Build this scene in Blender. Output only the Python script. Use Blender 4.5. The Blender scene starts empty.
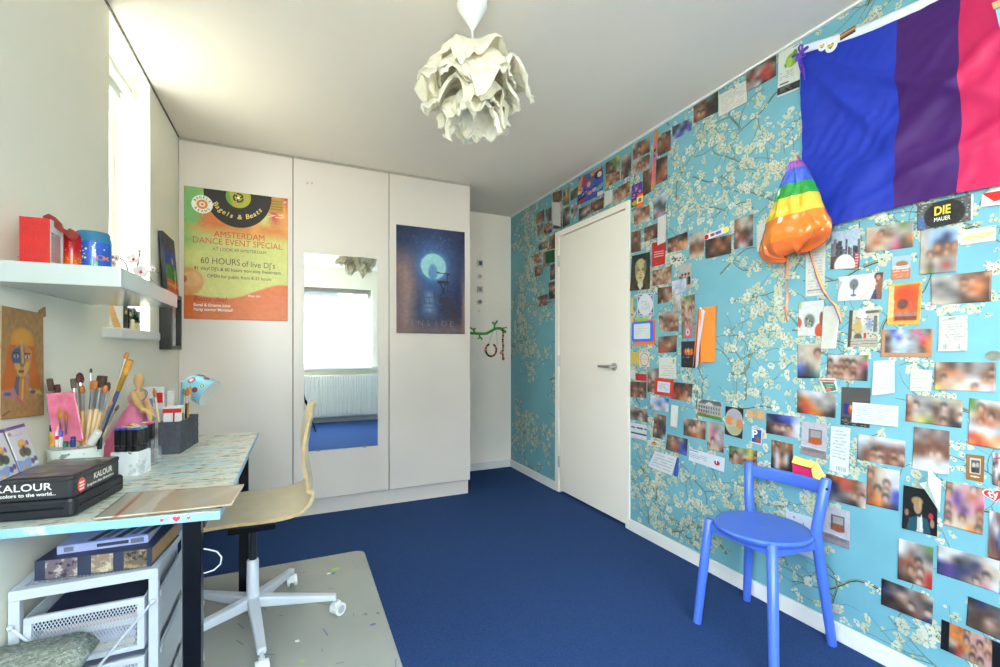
import bpy, bmesh, math, random
import numpy as np
from mathutils import Vector, Matrix, noise

random.seed(7)
RNG = np.random.default_rng(11)
SC = bpy.context.scene
COL = SC.collection
PI = math.pi

# ------------------------------------------------------------------ camera, sky, exposure
FPX, HORIZON, EYE = 452.0, 351.0, 1.15          # focal length in px, horizon row, eye height (1000x667 frame)
YAW = math.atan2(206.7, FPX)
SN, CS = math.sin(YAW), math.cos(YAW)
cam_d = bpy.data.cameras.new('camera')
cam_d.sensor_width = 36.0
cam_d.lens = 36.0 * FPX / 1000.0
cam_d.shift_y = (HORIZON - 333.5) / 1000.0
cam_d.clip_start = 0.02
cam = bpy.data.objects.new('camera', cam_d)
COL.objects.link(cam)
cam.location = (0, 0, EYE)
cam.rotation_euler = (PI / 2, 0, -YAW)
SC.camera = cam
SC.view_settings.view_transform = 'Standard'
SC.view_settings.look = 'None'
SC.view_settings.gamma = 1.0
SC.view_settings.use_curve_mapping = False
SC.view_settings.exposure = 1.42
SC.cycles.use_denoising = True
SC.cycles.max_bounces = 14
SC.cycles.diffuse_bounces = 8
SC.cycles.transparent_max_bounces = 12
SC.cycles.caustics_reflective = False
SC.cycles.caustics_refractive = False
SC.cycles.sample_clamp_indirect = 8.0

SKY = 11.0
w = bpy.data.worlds.new('sky')
SC.world = w
w.use_nodes = True
nt = w.node_tree
nt.nodes.clear()
tc = nt.nodes.new('ShaderNodeTexCoord')
sx = nt.nodes.new('ShaderNodeSeparateXYZ')
cr = nt.nodes.new('ShaderNodeValToRGB')
cr.color_ramp.elements[0].position = 0.0
cr.color_ramp.elements[0].color = (0.92, 0.97, 1.0, 1)
cr.color_ramp.elements[1].position = 0.7
cr.color_ramp.elements[1].color = (0.60, 0.80, 1.0, 1)
bg = nt.nodes.new('ShaderNodeBackground')
bg.inputs['Strength'].default_value = SKY
wo = nt.nodes.new('ShaderNodeOutputWorld')
nt.links.new(tc.outputs['Generated'], sx.inputs[0])
nt.links.new(sx.outputs['Z'], cr.inputs[0])
nt.links.new(cr.outputs[0], bg.inputs[0])
nt.links.new(bg.outputs[0], wo.inputs[0])


sun_d = bpy.data.lights.new('sun', 'SUN')      # high sun from behind the house: lights the street, never enters the room
sun_d.energy = 30.0
sun_d.angle = 0.02
sun_d.color = (1.0, 0.97, 0.95)
sun = bpy.data.objects.new('sun', sun_d)
COL.objects.link(sun)
sun.rotation_euler = Vector((0, -.80, -.62)).to_track_quat('-Z', 'Y').to_euler()


def portal(name, loc, rot, sx_, sy_):
    d = bpy.data.lights.new(name, 'AREA')
    d.shape = 'RECTANGLE'
    d.size, d.size_y = sx_, sy_
    d.cycles.is_portal = True
    o = bpy.data.objects.new(name, d)
    COL.objects.link(o)
    o.location, o.rotation_euler = loc, rot


# ------------------------------------------------------------------ survey constants (metres)
RX, LX = 1.976, -0.654            # right and left wall
WY, BY, RY = 3.40, 4.06, -1.0     # wardrobe front, recess wall, wall behind the camera
H = 2.49
DESK = 0.75
portal('rear_window_daylight', (0.35, RY - 0.16, 1.53), (PI / 2, 0, 0), 1.75, 1.30)
portal('added_window_daylight', (LX - 0.17, -0.22, 1.55), (0, -PI / 2, 0), 1.42, 1.38)  # sky portal of the added window
portal('side_window_daylight', (LX - 0.17, 2.51, 1.82), (0, -PI / 2, 0), 1.18, 0.56)


def ray(u, v):
    a = (u - 500.0) / FPX
    return Vector((SN + CS * a, CS - SN * a, (HORIZON - v) / FPX))


def onX(u, v, x):
    r = ray(u, v)
    return r * (x / r.x) + Vector((0, 0, EYE))


def onY(u, v, y):
    r = ray(u, v)
    return r * (y / r.y) + Vector((0, 0, EYE))


def onZ(u, v, z):
    r = ray(u, v)
    return r * ((z - EYE) / r.z) + Vector((0, 0, EYE))


def deep(u, v, d):
    return ray(u, v) * d + Vector((0, 0, EYE))


# ------------------------------------------------------------------ materials
def lin(c):
    c = c / 255.0
    return c / 12.92 if c <= 0.04045 else ((c + 0.055) / 1.055) ** 2.4


def rgb(r, g, b):
    return (lin(r), lin(g), lin(b), 1.0)


MATS = {}


def mat(name, col, rough=0.6, var=0.04, scale=12.0, bump=0.0, bscale=60.0, metal=0.0, coat=0.0, spec=0.5, trans=0.0):
    """Principled surface whose tone wanders a little with a noise texture."""
    if name in MATS:
        return MATS[name]
    m = bpy.data.materials.new(name)
    m.use_nodes = True
    t = m.node_tree
    p = t.nodes['Principled BSDF']
    p.inputs['Roughness'].default_value = rough
    p.inputs['Metallic'].default_value = metal
    p.inputs['Coat Weight'].default_value = coat
    p.inputs['Specular IOR Level'].default_value = spec
    p.inputs['Transmission Weight'].default_value = trans
    c = rgb(*col)
    co = t.nodes.new('ShaderNodeTexCoord')
    n = t.nodes.new('ShaderNodeTexNoise')
    n.inputs['Scale'].default_value = scale
    n.inputs['Detail'].default_value = 4.0
    t.links.new(co.outputs['Object'], n.inputs['Vector'])
    r = t.nodes.new('ShaderNodeValToRGB')
    e = r.color_ramp.elements
    e[0].position, e[1].position = 0.3, 0.7
    e[0].color = tuple(max(0, x * (1 - var)) for x in c[:3]) + (1,)
    e[1].color = tuple(min(1, x * (1 + var)) for x in c[:3]) + (1,)
    t.links.new(n.outputs['Fac'], r.inputs[0])
    t.links.new(r.outputs[0], p.inputs['Base Color'])
    if bump > 0:
        n2 = t.nodes.new('ShaderNodeTexNoise')
        n2.inputs['Scale'].default_value = bscale
        n2.inputs['Detail'].default_value = 6.0
        t.links.new(co.outputs['Object'], n2.inputs['Vector'])
        b = t.nodes.new('ShaderNodeBump')
        b.inputs['Strength'].default_value = bump
        b.inputs['Distance'].default_value = 0.01
        t.links.new(n2.outputs['Fac'], b.inputs['Height'])
        t.links.new(b.outputs[0], p.inputs['Normal'])
    MATS[name] = m
    return m


def speckle(name, base, layers, rough=0.5, stretch=(1, 1, 1)):
    """Paint splashes: layers = [(colour, scale, threshold), ...] of noise blots over a base."""
    m = bpy.data.materials.new(name)
    m.use_nodes = True
    t = m.node_tree
    p = t.nodes['Principled BSDF']
    p.inputs['Roughness'].default_value = rough
    co = t.nodes.new('ShaderNodeTexCoord')
    last = None
    for k, (c, sc, th, wd) in enumerate(layers):
        mp = t.nodes.new('ShaderNodeMapping')
        mp.inputs['Location'].default_value = (k * 3.7, k * 1.9, k * 0.7)
        mp.inputs['Scale'].default_value = stretch
        t.links.new(co.outputs['Object'], mp.inputs[0])
        n = t.nodes.new('ShaderNodeTexNoise')
        n.inputs['Scale'].default_value = sc
        n.inputs['Detail'].default_value = 5.0
        n.inputs['Roughness'].default_value = 0.6
        t.links.new(mp.outputs[0], n.inputs['Vector'])
        r = t.nodes.new('ShaderNodeValToRGB')
        r.color_ramp.elements[0].position = th
        r.color_ramp.elements[1].position = min(1, th + wd)
        t.links.new(n.outputs['Fac'], r.inputs[0])
        mx = t.nodes.new('ShaderNodeMix')
        mx.data_type = 'RGBA'
        t.links.new(r.outputs[0], mx.inputs[0])
        if last is None:
            mx.inputs[6].default_value = rgb(*base)
        else:
            t.links.new(last, mx.inputs[6])
        mx.inputs[7].default_value = rgb(*c)
        last = mx.outputs[2]
    t.links.new(last, p.inputs['Base Color'])
    MATS[name] = m
    return m


def print_mat(name, rough, coat=0.0):
    """Printed paper: ink colours are stored on the sheet, a little paper grain on top."""
    m = bpy.data.materials.new(name)
    m.use_nodes = True
    t = m.node_tree
    p = t.nodes['Principled BSDF']
    p.inputs['Roughness'].default_value = rough
    p.inputs['Coat Weight'].default_value = coat
    a = t.nodes.new('ShaderNodeAttribute')
    a.attribute_name = 'ink'
    n = t.nodes.new('ShaderNodeTexNoise')
    n.inputs['Scale'].default_value = 180.0
    mx = t.nodes.new('ShaderNodeMix')
    mx.data_type = 'RGBA'
    mx.blend_type = 'MULTIPLY'
    mx.inputs[0].default_value = 0.12
    t.links.new(a.outputs['Color'], mx.inputs[6])
    t.links.new(n.outputs['Fac'], mx.inputs[7])
    t.links.new(mx.outputs[2], p.inputs['Base Color'])
    MATS[name] = m
    return m


PHOTO = print_mat('photo_print', 0.45)
MATTE = print_mat('matte_print', 0.75)
GLOSS = print_mat('glossy_print', 0.32, 0.25)

WHITE = mat('white_wall_paint', (243, 238, 222), 0.75, 0.015, 3, 0.06, 220)
CEIL = mat('ceiling_paint', (235, 225, 213), 0.85, 0.01, 2, 0.04, 200)
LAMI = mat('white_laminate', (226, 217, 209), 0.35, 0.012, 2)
TRIM = mat('white_trim_paint', (226, 224, 220), 0.45, 0.01, 5)
DOORP = mat('door_paint', (240, 232, 220), 0.4, 0.012, 3)
SHELF = mat('gloss_white', (184, 194, 192), 0.12, 0.01, 3)
CARPET = mat('blue_carpet', (46, 70, 116), 0.95, 0.4, 260, 0.6, 420, spec=0.1)
CHROME = mat('brushed_steel', (196, 196, 194), 0.3, 0.03, 40, metal=1.0)
BLACK = mat('black_plastic', (24, 25, 30), 0.4, 0.1, 20)
BLACKM = mat('black_metal', (30, 32, 38), 0.25, 0.1, 20, metal=0.6)
WHITEM = mat('white_metal', (206, 211, 218), 0.35, 0.02, 20)
WHITEP = mat('white_plastic', (232, 232, 228), 0.4, 0.02, 20)
GREYP = mat('grey_plastic', (130, 132, 136), 0.5, 0.05, 20)
BLUEC = mat('blue_chair_lacquer', (72, 106, 200), 0.32, 0.03, 8)
PLY = mat('birch_plywood', (222, 208, 178), 0.4, 0.06, 14)
PLYE = mat('plywood_edge', (196, 166, 118), 0.5, 0.12, 60)
WOOD = mat('pale_wood', (214, 172, 118), 0.5, 0.08, 25)
PAPERW = mat('white_paper', (216, 215, 211), 0.8, 0.02, 30)
LAMPP = mat('lamp_paper', (246, 243, 230), 0.8, 0.02, 20, 0.2, 60)
_t = LAMPP.node_tree
_tr, _mx = _t.nodes.new('ShaderNodeBsdfTranslucent'), _t.nodes.new('ShaderNodeMixShader')
_tr.inputs[0].default_value = rgb(250, 246, 232)
_mx.inputs[0].default_value = 0.45
_t.links.new(_t.nodes['Principled BSDF'].outputs[0], _mx.inputs[1])
_t.links.new(_tr.outputs[0], _mx.inputs[2])
_t.links.new(_mx.outputs[0], _t.nodes['Material Output'].inputs[0])
RED = mat('red_card', (196, 28, 26), 0.5, 0.08, 30)
GREEN = mat('green_lacquer', (72, 160, 52), 0.4, 0.05, 20)
PINK = mat('pink_fabric', (232, 140, 168), 0.6, 0.12, 40)
PINKG = mat('pink_foil', (236, 138, 160), 0.3, 0.2, 25)
SKYB = mat('sky_blue_lacquer', (140, 205, 226), 0.35, 0.05, 15)
TREE = mat('leaf_green', (88, 130, 60), 0.6, 0.3, 20)
DGREEN = mat('dark_leaf_green', (38, 84, 46), 0.5, 0.2, 30)
INKR = mat('red_ink', (206, 74, 38), 0.6, 0.02, 30)
INKG = mat('grey_ink', (92, 92, 74), 0.6, 0.02, 30)
INKW = mat('white_ink', (240, 238, 232), 0.6, 0.02, 30)
INKY = mat('yellow_ink', (240, 208, 60), 0.6, 0.02, 30)
INKC = mat('cream_ink', (236, 204, 120), 0.6, 0.02, 30)
INKK = mat('black_ink', (34, 31, 28), 0.6, 0.02, 30)


def glass_mat():
    m = bpy.data.materials.new('window_glass')
    m.use_nodes = True
    t = m.node_tree
    t.nodes.clear()
    o = t.nodes.new('ShaderNodeOutputMaterial')
    mx = t.nodes.new('ShaderNodeMixShader')
    tr = t.nodes.new('ShaderNodeBsdfTransparent')
    tr.inputs[0].default_value = (0.97, 0.985, 0.98, 1)
    gl = t.nodes.new('ShaderNodeBsdfGlossy')
    gl.inputs['Roughness'].default_value = 0.02
    mx.inputs[0].default_value = 0.05
    t.links.new(tr.outputs[0], mx.inputs[1])
    t.links.new(gl.outputs[0], mx.inputs[2])
    t.links.new(mx.outputs[0], o.inputs[0])
    return m


def sheer(name, col, alpha, rough=0.15):
    m = bpy.data.materials.new(name)
    m.use_nodes = True
    t = m.node_tree
    p = t.nodes['Principled BSDF']
    p.inputs['Roughness'].default_value = rough
    p.inputs['Alpha'].default_value = alpha
    n = t.nodes.new('ShaderNodeTexNoise')
    n.inputs['Scale'].default_value = 6.0
    n.inputs['Detail'].default_value = 5.0
    co = t.nodes.new('ShaderNodeTexCoord')
    t.links.new(co.outputs['Object'], n.inputs['Vector'])
    r = t.nodes.new('ShaderNodeValToRGB')
    c = rgb(*col)
    r.color_ramp.elements[0].position, r.color_ramp.elements[1].position = 0.35, 0.65
    r.color_ramp.elements[0].color = tuple(x * 0.85 for x in c[:3]) + (1,)
    r.color_ramp.elements[1].color = tuple(min(1, x * 1.1) for x in c[:3]) + (1,)
    t.links.new(n.outputs['Fac'], r.inputs[0])
    t.links.new(r.outputs[0], p.inputs['Base Color'])
    return m


GLASS = glass_mat()
CLEAR = sheer('clear_acrylic', (225, 228, 230), 0.22, 0.08)


# ------------------------------------------------------------------ mesh helpers
class MB:
    """Collects shapes; build() links them as ONE mesh object."""

    def __init__(self):
        self.v, self.f, self.mi = [], [], []
        self.k = 0

    def add(self, vs, fs, k=None):
        b = len(self.v)
        self.v += [tuple(p) for p in vs]
        self.f += [tuple(i + b for i in f) for f in fs]
        self.mi += [self.k if k is None else k] * len(fs)
        return self

    def box(self, lo, hi, k=None):
        x0, y0, z0 = lo
        x1, y1, z1 = hi
        vs = [(x0, y0, z0), (x1, y0, z0), (x1, y1, z0), (x0, y1, z0), (x0, y0, z1), (x1, y0, z1), (x1, y1, z1), (x0, y1, z1)]
        fs = [(0, 3, 2, 1), (4, 5, 6, 7), (0, 1, 5, 4), (1, 2, 6, 5), (2, 3, 7, 6), (3, 0, 4, 7)]
        return self.add(vs, fs, k)

    def rbox(self, c, size, rz=0.0, k=None, M=None):
        R = M or Matrix.Rotation(rz, 3, 'Z')
        hx, hy, hz = size[0] / 2, size[1] / 2, size[2] / 2
        vs = []
        for z in (-hz, hz):
            for x, y in ((-hx, -hy), (hx, -hy), (hx, hy), (-hx, hy)):
                vs.append(Vector(c) + R @ Vector((x, y, z)))
        fs = [(0, 3, 2, 1), (4, 5, 6, 7), (0, 1, 5, 4), (1, 2, 6, 5), (2, 3, 7, 6), (3, 0, 4, 7)]
        return self.add(vs, fs, k)

    def cyl(self, p0, p1, r0, r1=None, n=16, k=None, cap=True):
        r1 = r0 if r1 is None else r1
        p0, p1 = Vector(p0), Vector(p1)
        q = (p1 - p0).to_track_quat('Z', 'Y').to_matrix()
        vs = []
        for p, r in ((p0, r0), (p1, r1)):
            for i in range(n):
                a = 2 * PI * i / n
                vs.append(p + q @ Vector((r * math.cos(a), r * math.sin(a), 0)))
        fs = [(i, (i + 1) % n, n + (i + 1) % n, n + i) for i in range(n)]
        if cap:
            fs += [tuple(range(n - 1, -1, -1)), tuple(range(n, 2 * n))]
        return self.add(vs, fs, k)

    def tube(self, pts, r, n=10, k=None):
        pts = [Vector(p) for p in pts]
        rr = r if isinstance(r, (list, tuple)) else [r] * len(pts)
        vs = []
        up = Vector((0.31, 0.2, 0.93)).normalized()
        for i, p in enumerate(pts):
            d = (pts[min(i + 1, len(pts) - 1)] - pts[max(i - 1, 0)]).normalized()
            u = up - d * up.dot(d)
            if u.length < 1e-3:
                u = Vector((1, 0, 0)) - d * d.x
            u.normalize()
            up = u
            s = d.cross(u)
            for j in range(n):
                a = 2 * PI * j / n
                vs.append(p + (u * math.cos(a) + s * math.sin(a)) * rr[i])
        fs = []
        for i in range(len(pts) - 1):
            for j in range(n):
                fs.append((i * n + j, i * n + (j + 1) % n, (i + 1) * n + (j + 1) % n, (i + 1) * n + j))
        fs += [tuple(range(n - 1, -1, -1)), tuple(range((len(pts) - 1) * n, len(pts) * n))]
        return self.add(vs, fs, k)

    def lathe(self, prof, c, n=28, k=None, M=None, rad=None):
        """prof = [(r, z)...]; rad(i, a) may scale the radius."""
        c = Vector(c)
        vs = []
        for i, (r, z) in enumerate(prof):
            for j in range(n):
                a = 2 * PI * j / n
                q = r * (rad(i, a) if rad else 1.0)
                p = Vector((q * math.cos(a), q * math.sin(a), z))
                vs.append(c + (M @ p if M else p))
        fs = []
        for i in range(len(prof) - 1):
            for j in range(n):
                fs.append((i * n + j, i * n + (j + 1) % n, (i + 1) * n + (j + 1) % n, (i + 1) * n + j))
        if prof[0][0] > 1e-6:
            fs.append(tuple(range(n - 1, -1, -1)))
        if prof[-1][0] > 1e-6:
            fs.append(tuple(range((len(prof) - 1) * n, len(prof) * n)))
        return self.add(vs, fs, k)

    def ball(self, c, r, k=None, n=16, m=10, M=None):
        r = r if isinstance(r, (tuple, list)) else (r, r, r)
        vs, fs = [], []
        for i in range(m + 1):
            t = PI * i / m
            for j in range(n):
                a = 2 * PI * j / n
                p = Vector((r[0] * math.sin(t) * math.cos(a), r[1] * math.sin(t) * math.sin(a), -r[2] * math.cos(t)))
                vs.append(Vector(c) + (M @ p if M else p))
        for i in range(m):
            for j in range(n):
                fs.append((i * n + j, i * n + (j + 1) % n, (i + 1) * n + (j + 1) % n, (i + 1) * n + j))
        return self.add(vs, fs, k)

    def prism(self, poly, z0, z1, fr=None, k=None):
        """poly = 2-D outline, extruded z0..z1 in frame fr = (O, R, U, N)."""
        O, R, U, N = fr or (Vector((0, 0, 0)), Vector((1, 0, 0)), Vector((0, 1, 0)), Vector((0, 0, 1)))
        n = len(poly)
        vs = [O + R * x + U * y + N * z0 for x, y in poly] + [O + R * x + U * y + N * z1 for x, y in poly]
        fs = [tuple(range(n - 1, -1, -1)), tuple(range(n, 2 * n))]
        fs += [(i, (i + 1) % n, n + (i + 1) % n, n + i) for i in range(n)]
        return self.add(vs, fs, k)

    def grid(self, nu, nv, fn, k=None):
        vs = [fn(i / nu, j / nv) for j in range(nv + 1) for i in range(nu + 1)]
        fs = []
        for j in range(nv):
            for i in range(nu):
                a = j * (nu + 1) + i
                fs.append((a, a + 1, a + nu + 2, a + nu + 1))
        return self.add(vs, fs, k)

    def build(self, name, mats, parent=None, smooth=False, bevel=0.0, solid=0.0, subsurf=0, origin=None):
        mats = mats if isinstance(mats, (list, tuple)) else [mats]
        V = np.array(self.v, dtype=float)
        if origin is not None:
            o_ = Vector(origin)
        elif parent is not None:
            o_ = world_loc(parent)
        else:
            lo, hi = V.min(0), V.max(0)
            o_ = Vector(((lo[0] + hi[0]) / 2, (lo[1] + hi[1]) / 2, lo[2]))
        me = bpy.data.meshes.new(name)
        me.from_pydata([tuple(p) for p in (V - np.array(o_))], [], self.f)
        for m in mats:
            me.materials.append(m)
        me.polygons.foreach_set('material_index', self.mi)
        if smooth:
            me.polygons.foreach_set('use_smooth', [True] * len(self.f))
        me.update()
        bm = bmesh.new()
        bm.from_mesh(me)
        bmesh.ops.recalc_face_normals(bm, faces=bm.faces)
        bm.to_mesh(me)
        bm.free()
        o = bpy.data.objects.new(name, me)
        COL.objects.link(o)
        if parent is not None:
            o.parent = parent
            if origin is not None:
                o.location = o_ - world_loc(parent)
        else:
            o.location = o_
        if bevel > 0:
            b = o.modifiers.new('bevel', 'BEVEL')
            b.width, b.segments, b.limit_method = bevel, 2, 'ANGLE'
            b.angle_limit = math.radians(40)
        if solid > 0:
            s = o.modifiers.new('solid', 'SOLIDIFY')
            s.thickness, s.offset = solid, 0
        if subsurf:
            s = o.modifiers.new('sub', 'SUBSURF')
            s.levels = s.render_levels = subsurf
        if smooth and not subsurf:
            try:
                me.set_sharp_from_angle(angle=math.radians(42))
            except Exception:
                pass
        return o


def world_loc(o):
    p = Vector(o.location)
    while o.parent:
        o = o.parent
        p += Vector(o.location)
    return p


def tag(o, label=None, cat=None, group=None, kind=None):
    if label:
        o['label'] = label
    if cat:
        o['category'] = cat
    if group:
        o['group'] = group
    if kind:
        o['kind'] = kind
    return o


def thing(name, label, cat, loc, group=None):
    o = bpy.data.objects.new(name, None)
    o.empty_display_size = 0.05
    COL.objects.link(o)
    o.location = loc
    return tag(o, label, cat, group)


def struct(o):
    return tag(o, kind='structure')


def copy_tree(o, parent=None):
    c = o.copy()
    COL.objects.link(c)
    if parent is not None:
        c.parent = parent
    for ch in list(o.children):
        copy_tree(ch, c)
    return c


V3 = Vector
FR_FRONT = lambda x, y, z: (V3((x, y, z)), V3((1, 0, 0)), V3((0, 0, 1)), V3((0, -1, 0)))     # faces the camera
FR_RIGHT = lambda x, y, z: (V3((x, y, z)), V3((0, -1, 0)), V3((0, 0, 1)), V3((-1, 0, 0)))    # on the right wall
FR_LEFT = lambda x, y, z: (V3((x, y, z)), V3((0, 1, 0)), V3((0, 0, 1)), V3((1, 0, 0)))       # on the left wall


def letters(mb, body, size, fr, k=0, align='LEFT', off=0.0004, bold=0.0, shear=0.0, width=None, rot=0.0):
    cu = bpy.data.curves.new('lettering', 'FONT')
    cu.body, cu.size, cu.align_x, cu.align_y = body, size, align, 'CENTER'
    cu.offset, cu.shear = bold, shear
    cu.resolution_u = 3
    o = bpy.data.objects.new('lettering', cu)
    COL.objects.link(o)
    bpy.context.view_layer.update()
    dg = bpy.context.evaluated_depsgraph_get()
    me = bpy.data.meshes.new_from_object(o.evaluated_get(dg))
    O, R, U, N = fr
    xs = [v.co.x for v in me.vertices]
    s = 1.0
    if width and xs and max(xs) - min(xs) > 0:
        s = width / (max(xs) - min(xs))
    cr_, sr_ = math.cos(rot), math.sin(rot)
    vs = []
    for v in me.vertices:
        x, y = v.co.x * s, v.co.y
        x, y = x * cr_ - y * sr_, x * sr_ + y * cr_
        vs.append(O + R * x + U * y + N * off)
    mb.add(vs, [tuple(p.vertices) for p in me.polygons], k)
    bpy.data.objects.remove(o)
    bpy.data.curves.remove(cu)
    bpy.data.meshes.remove(me)


# ------------------------------------------------------------------ printed sheets
PAL = dict(K=(26, 24, 26), D=(66, 44, 34), B=(122, 80, 54), S=(206, 154, 124), s=(172, 116, 88), P=(226, 190, 170), W=(236, 233, 226),
           w=(222, 228, 240), G=(152, 150, 148), g=(88, 86, 88), N=(34, 44, 96), b=(64, 86, 196), c=(160, 196, 226), T=(60, 130, 132),
           R=(194, 52, 44), O=(226, 126, 52), Y=(232, 204, 84), E=(92, 132, 62), V=(92, 60, 142), M=(222, 82, 132), L=(206, 192, 168),
           l=(190, 184, 172), A=(108, 58, 44), h=(148, 104, 74), o=(180, 92, 48), p=(214, 150, 164), q=(120, 96, 92))


def upsample(g, H_, W_):
    r, c, _ = g.shape
    ys = np.clip((np.arange(H_) + 0.5) / H_ * r - 0.5, 0, r - 1)
    xs = np.clip((np.arange(W_) + 0.5) / W_ * c - 0.5, 0, c - 1)
    y0, x0 = np.floor(ys).astype(int), np.floor(xs).astype(int)
    y1, x1 = np.minimum(y0 + 1, r - 1), np.minimum(x0 + 1, c - 1)
    fy, fx = (ys - y0)[:, None, None], (xs - x0)[None, :, None]
    a = g[y0][:, x0] * (1 - fx) + g[y0][:, x1] * fx
    b = g[y1][:, x0] * (1 - fx) + g[y1][:, x1] * fx
    return a * (1 - fy) + b * fy


def spec(s, H_=26, W_=26, wob=9):
    rows = s.split('/')
    n = max(len(r) for r in rows)
    g = np.array([[PAL[ch] for ch in r.ljust(n, r[-1])] for r in rows], float)
    g = g * .86 + np.array([188., 168., 156.]) * .14
    a = upsample(g, H_, W_)
    yy, xx = np.mgrid[0:H_, 0:W_]
    yy, xx = (yy + .5) / H_ * len(rows), (xx + .5) / W_ * n
    for r_, row in enumerate(rows):
        for c_, ch in enumerate(row):
            if ch in 'SPsh' and random.random() < .8:       # a soft head with hair over it
                cy, cx = r_ + .5 + random.uniform(-.12, .12), c_ + .5 + random.uniform(-.15, .15)
                hair = np.array(PAL[random.choice('DBDAK')], float) * .86 + 24
                d_ = np.hypot((yy - cy + .22) / .74, (xx - cx) / .56)
                k_ = (np.clip((1.05 - d_) * 3, 0, 1) * .75)[..., None]
                a = a * (1 - k_) + hair * k_
                d_ = np.hypot((yy - cy - .08) / .50, (xx - cx) / .36)
                k_ = np.clip((1.05 - d_) * 3.5, 0, 1)[..., None]
                a = a * (1 - k_) + (np.array(PAL[ch if ch in 'SP' else 'S'], float) * .9 + 12) * k_
    for _ in range(1):
        p = np.pad(a, ((1, 1), (1, 1), (0, 0)), 'edge')
        a = (p[:-2, 1:-1] + p[2:, 1:-1] + p[1:-1, :-2] + p[1:-1, 2:] + 2 * p[1:-1, 1:-1]) / 6
    nz = upsample(RNG.normal(0, 1, (max(3, H_ // 3), max(3, W_ // 3), 1)), H_, W_) * wob
    return np.clip(a + nz, 0, 255)


class Cv:
    """A small painted sheet: x, y run 0..1 from the top left."""

    def __init__(self, W_, H_, col):
        self.a = np.zeros((H_, W_, 3)) + np.array(col, float)
        self.W, self.H = W_, H_
        self.y, self.x = np.mgrid[0:H_, 0:W_].astype(float)
        self.x = self.x / (W_ - 1)
        self.y = self.y / (H_ - 1)

    def put(self, m, col):
        m = np.clip(m, 0, 1)[..., None]
        self.a = self.a * (1 - m) + np.array(col, float) * m
        return self

    def ell(self, cx, cy, rx, ry, col, soft=0.15, op=1.0):
        d = np.sqrt(((self.x - cx) / rx) ** 2 + ((self.y - cy) / ry) ** 2)
        return self.put(np.clip((1 - d) / soft + 0.5, 0, 1) * op, col)

    def rect(self, x0, y0, x1, y1, col, op=1.0):
        return self.put(((self.x >= x0) & (self.x <= x1) & (self.y >= y0) & (self.y <= y1)) * op, col)

    def line(self, x0, y0, x1, y1, w_, col, op=1.0):
        dx, dy = x1 - x0, y1 - y0
        t = np.clip(((self.x - x0) * dx + (self.y - y0) * dy) / (dx * dx + dy * dy + 1e-9), 0, 1)
        d = np.hypot(self.x - x0 - t * dx, self.y - y0 - t * dy)
        return self.put(np.clip((w_ - d) / (w_ * 0.5) + 0.5, 0, 1) * op, col)

    def poly(self, pts, col, op=1.0):
        ins = np.zeros_like(self.x, bool)
        for (xa, ya), (xb, yb) in zip(pts, pts[1:] + pts[:1]):
            if ya == yb:
                continue
            c = ((ya > self.y) != (yb > self.y)) & (self.x < (xb - xa) * (self.y - ya) / (yb - ya) + xa)
            ins ^= c
        return self.put(ins * op, col)

    def script(self, x0, y0, x1, y1, rows, col=(120, 120, 120), op=0.6, fill=0.75):
        for r in range(rows):
            y = y0 + (y1 - y0) * (r + 0.5) / rows
            x = x0
            while x < x1:
                l_ = random.uniform(0.04, 0.14)
                if random.random() < fill:
                    self.line(x, y, min(x1, x + l_), y + random.uniform(-.008, .008), 0.35 * (y1 - y0) / rows * 0.5, col, op)
                x += l_ + 0.03
        return self

    def rough(self, amp=8, k=3):
        nz = upsample(RNG.normal(0, 1, (max(3, self.H // k), max(3, self.W // k), 1)), self.H, self.W) * amp
        self.a = np.clip(self.a + nz, 0, 255)
        return self


def srgb2lin(a):
    a = a / 255.0
    return np.where(a <= 0.04045, a / 12.92, ((a + 0.055) / 1.055) ** 2.4)


def sheet(name, quad, img, N, m=None, off=0.002, curl=0.004, parent=None, thick=0.0007, wave=0.0):
    """A printed sheet spanning quad (TL, TR, BR, BL), its inks on the grid points."""
    img = img.a if isinstance(img, Cv) else img
    H_, W_, _ = img.shape
    TL, TR, BR, BL = [Vector(q) for q in quad]
    o_ = (TL + TR + BR + BL) / 4 if parent is None else world_loc(parent)
    c1, c2, ph = random.uniform(-.2, 1), random.uniform(0, 1), random.uniform(0, 6)
    vs = []
    for j in range(H_):
        y = j / (H_ - 1)
        for i in range(W_):
            x = i / (W_ - 1)
            p = (TL * (1 - x) + TR * x) * (1 - y) + (BL * (1 - x) + BR * x) * y
            k = curl * (max(0, c1) * y ** 3 + c2 * (abs(2 * x - 1)) ** 3 * 0.5)
            if wave:
                k += wave * (0.5 + 0.5 * math.sin(7 * x + 3 * y + ph)) * (0.3 + 0.7 * y)
            vs.append(p + N * (off + k) - o_)
    fs = []
    for j in range(H_ - 1):
        for i in range(W_ - 1):
            a = j * W_ + i
            fs.append((a, a + W_, a + W_ + 1, a + 1))
    me = bpy.data.meshes.new(name)
    me.from_pydata(vs, [], fs)
    me.polygons.foreach_set('use_smooth', [True] * len(fs))
    at = me.color_attributes.new('ink', 'FLOAT_COLOR', 'POINT')
    lc = np.ones((H_ * W_, 4))
    lc[:, :3] = srgb2lin(img.reshape(-1, 3)) * (.74 if N.x < -.5 else .95)      # right-wall inks darkened to offset the strong window light there
    at.data.foreach_set('color', lc.ravel())
    me.materials.append(m or PHOTO)
    me.update()
    o = bpy.data.objects.new(name, me)
    COL.objects.link(o)
    if parent is not None:
        o.parent = parent
    else:
        o.location = o_
    s = o.modifiers.new('solid', 'SOLIDIFY')
    s.thickness, s.offset = thick, 0
    return o


NR, NF, NL = V3((-1, 0, 0)), V3((0, -1, 0)), V3((1, 0, 0))

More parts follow.
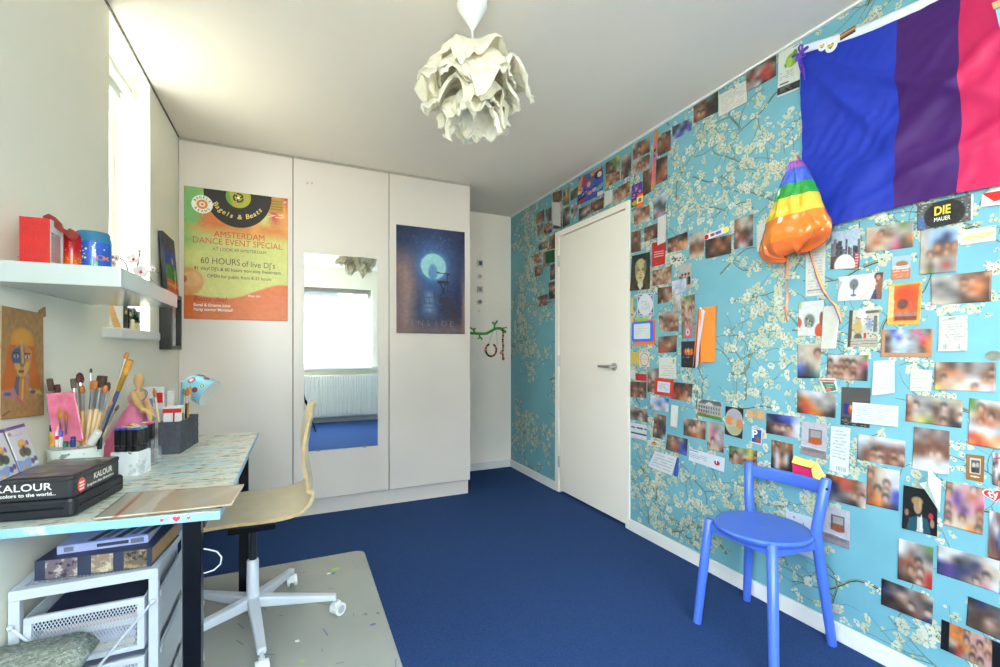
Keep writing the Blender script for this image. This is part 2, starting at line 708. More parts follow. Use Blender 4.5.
# ================================================================== THE ROOM
b = MB().box((LX - 0.25, RY - 0.2, -0.12), (RX + 0.2, BY + 0.15, 0.0))
struct(b.build('floor', CARPET))
b = MB().box((LX - 0.25, RY - 0.2, H), (RX + 0.2, BY + 0.15, H + 0.12))
struct(b.build('ceiling', CEIL))

# left wall with the side window opening
WL0, WL1, WZ0, WZ1 = 2.24, 2.79, 1.245, 2.482
b = MB()
xo = LX - 0.25
NL0, NL1, NZ0, NZ1 = -.90, .46, .85, 2.25  # opening for an added window, unseen, put in for fill light
b.box((xo, RY, 0), (LX, NL0, H)).box((xo, NL1, 0), (LX, WL0, H)).box((xo, NL0, 0), (LX, NL1, NZ0)).box((xo, NL0, NZ1), (LX, NL1, H))
b.box((xo, WL1, 0), (LX, BY, H))
b.box((xo, WL0, 0), (LX, WL1, WZ0)).box((xo, WL0, WZ1), (LX, WL1, H))
struct(b.build('wall_left', WHITE))
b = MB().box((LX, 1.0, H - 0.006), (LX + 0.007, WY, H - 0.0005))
struct(b.build('trim_1', mat('gap_shade_strip', (120, 118, 108), 0.9, 0.5, 30)))  # dark strip standing in for the shading of the wall and ceiling gap

fx = LX - 0.16
b = MB()
b.box((fx - .05, WL0, WZ0), (fx + .02, WL0 + .05, WZ1)).box((fx - .05, WL1 - .05, WZ0), (fx + .02, WL1, WZ1))
b.box((fx - .05, WL0 + .05, WZ1 - .05), (fx + .02, WL1 - .05, WZ1)).box((fx - .05, WL0 + .05, WZ0), (fx + .02, WL1 - .05, WZ0 + .05))
b.box((fx - .04, WL0 + .05, 1.86), (fx + .01, WL1 - .05, 1.92))
win = struct(b.build('window_1', TRIM, bevel=.003))
MB().box((fx - .02, WL0 + .05, WZ0 + .05), (fx - .014, WL1 - .05, WZ1 - .05)).build('glass', GLASS, win)
b = MB().cyl((LX - .085, WL0 + .02, 2.415), (LX - .085, WL1 - .02, 2.415), .024, n=20)
b.box((LX - .11, WL1 - .02, 2.385), (LX - .06, WL1 - .001, 2.445)).box((LX - .11, WL0 + .001, 2.385), (LX - .06, WL0 + .02, 2.445))
b.box((LX - .1095, WL0 + .03, 2.36), (LX - .1065, WL1 - .03, 2.415)).cyl((LX - .108, WL0 + .03, 2.357), (LX - .108, WL1 - .03, 2.357), .007)
tag(b.build('roller_blind', WHITEP), 'white roller blind rolled up at the top of the narrow side window', 'blind')
b = MB().prism([(2.17, -.04), (2.72, -.04), (2.72, 0), (2.17, 0)], LX - 0.15, LX + 0.060,
               (V3((0, 0, WZ0 - .005)), V3((0, 1, 0)), V3((0, 0, 1)), V3((1, 0, 0))))
struct(b.build('trim_2', TRIM, bevel=.006))

b = MB()
for y0_, y1_ in ((NL0, NL0 + .06), (-.25, -.19), (NL1 - .06, NL1)):
    b.box((fx - .05, y0_, NZ0), (fx + .02, y1_, NZ1))
for y0_, y1_ in ((NL0 + .06, -.25), (-.19, NL1 - .06)):
    b.box((fx - .05, y0_, NZ1 - .06), (fx + .02, y1_, NZ1)).box((fx - .05, y0_, NZ0), (fx + .02, y1_, NZ0 + .06))
win_added = struct(b.build('added_window', TRIM, bevel=.003))  # added out-of-view window that evens out the light
MB().box((fx - .02, NL0 + .06, NZ0 + .06), (fx - .014, NL1 - .06, NZ1 - .06)).build('glass', GLASS, win_added)

# rear wall with the wide window (behind the camera, seen in the mirror)
RX0, RX1, RZ0, RZ1 = -0.55, 1.20, 0.89, 2.17
b = MB()
yo = RY - 0.22
b.box((LX - .25, yo, 0), (RX0, RY, H)).box((RX1, yo, 0), (RX + .2, RY, H))
b.box((RX0, yo, 0), (RX1, RY, RZ0)).box((RX0, yo, RZ1), (RX1, RY, H))
struct(b.build('wall_rear', WHITE))
yf = RY - 0.12
b = MB()
for x0, x1 in ((RX0, RX0 + .06), (RX1 - .06, RX1)):
    b.box((x0, yf - .05, RZ0), (x1, yf + .02, RZ1))
b.box((RX0 + .06, yf - .05, RZ1 - .06), (RX1 - .06, yf + .02, RZ1)).box((RX0 + .06, yf - .05, RZ0), (RX1 - .06, yf + .02, RZ0 + .05))
win2 = struct(b.build('window_2', TRIM, bevel=.004))
MB().box((RX0 + .06, yf - .02, RZ0 + .05), (RX1 - .06, yf - .014, RZ1 - .06)).build('glass', GLASS, win2)
b = MB().box((RX0 - .08, RY - .08, RZ0 - .045), (RX1 + .08, RY + .10, RZ0 - .002))
struct(b.build('trim_3', TRIM, bevel=.006))
b = MB()
for k in range(11):
    z = 2.165 - .003 - k * .0105
    b.rbox(((RX0 + RX1) / 2, RY - .045, z), (1.70, .045, .0035), M=Matrix.Rotation(.12 * (-1) ** k, 3, 'X'))
b.box((RX0 + .02, RY - .07, 2.028), (RX1 - .02, RY - .02, 2.044))
tag(b.build('venetian_blind', mat('blind_grey', (176, 172, 164), .5)), 'pulled-up slatted blind over the wide window seen in the mirror', 'blind')

b = MB()
x0, x1, z0, z1 = -.50, 1.40, .10, .765
n = 48
for i in range(n):
    a = x0 + (x1 - x0) * (i + .12) / n
    c = x0 + (x1 - x0) * (i + .88) / n
    b.prism([(a, .0), (c, .0), (c - .008, .012), (a + .008, .012)], z0 + .02, z1 - .02,
            (V3((0, RY + .115, 0)), V3((1, 0, 0)), V3((0, 1, 0)), V3((0, 0, 1))))
b.box((x0, RY + .035, z0), (x1, RY + .115, z1))
rad = thing('radiator', 'white ribbed panel radiator under the window seen in the mirror', 'radiator', ((x0 + x1) / 2, RY + .08, 0))
b.build('panel', TRIM, rad, bevel=.004)
MB().box((x0 + .2, RY, .2), (x0 + .24, RY + .04, .66)).box((x1 - .24, RY, .2), (x1 - .2, RY + .04, .66)).build('bracket', TRIM, rad)
b = MB().cyl((x1 - .1, RY + .075, 0), (x1 - .1, RY + .075, z0 + .01), .009)
b.build('pipe', TRIM, rad)

# far recess wall
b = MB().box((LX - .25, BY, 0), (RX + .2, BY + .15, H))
struct(b.build('wall_far', mat('recess_white_brightened', (253, 244, 231), .75, .01, 3, .05, 220)))  # wall white in a brighter copy, making up for weak light in the recess
b = MB().box((1.29, BY - .014, 0), (RX, BY, .07))
struct(b.build('baseboard_far', TRIM, bevel=.003))
DY0, DY1, DZ = 2.300, 3.205, 2.125
b = MB().box((RX - .014, DY1, 0), (RX, BY - .014, .07))
struct(b.build('baseboard_right', TRIM, bevel=.003))
b = MB().box((RX - .014, RY, 0), (RX, DY0, .07))
struct(b.build('baseboard_right_near', TRIM, bevel=.003))
b = MB().box((LX, RY, 0), (LX + .014, WY + .02, .07))
struct(b.build('baseboard_left', TRIM, bevel=.003))
b = MB().box((LX + .014, RY, 0), (RX - .014, RY + .014, .07))
struct(b.build('baseboard_rear', TRIM, bevel=.003))


# right wall: turquoise paper printed with twigs and pale blossom
def wall_right():
    mb = MB()
    xo_ = RX + .12
    mb.box((RX, RY - .2, 0), (xo_, DY0, H), 0)
    mb.box((RX, DY1, 0), (xo_, BY, H), 0)
    mb.box((RX, DY0, DZ), (xo_, DY1, H), 0)
    rr = random.Random(42)

    def clear(y, z, m=.0):
        return RY < y < BY - .005 and .072 < z < H - .004 and not (DY0 - m < y < DY1 + m and z < DZ + m)

    lay = [0]

    def poly(pts, k, x):
        if all(clear(y, z) for y, z in pts):
            mb.add([(RX - x, y, z) for y, z in pts], [tuple(range(len(pts)))], k)

    def strip(path, w0, w1, k, x):
        n_ = len(path)
        for i in range(n_ - 1):
            (ya, za), (yb, zb) = path[i], path[i + 1]
            l_ = math.hypot(yb - ya, zb - za) + 1e-9
            nx, nz = -(zb - za) / l_, (yb - ya) / l_
            wa = w0 + (w1 - w0) * i / n_
            wb = w0 + (w1 - w0) * (i + 1) / n_
            poly([(ya + nx * wa, za + nz * wa), (yb + nx * wb, zb + nz * wb), (yb - nx * wb, zb - nz * wb), (ya - nx * wa, za - nz * wa)], k, x)

    def bloom(y, z, r):
        lay[0] += 1
        x = .0007 + (lay[0] % 40) * .00001
        n_ = rr.choice((4, 5, 5, 6))
        a0, sq, tl = rr.uniform(0, 6.28), rr.uniform(.55, 1), rr.uniform(0, 3.14)
        k = rr.choice((3, 3, 3, 4, 4, 5))
        ct, st = math.cos(tl), math.sin(tl)

        def pl(u, v):
            v *= sq
            return (y + u * ct - v * st, z + u * st + v * ct)
        for i in range(n_):
            if rr.random() < .08:
                continue
            a = a0 + 2 * PI * i / n_ + rr.uniform(-.15, .15)
            R_ = r * rr.uniform(.62, 1.2)
            hw = R_ * rr.uniform(.34, .5)
            pts = []
            for s_, t_ in ((.08, .0), (.45, .8), (.8, 1.0), (1.02, .45), (.93, .0), (1.03, -.5), (.78, -1.0), (.42, -.75)):
                u, v = R_ * s_, hw * t_
                pts.append(pl(u * math.cos(a) - v * math.sin(a), u * math.sin(a) + v * math.cos(a)))
            poly(pts, k, x + i * .000002)
        poly([pl(r * .17 * math.cos(q * 1.05), r * .17 * math.sin(q * 1.05)) for q in range(6)], 6, x + .00003)
        for i in range(4):
            a = rr.uniform(0, 6.28)
            strip([pl(r * .12 * math.cos(a), r * .12 * math.sin(a)), pl(r * .5 * math.cos(a), r * .5 * math.sin(a))], .0008, .0004, 2, x + .00004)

    def walk(y, z, a, n_, w_, lvl):
        path = [(y, z)]
        da = 0
        for i in range(n_):
            da = da * .6 + rr.uniform(-.28, .28)
            a += da
            st = rr.uniform(.018, .032)
            y += st * math.cos(a)
            z += st * math.sin(a)
            path.append((y, z))
            if lvl < 2 and rr.random() < (.28 if lvl == 0 else .18):
                walk(y, z, a + rr.choice((-1, 1)) * rr.uniform(.5, 1.2), rr.randint(4, 11) if lvl == 0 else rr.randint(2, 5), w_ * .55, lvl + 1)
            pr = (.22, .34, .46)[lvl]
            if rr.random() < pr:
                for _ in range(rr.choice((1, 1, 1, 2, 3))):
                    blooms.append((y + rr.gauss(0, .024), z + rr.gauss(0, .024), rr.uniform(.009, .024)))
            if rr.random() < .22:
                q = rr.uniform(0, 6.28)
                buds.append((y + .014 * math.cos(q), z + .014 * math.sin(q), q))
        strip(path, w_ * 1.2, w_ * .22, 2, .00030 + lvl * .00002)
        off_ = w_ * .35
        strip([(p + off_ * .3, q + off_) for p, q in path], w_ * .55, w_ * .05, 1, .00038 + lvl * .00002)

    blooms, buds = [], []
    y = RY + .1
    while y < BY:
        z = .1
        while z < H:
            walk(y + rr.uniform(-.14, .14), z + rr.uniform(-.14, .14), rr.choice((.5, 1.2, 2.2, 2.8, -.4, 3.6)) + rr.uniform(-.3, .3), rr.randint(9, 18), rr.uniform(.0022, .0052), 0)
            z += .235
        y += .215
    for q in blooms:
        bloom(*q)
    for p, q, a in buds:
        poly([(p + .006 * math.cos(a + t), q + .006 * math.sin(a + t)) for t in (0, .9, 2.2, 3.2, 4.2, 5.4)], rr.choice((3, 6, 6)), .0006)
    base = mat('turquoise_wallpaper', (106, 162, 174), .62, .08, 5, .05, 300)
    return mb.build('wall_right', [base, mat('twig_green', (130, 142, 108), .7, .2, 40), mat('twig_dark', (54, 57, 48), .7, .3, 40),
                                   mat('blossom_cream', (180, 182, 158), .7, .06, 60), mat('blossom_white', (194, 196, 178), .7, .05, 60),
                                   mat('blossom_grey', (170, 180, 154), .7, .08, 60), mat('blossom_heart', (184, 182, 118), .7, .2, 60)])


struct(wall_right())
b = MB().box((RX - .012, RY, H - .010), (RX, BY - .001, H - .0005))
struct(b.build('trim_4', TRIM))

# door
b = MB()
b.box((RX - .012, DY1 - .055, 0), (RX + .08, DY1, DZ)).box((RX - .012, DY0, 0), (RX + .08, DY0 + .035, DZ))
b.box((RX - .012, DY0 + .035, DZ - .045), (RX + .08, DY1 - .055, DZ))
struct(b.build('trim_5', DOORP, bevel=.003))
ly0, ly1 = DY0 + .040, DY1 - .060
b = MB().box((RX - .004, ly0, .022), (RX + .036, ly1, DZ - .052))
dr = struct(b.build('door_1', DOORP, bevel=.002))
hb = MB()
hp = V3((RX, 2.452, 1.045))
hb.cyl(hp + V3((-.004, 0, 0)), hp + V3((-.012, 0, 0)), .026, n=24)
hb.cyl(hp + V3((-.010, 0, 0)), hp + V3((-.045, 0, 0)), .010)
hb.tube([hp + V3((-.045, -.006, 0)), hp + V3((-.048, .02, 0)), hp + V3((-.048, .12, .001))], [.011, .0105, .009])
hb.build('door_handle', CHROME, dr, smooth=True)
for z in (.25, 1.07, 1.88):
    MB().cyl((RX - .010, ly1 + .004, z - .045), (RX - .010, ly1 + .004, z + .045), .009).build('hinge', CHROME, dr)
b = MB().box((RX + .036, DY0 + .035, 0), (RX + .08, DY1 - .055, DZ - .045))
struct(b.build('trim_6', TRIM))

# ------------------------------------------------------------------ outside
b = MB().box((-40, RY - .6, -3.2), (LX - .6, 45, -3.0))
struct(b.build('ground_gravel', mat('pale_gravel', (190, 186, 176), .95, .1, 2)))
b = MB().box((-40, -45, -3.2), (40, RY - .6, -3.0))
struct(b.build('ground', mat('pale_paving', (158, 156, 150), .9, .1, 1)))
hs = thing('house', 'white rendered house with a slate roof seen through the mirrored window', 'house', (-2, -11, -3))
MB().box((-8, -16, -3), (7, -11, 2.62)).build('wall', mat('white_render', (150, 147, 140), .9), hs)
b = MB().prism([(-10.7, 2.62), (-13.5, 5.2), (-16.3, 2.62)], -8.3, 1.55, (V3((0, 0, 0)), V3((0, 1, 0)), V3((0, 0, 1)), V3((1, 0, 0))))
b.build('roof', mat('slate_roof', (46, 48, 62), .8, .1, 8), hs)
b = MB().box((-8.3, -10.8, 2.50), (7.1, -10.6, 2.62))
b.build('gutter', mat('gutter_brown', (120, 96, 84), .7), hs)
light_block = thing('house', 'added pale house that blocks light outside the narrow side window', 'house', (-4.4, 6, -3))
MB().box((-6.2, 1.3, -3), (-1.9, 11, 6.0)).build('wall', mat('pale_render', (226, 220, 206), .9), light_block)  # house added to cut the sky light entering the side window
MB().prism([(-6.5, 6.0), (-4.1, 7.6), (-1.6, 6.0)], 1.1, 11.2, (V3((0, 0, 0)), V3((1, 0, 0)), V3((0, 0, 1)), V3((0, 1, 0)))).build('roof', mat('tile_roof', (150, 92, 70), .8, .2, 10), light_block)
tr = thing('tree', 'small leafy green tree outside, seen at the edge of the mirrored window', 'tree', (1.95, -4.4, -3))
MB().tube([(1.95, -4.4, -3), (1.92, -4.4, -1), (1.98, -4.4, .6), (1.9, -4.4, 1.7)], [.07, .055, .04, .015]).build('trunk', mat('bark', (96, 80, 62), .9), tr)
b = MB()
rr = random.Random(3)
for i in range(900):
    t = rr.random()
    z = .2 + 1.9 * t
    r_ = .55 * math.sqrt(rr.random()) * (1 - .45 * t)
    a = rr.uniform(0, 6.28)
    c = V3((1.95 + r_ * math.cos(a), -4.4 + r_ * math.sin(a), z))
    q = Matrix.Rotation(rr.uniform(0, 6.28), 3, 'Z') @ Matrix.Rotation(rr.uniform(-1, 1), 3, 'X')
    b.add([c + q @ V3((x, y, .01 * (x != 0))) for x, y in ((-.02, 0), (0, -.05), (.02, 0), (0, .05))], [(0, 1, 2, 3)])
b.build('foliage', TREE, tr)

# ================================================================== WARDROBE, MIRROR, POSTERS
wx0, wx1, xa, xb = LX + .003, 1.29, -.002, .647
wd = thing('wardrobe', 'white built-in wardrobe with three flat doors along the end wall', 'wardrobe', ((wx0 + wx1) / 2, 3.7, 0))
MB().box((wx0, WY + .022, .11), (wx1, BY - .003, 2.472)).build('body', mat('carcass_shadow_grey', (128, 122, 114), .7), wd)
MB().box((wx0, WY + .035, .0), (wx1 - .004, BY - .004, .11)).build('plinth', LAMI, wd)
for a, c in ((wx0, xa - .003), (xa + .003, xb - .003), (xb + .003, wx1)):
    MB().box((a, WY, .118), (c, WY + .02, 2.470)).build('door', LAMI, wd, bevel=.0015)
b = MB()
for u, v in ((307.5, 183), (312, 183.5)):
    p = onY(u, v, WY)
    b.cyl(p, p + V3((0, -.012, 0)), .006)
b.build('hook', CHROME, wd)
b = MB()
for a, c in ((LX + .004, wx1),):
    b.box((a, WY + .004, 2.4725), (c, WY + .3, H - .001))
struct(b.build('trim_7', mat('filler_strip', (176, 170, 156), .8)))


def mirror_mat():
    m = bpy.data.materials.new('mirror_silver')
    m.use_nodes = True
    p = m.node_tree.nodes['Principled BSDF']
    p.inputs['Metallic'].default_value = 1.0
    p.inputs['Roughness'].default_value = 0.012
    p.inputs['Base Color'].default_value = (.84, .87, .86, 1)
    return m


mr = thing('mirror', 'tall frameless mirror glued to the middle wardrobe door', 'mirror', (.317, WY - .003, .456))
b = MB().box((.068, WY - .006, .456), (.564, WY - .0008, 1.827))
b.build('mirror_glass', mirror_mat(), mr)
b = MB()
for x in (.16, .47):
    b.box((x - .012, WY - .009, .449), (x + .012, WY - .0008, .466))
b.build('clip', CLEAR, mr)


def poster_dance():
    X0, X1, Z0, Z1 = -.623, -.035, 1.352, 2.186
    W_, H_ = 100, 142
    c = Cv(W_, H_, (214, 214, 130))
    xx, yy = c.x, c.y
    # swirled ground
    sw = np.sin(9 * xx + 5 * np.sin(5 * yy + 2 * xx) + 3 * yy)
    top = np.clip((.38 - yy) / .12, 0, 1)
    c.put(top * np.clip(.55 + .6 * sw, 0, 1), (226, 120, 54))
    c.put(top * np.clip((.28 - xx) / .16, 0, 1) * np.clip(.6 + .7 * np.sin(7 * yy + 11 * xx), 0, 1), (128, 190, 116))
    c.put(np.clip((.26 - yy) / .1, 0, 1) * np.clip((xx - .78) / .08, 0, 1), (206, 50, 44))
    c.put(np.clip((.36 - yy) / .1, 0, 1) * np.clip((xx - .55) / .1, 0, 1) * np.clip(.3 + .7 * np.sin(16 * xx - 9 * yy), 0, 1), (240, 170, 92))
    c.put(np.clip(1 - np.abs(yy - .40) / .10, 0, 1) * np.clip((.35 - xx) / .3, 0, 1), (150, 192, 110))
    c.put(np.clip(1 - np.abs(yy - (.285 + .05 * np.sin(4 * xx))) / .012, 0, 1) * np.clip((.5 - xx) / .2, 0, 1), (232, 160, 70))
    kk = np.clip((xx - .38) / .58, 0, 1)
    wave = .80 + .028 * np.sin(np.clip(xx / .38, 0, 1) * PI / 2) - .125 * kk * kk * (3 - 2 * kk)
    c.put(np.clip((yy - wave) / .012, 0, 1), (224, 112, 48))
    c.ell(.03, .715, .15, .105, (222, 160, 96), .12).ell(.06, .70, .09, .06, (232, 178, 116), .4).ell(-.01, .70, .035, .03, (168, 100, 48), .3)
    c.rect(.815, .012, .955, .125, (196, 146, 66))
    for k in range(4):
        c.line(.825, .035 + .022 * k, .945, .035 + .022 * k, .003, (150, 104, 40))
    c.script(.80, .135, .97, .175, 2, (240, 232, 220), .9, .95).script(.78, .385, .95, .42, 2, (176, 170, 96), .6)
    c.script(.96, .02, .99, .05, 1, (240, 220, 210), .8)
    c.rough(4, 2)
    t = thing('poster', 'bright orange and lime dance event poster on the left wardrobe door', 'poster', ((X0 + X1) / 2, WY - .003, Z0), 'posters on the wardrobe doors')
    q = [(X0, WY, Z1), (X1, WY, Z1), (X1, WY, Z0), (X0, WY, Z0)]
    sheet('print', q, c, NF, GLOSS, .0022, .0, parent=t)
    W__, H__ = X1 - X0, Z1 - Z0
    P_ = lambda u, v: FR_FRONT(X0 + u * W__, WY - .0032, Z1 - v * H__)
    mb = MB()
    O, R, U, N = P_(0.505, .0)
    # the record: black disc cut by the top edge, olive label, black adapter
    arc = [(0.293 * math.cos(a), .293 * math.sin(a) * 1.0) for a in np.linspace(-PI, 0, 40)]
    arc = [(x * .66, y * .76 - .008) for x, y in arc]
    arc = [(-.193, -.001)] + arc + [(.193, -.001)]
    mb.prism(arc, .0002, .0004, (O, R, U, N), 0)
    lab = [(.072 * math.cos(a), -.03 + .072 * math.sin(a)) for a in np.linspace(0, 2 * PI, 40)]
    mb.prism([(x, min(y, -.001)) for x, y in lab], .0006, .0007, (O, R, U, N), 1)
    lab2 = [(.072 * math.cos(a), -.03 + .072 * math.sin(a)) for a in np.linspace(2.4, 4.2, 14)]
    mb.prism([(x, min(y, -.001)) for x, y in lab2], .0008, .0009, (O, R, U, N), 4)
    ring = lambda r0, r1, a0, a1, k: mb.prism([(r0 * math.cos(a), -.036 + r0 * math.sin(a)) for a in np.linspace(a0, a1, 12)] +
                                              [(r1 * math.cos(a), -.036 + r1 * math.sin(a)) for a in np.linspace(a1, a0, 12)], .0010, .0011, (O, R, U, N), k)
    for k in range(3):
        ring(.031, .022, k * 2.09 + .25, k * 2.09 + 2.0, 0)
        ring(.024, .009, k * 2.09 + .0, k * 2.09 + .55, 0)
    mb.prism([(.008 * math.cos(a), -.036 + .008 * math.sin(a)) for a in np.linspace(0, 2 * PI, 14)], .0012, .0013, (O, R, U, N), 2)
    # round badge
    O2, R2, U2, N2 = P_(.165, .125)
    disc = lambda r, k, d: mb.prism([(r * math.cos(a), r * math.sin(a)) for a in np.linspace(0, 2 * PI, 32)], d, d + .0001, (O2, R2, U2, N2), k)
    disc(.058, 2, .0006)
    disc(.030, 5, .0008)
    disc(.016, 2, .0010)
    disc(.009, 5, .0012)
    for k, ch in enumerate('BAGELS'):
        a = math.radians(150 - k * 24)
        letters(mb, ch, .021, (O2 + R2 * .044 * math.cos(a) + U2 * .044 * math.sin(a), R2, U2, N2), 3, 'CENTER', .0009, .0004, rot=a - PI / 2)
    for k, ch in enumerate('BEANS'):
        a = math.radians(-142 + k * 26)
        letters(mb, ch, .021, (O2 + R2 * .044 * math.cos(a) + U2 * .044 * math.sin(a), R2, U2, N2), 3, 'CENTER', .0009, .0004, rot=a + PI / 2)
    mb.build('emblem', [INKK, mat('olive_ink', (176, 168, 62), .6), INKW, mat('brown_ink', (110, 84, 62), .6), mat('leaf_ink', (112, 160, 70), .6), mat('orange_ink', (222, 140, 60), .6)], t)
    mb = MB()
    for k, ch in enumerate('Bagels & Beats'):
        a = math.radians(-148 + k * 8.6)
        letters(mb, ch, .043, (O + R * .150 * math.cos(a) * 1.02 + U * (-.012 + .150 * math.sin(a)), R, U, N), 0, 'CENTER', .0009, .0006, .15, rot=(a + PI / 2) * .8)
    LM = [INKC, INKR, INKG, mat('dark_red_ink', (190, 44, 30), .6), INKW]
    mb.build('lettering', LM, t)

    def T(s, u, v, size, k, w_=None, al='CENTER', bold=0.0, sh=0.0):
        m_ = MB()
        letters(m_, s, size, P_(u, v), 0, al, .0006, bold, sh, None if w_ is None else w_ * W__)
        m_.build('lettering', LM[k], t)

    T('AMSTERDAM', .52, .343, .056, 1, .49)
    T('DANCE EVENT SPECIAL', .508, .400, .056, 1, .86)
    T('AT LOOK 49 AMSTERDAM', .52, .458, .030, 2, .52)
    T('60 HOURS', .335, .552, .058, 2, .37)
    T('of live DJ\'s', .705, .560, .054, 2, .33)
    T('41 vinyl DJ\'s & 60 hours non-stop livestream', .51, .612, .032, 2, .84, bold=.0004)
    T('OPEN for public from 8-23 hours', .52, .668, .030, 2, .62, bold=.0003)
    T('Beats deal', .235, .845, .046, 3, .31, bold=.0004, sh=.3)
    T('Bagel & Orange juice', .085, .892, .026, 4, .34, 'LEFT', bold=.0005)
    T('Party starter Mocktail', .085, .926, .026, 4, .36, 'LEFT', bold=.0005)
    T('Music info', .66, .808, .020, 4, .12)


poster_dance()


def poster_night():
    X0, X1, Z0, Z1 = .699, 1.243, 1.285, 2.097
    c = Cv(80, 120, (34, 44, 84))
    x, y = c.x, c.y
    g = np.exp(-((x - .52) ** 2 / .10 + (y - .36) ** 2 / .07))
    c.put(g * .95, (92, 138, 204))
    c.put(np.clip((y - .15) / .25, 0, 1) * np.clip((.34 + .30 * np.clip((y - .42) * 1.2, 0, 1) * np.clip((.75 - y) * 4, 0, 1) - x) / .2, 0, 1) * .85, (176, 138, 128))
    c.put(np.clip((.14 - x) / .12, 0, 1) * np.clip((y - .1) * 2, 0, 1) * .6, (96, 66, 74))
    c.put(np.clip(1 - np.abs(x - (.46 + .05 * (y - .6))) / (.10 + .25 * np.clip(y - .58, 0, 1)), 0, 1) * np.clip((y - .57) / .06, 0, 1) * np.clip((.88 - y) / .1, 0, 1) * .9, (126, 156, 200))
    c.put(np.clip((x - .93) / .05, 0, 1) * np.clip((y - .2) * 2, 0, 1) * .9, (170, 134, 124))
    c.put(np.clip((y - .84) / .12, 0, 1) * .75, (132, 100, 98))
    c.ell(.53, .36, .215, .135, (90, 150, 205), .5, .8).ell(.53, .36, .185, .122, (168, 226, 232), .08)
    c.ell(.52, .415, .065, .075, (92, 140, 200), .3, .85)
    c.line(.60, .50, .75, .50, .008, (24, 24, 44)).line(.60, .505, .75, .505, .014, (30, 28, 50)).line(.63, .51, .72, .65, .008, (24, 24, 44)).line(.72, .51, .63, .65, .008, (24, 24, 44))
    c.line(.73, .42, .74, .60, .006, (30, 30, 54)).line(.58, .415, .76, .425, .005, (30, 30, 54))
    for k in range(9):
        xk = .30 + .08 * k
        c.line(xk, .60 + .03 * (k % 3), xk + .02, .72, .006, (40, 40, 70), .7)
    for k in range(5):
        c.line(.62 + .03 * k, .66, .70 + .055 * k, .90, .014, (40, 34, 58), .8)
    for k in range(4):
        c.line(.33, .66 + .05 * k, .66, .65 + .05 * k + .02 * (k % 2), .005, (60, 76, 120), .8)
    for k in range(30):
        c.ell(random.uniform(.2, .85), random.uniform(.08, .24), .006, .005, (150, 180, 220), .5, .5)
    c.rough(6, 2)
    t = thing('poster', 'dark blue night scene poster with a pale moon disc on the right wardrobe door', 'poster', ((X0 + X1) / 2, WY - .003, Z0), 'posters on the wardrobe doors')
    q = [(X0, WY, Z1), (X1, WY, Z1), (X1 - .001, WY, Z0), (X0 + .001, WY, Z0)]
    sheet('print', q, c, NF, print_mat('satin_print', .26, .3), .0030, .006, parent=t, wave=.004)
    mb = MB()
    for k, ch in enumerate('INSIDE'):
        letters(mb, ch, .062, FR_FRONT(X0 + .12 + k * .062, WY - .013, Z0 + .075), 0, 'CENTER', .0004, -.0012)
    mb.build('lettering', mat('faint_ink', (132, 108, 114), .6), t)


poster_night()

# ================================================================== THE RIGHT WALL: photos, notes, cards
def notes(col=(235, 234, 228), rows=8, W_=34, H_=44, ink=(130, 132, 140), op=.55, x0=.1, x1=.9, y0=.1, y1=.9, fill=.8):
    return Cv(W_, H_, col).script(x0, y0, x1, y1, rows, ink, op, fill).rough(3)


def p_receipt():
    c = notes((226, 226, 214), 15, 30, 66, (130, 130, 130), .45, .14, .86, .16, .96)
    return c.ell(.5, .07, .12, .03, (90, 90, 90), .4).line(.1, .90, .9, .895, .008, (80, 80, 80), .7)


def p_receipt_code():
    c = notes((226, 232, 234), 9, 30, 60, (120, 124, 130), .5, .12, .8, .06, .7)
    for k in range(9):
        c.line(.38 + .055 * k, .86, .38 + .055 * k, .94, .010, (90, 94, 100), .7)
    return c


def p_fruit_card():
    c = Cv(40, 56, (36, 36, 38))
    c.ell(.5, .40, .34, .15, (60, 74, 150), .2).ell(.40, .40, .20, .12, (226, 70, 36), .2).ell(.66, .42, .19, .11, (232, 96, 40), .2).ell(.5, .36, .10, .05, (242, 196, 60), .3)
    c.line(.3, .3, .34, .45, .02, (240, 190, 60)).line(.52, .27, .52, .5, .02, (240, 190, 60)).line(.76, .3, .74, .47, .02, (240, 190, 60))
    return c.script(.12, .57, .6, .66, 1, (200, 200, 200), .7).script(.2, .74, .8, .9, 3, (110, 110, 110), .5)


def p_portrait():
    c = Cv(44, 84, (58, 54, 46))
    c.ell(.52, 1.02, .52, .30, (82, 70, 44), .2).ell(.52, .90, .14, .20, (214, 210, 184), .2).ell(.5, .50, .255, .30, (206, 194, 140), .1)
    c.ell(.30, .38, .09, .20, (160, 150, 112), .3).ell(.74, .38, .08, .2, (130, 120, 86), .3).ell(.5, .23, .2, .1, (196, 182, 132), .3)
    c.ell(.41, .45, .05, .025, (84, 72, 54), .5).ell(.62, .45, .05, .025, (84, 72, 54), .5).ell(.40, .41, .08, .02, (130, 112, 78), .6, .8).ell(.63, .41, .08, .02, (130, 112, 78), .6, .8)
    c.line(.52, .45, .54, .56, .02, (166, 146, 104), .8).ell(.52, .585, .05, .025, (170, 140, 104), .5).ell(.52, .66, .09, .018, (150, 84, 70), .5)
    c.line(.30, .86, .44, 1.0, .05, (40, 36, 30)).line(.76, .86, .62, 1.0, .05, (40, 36, 30))
    return c.rough(10, 2)


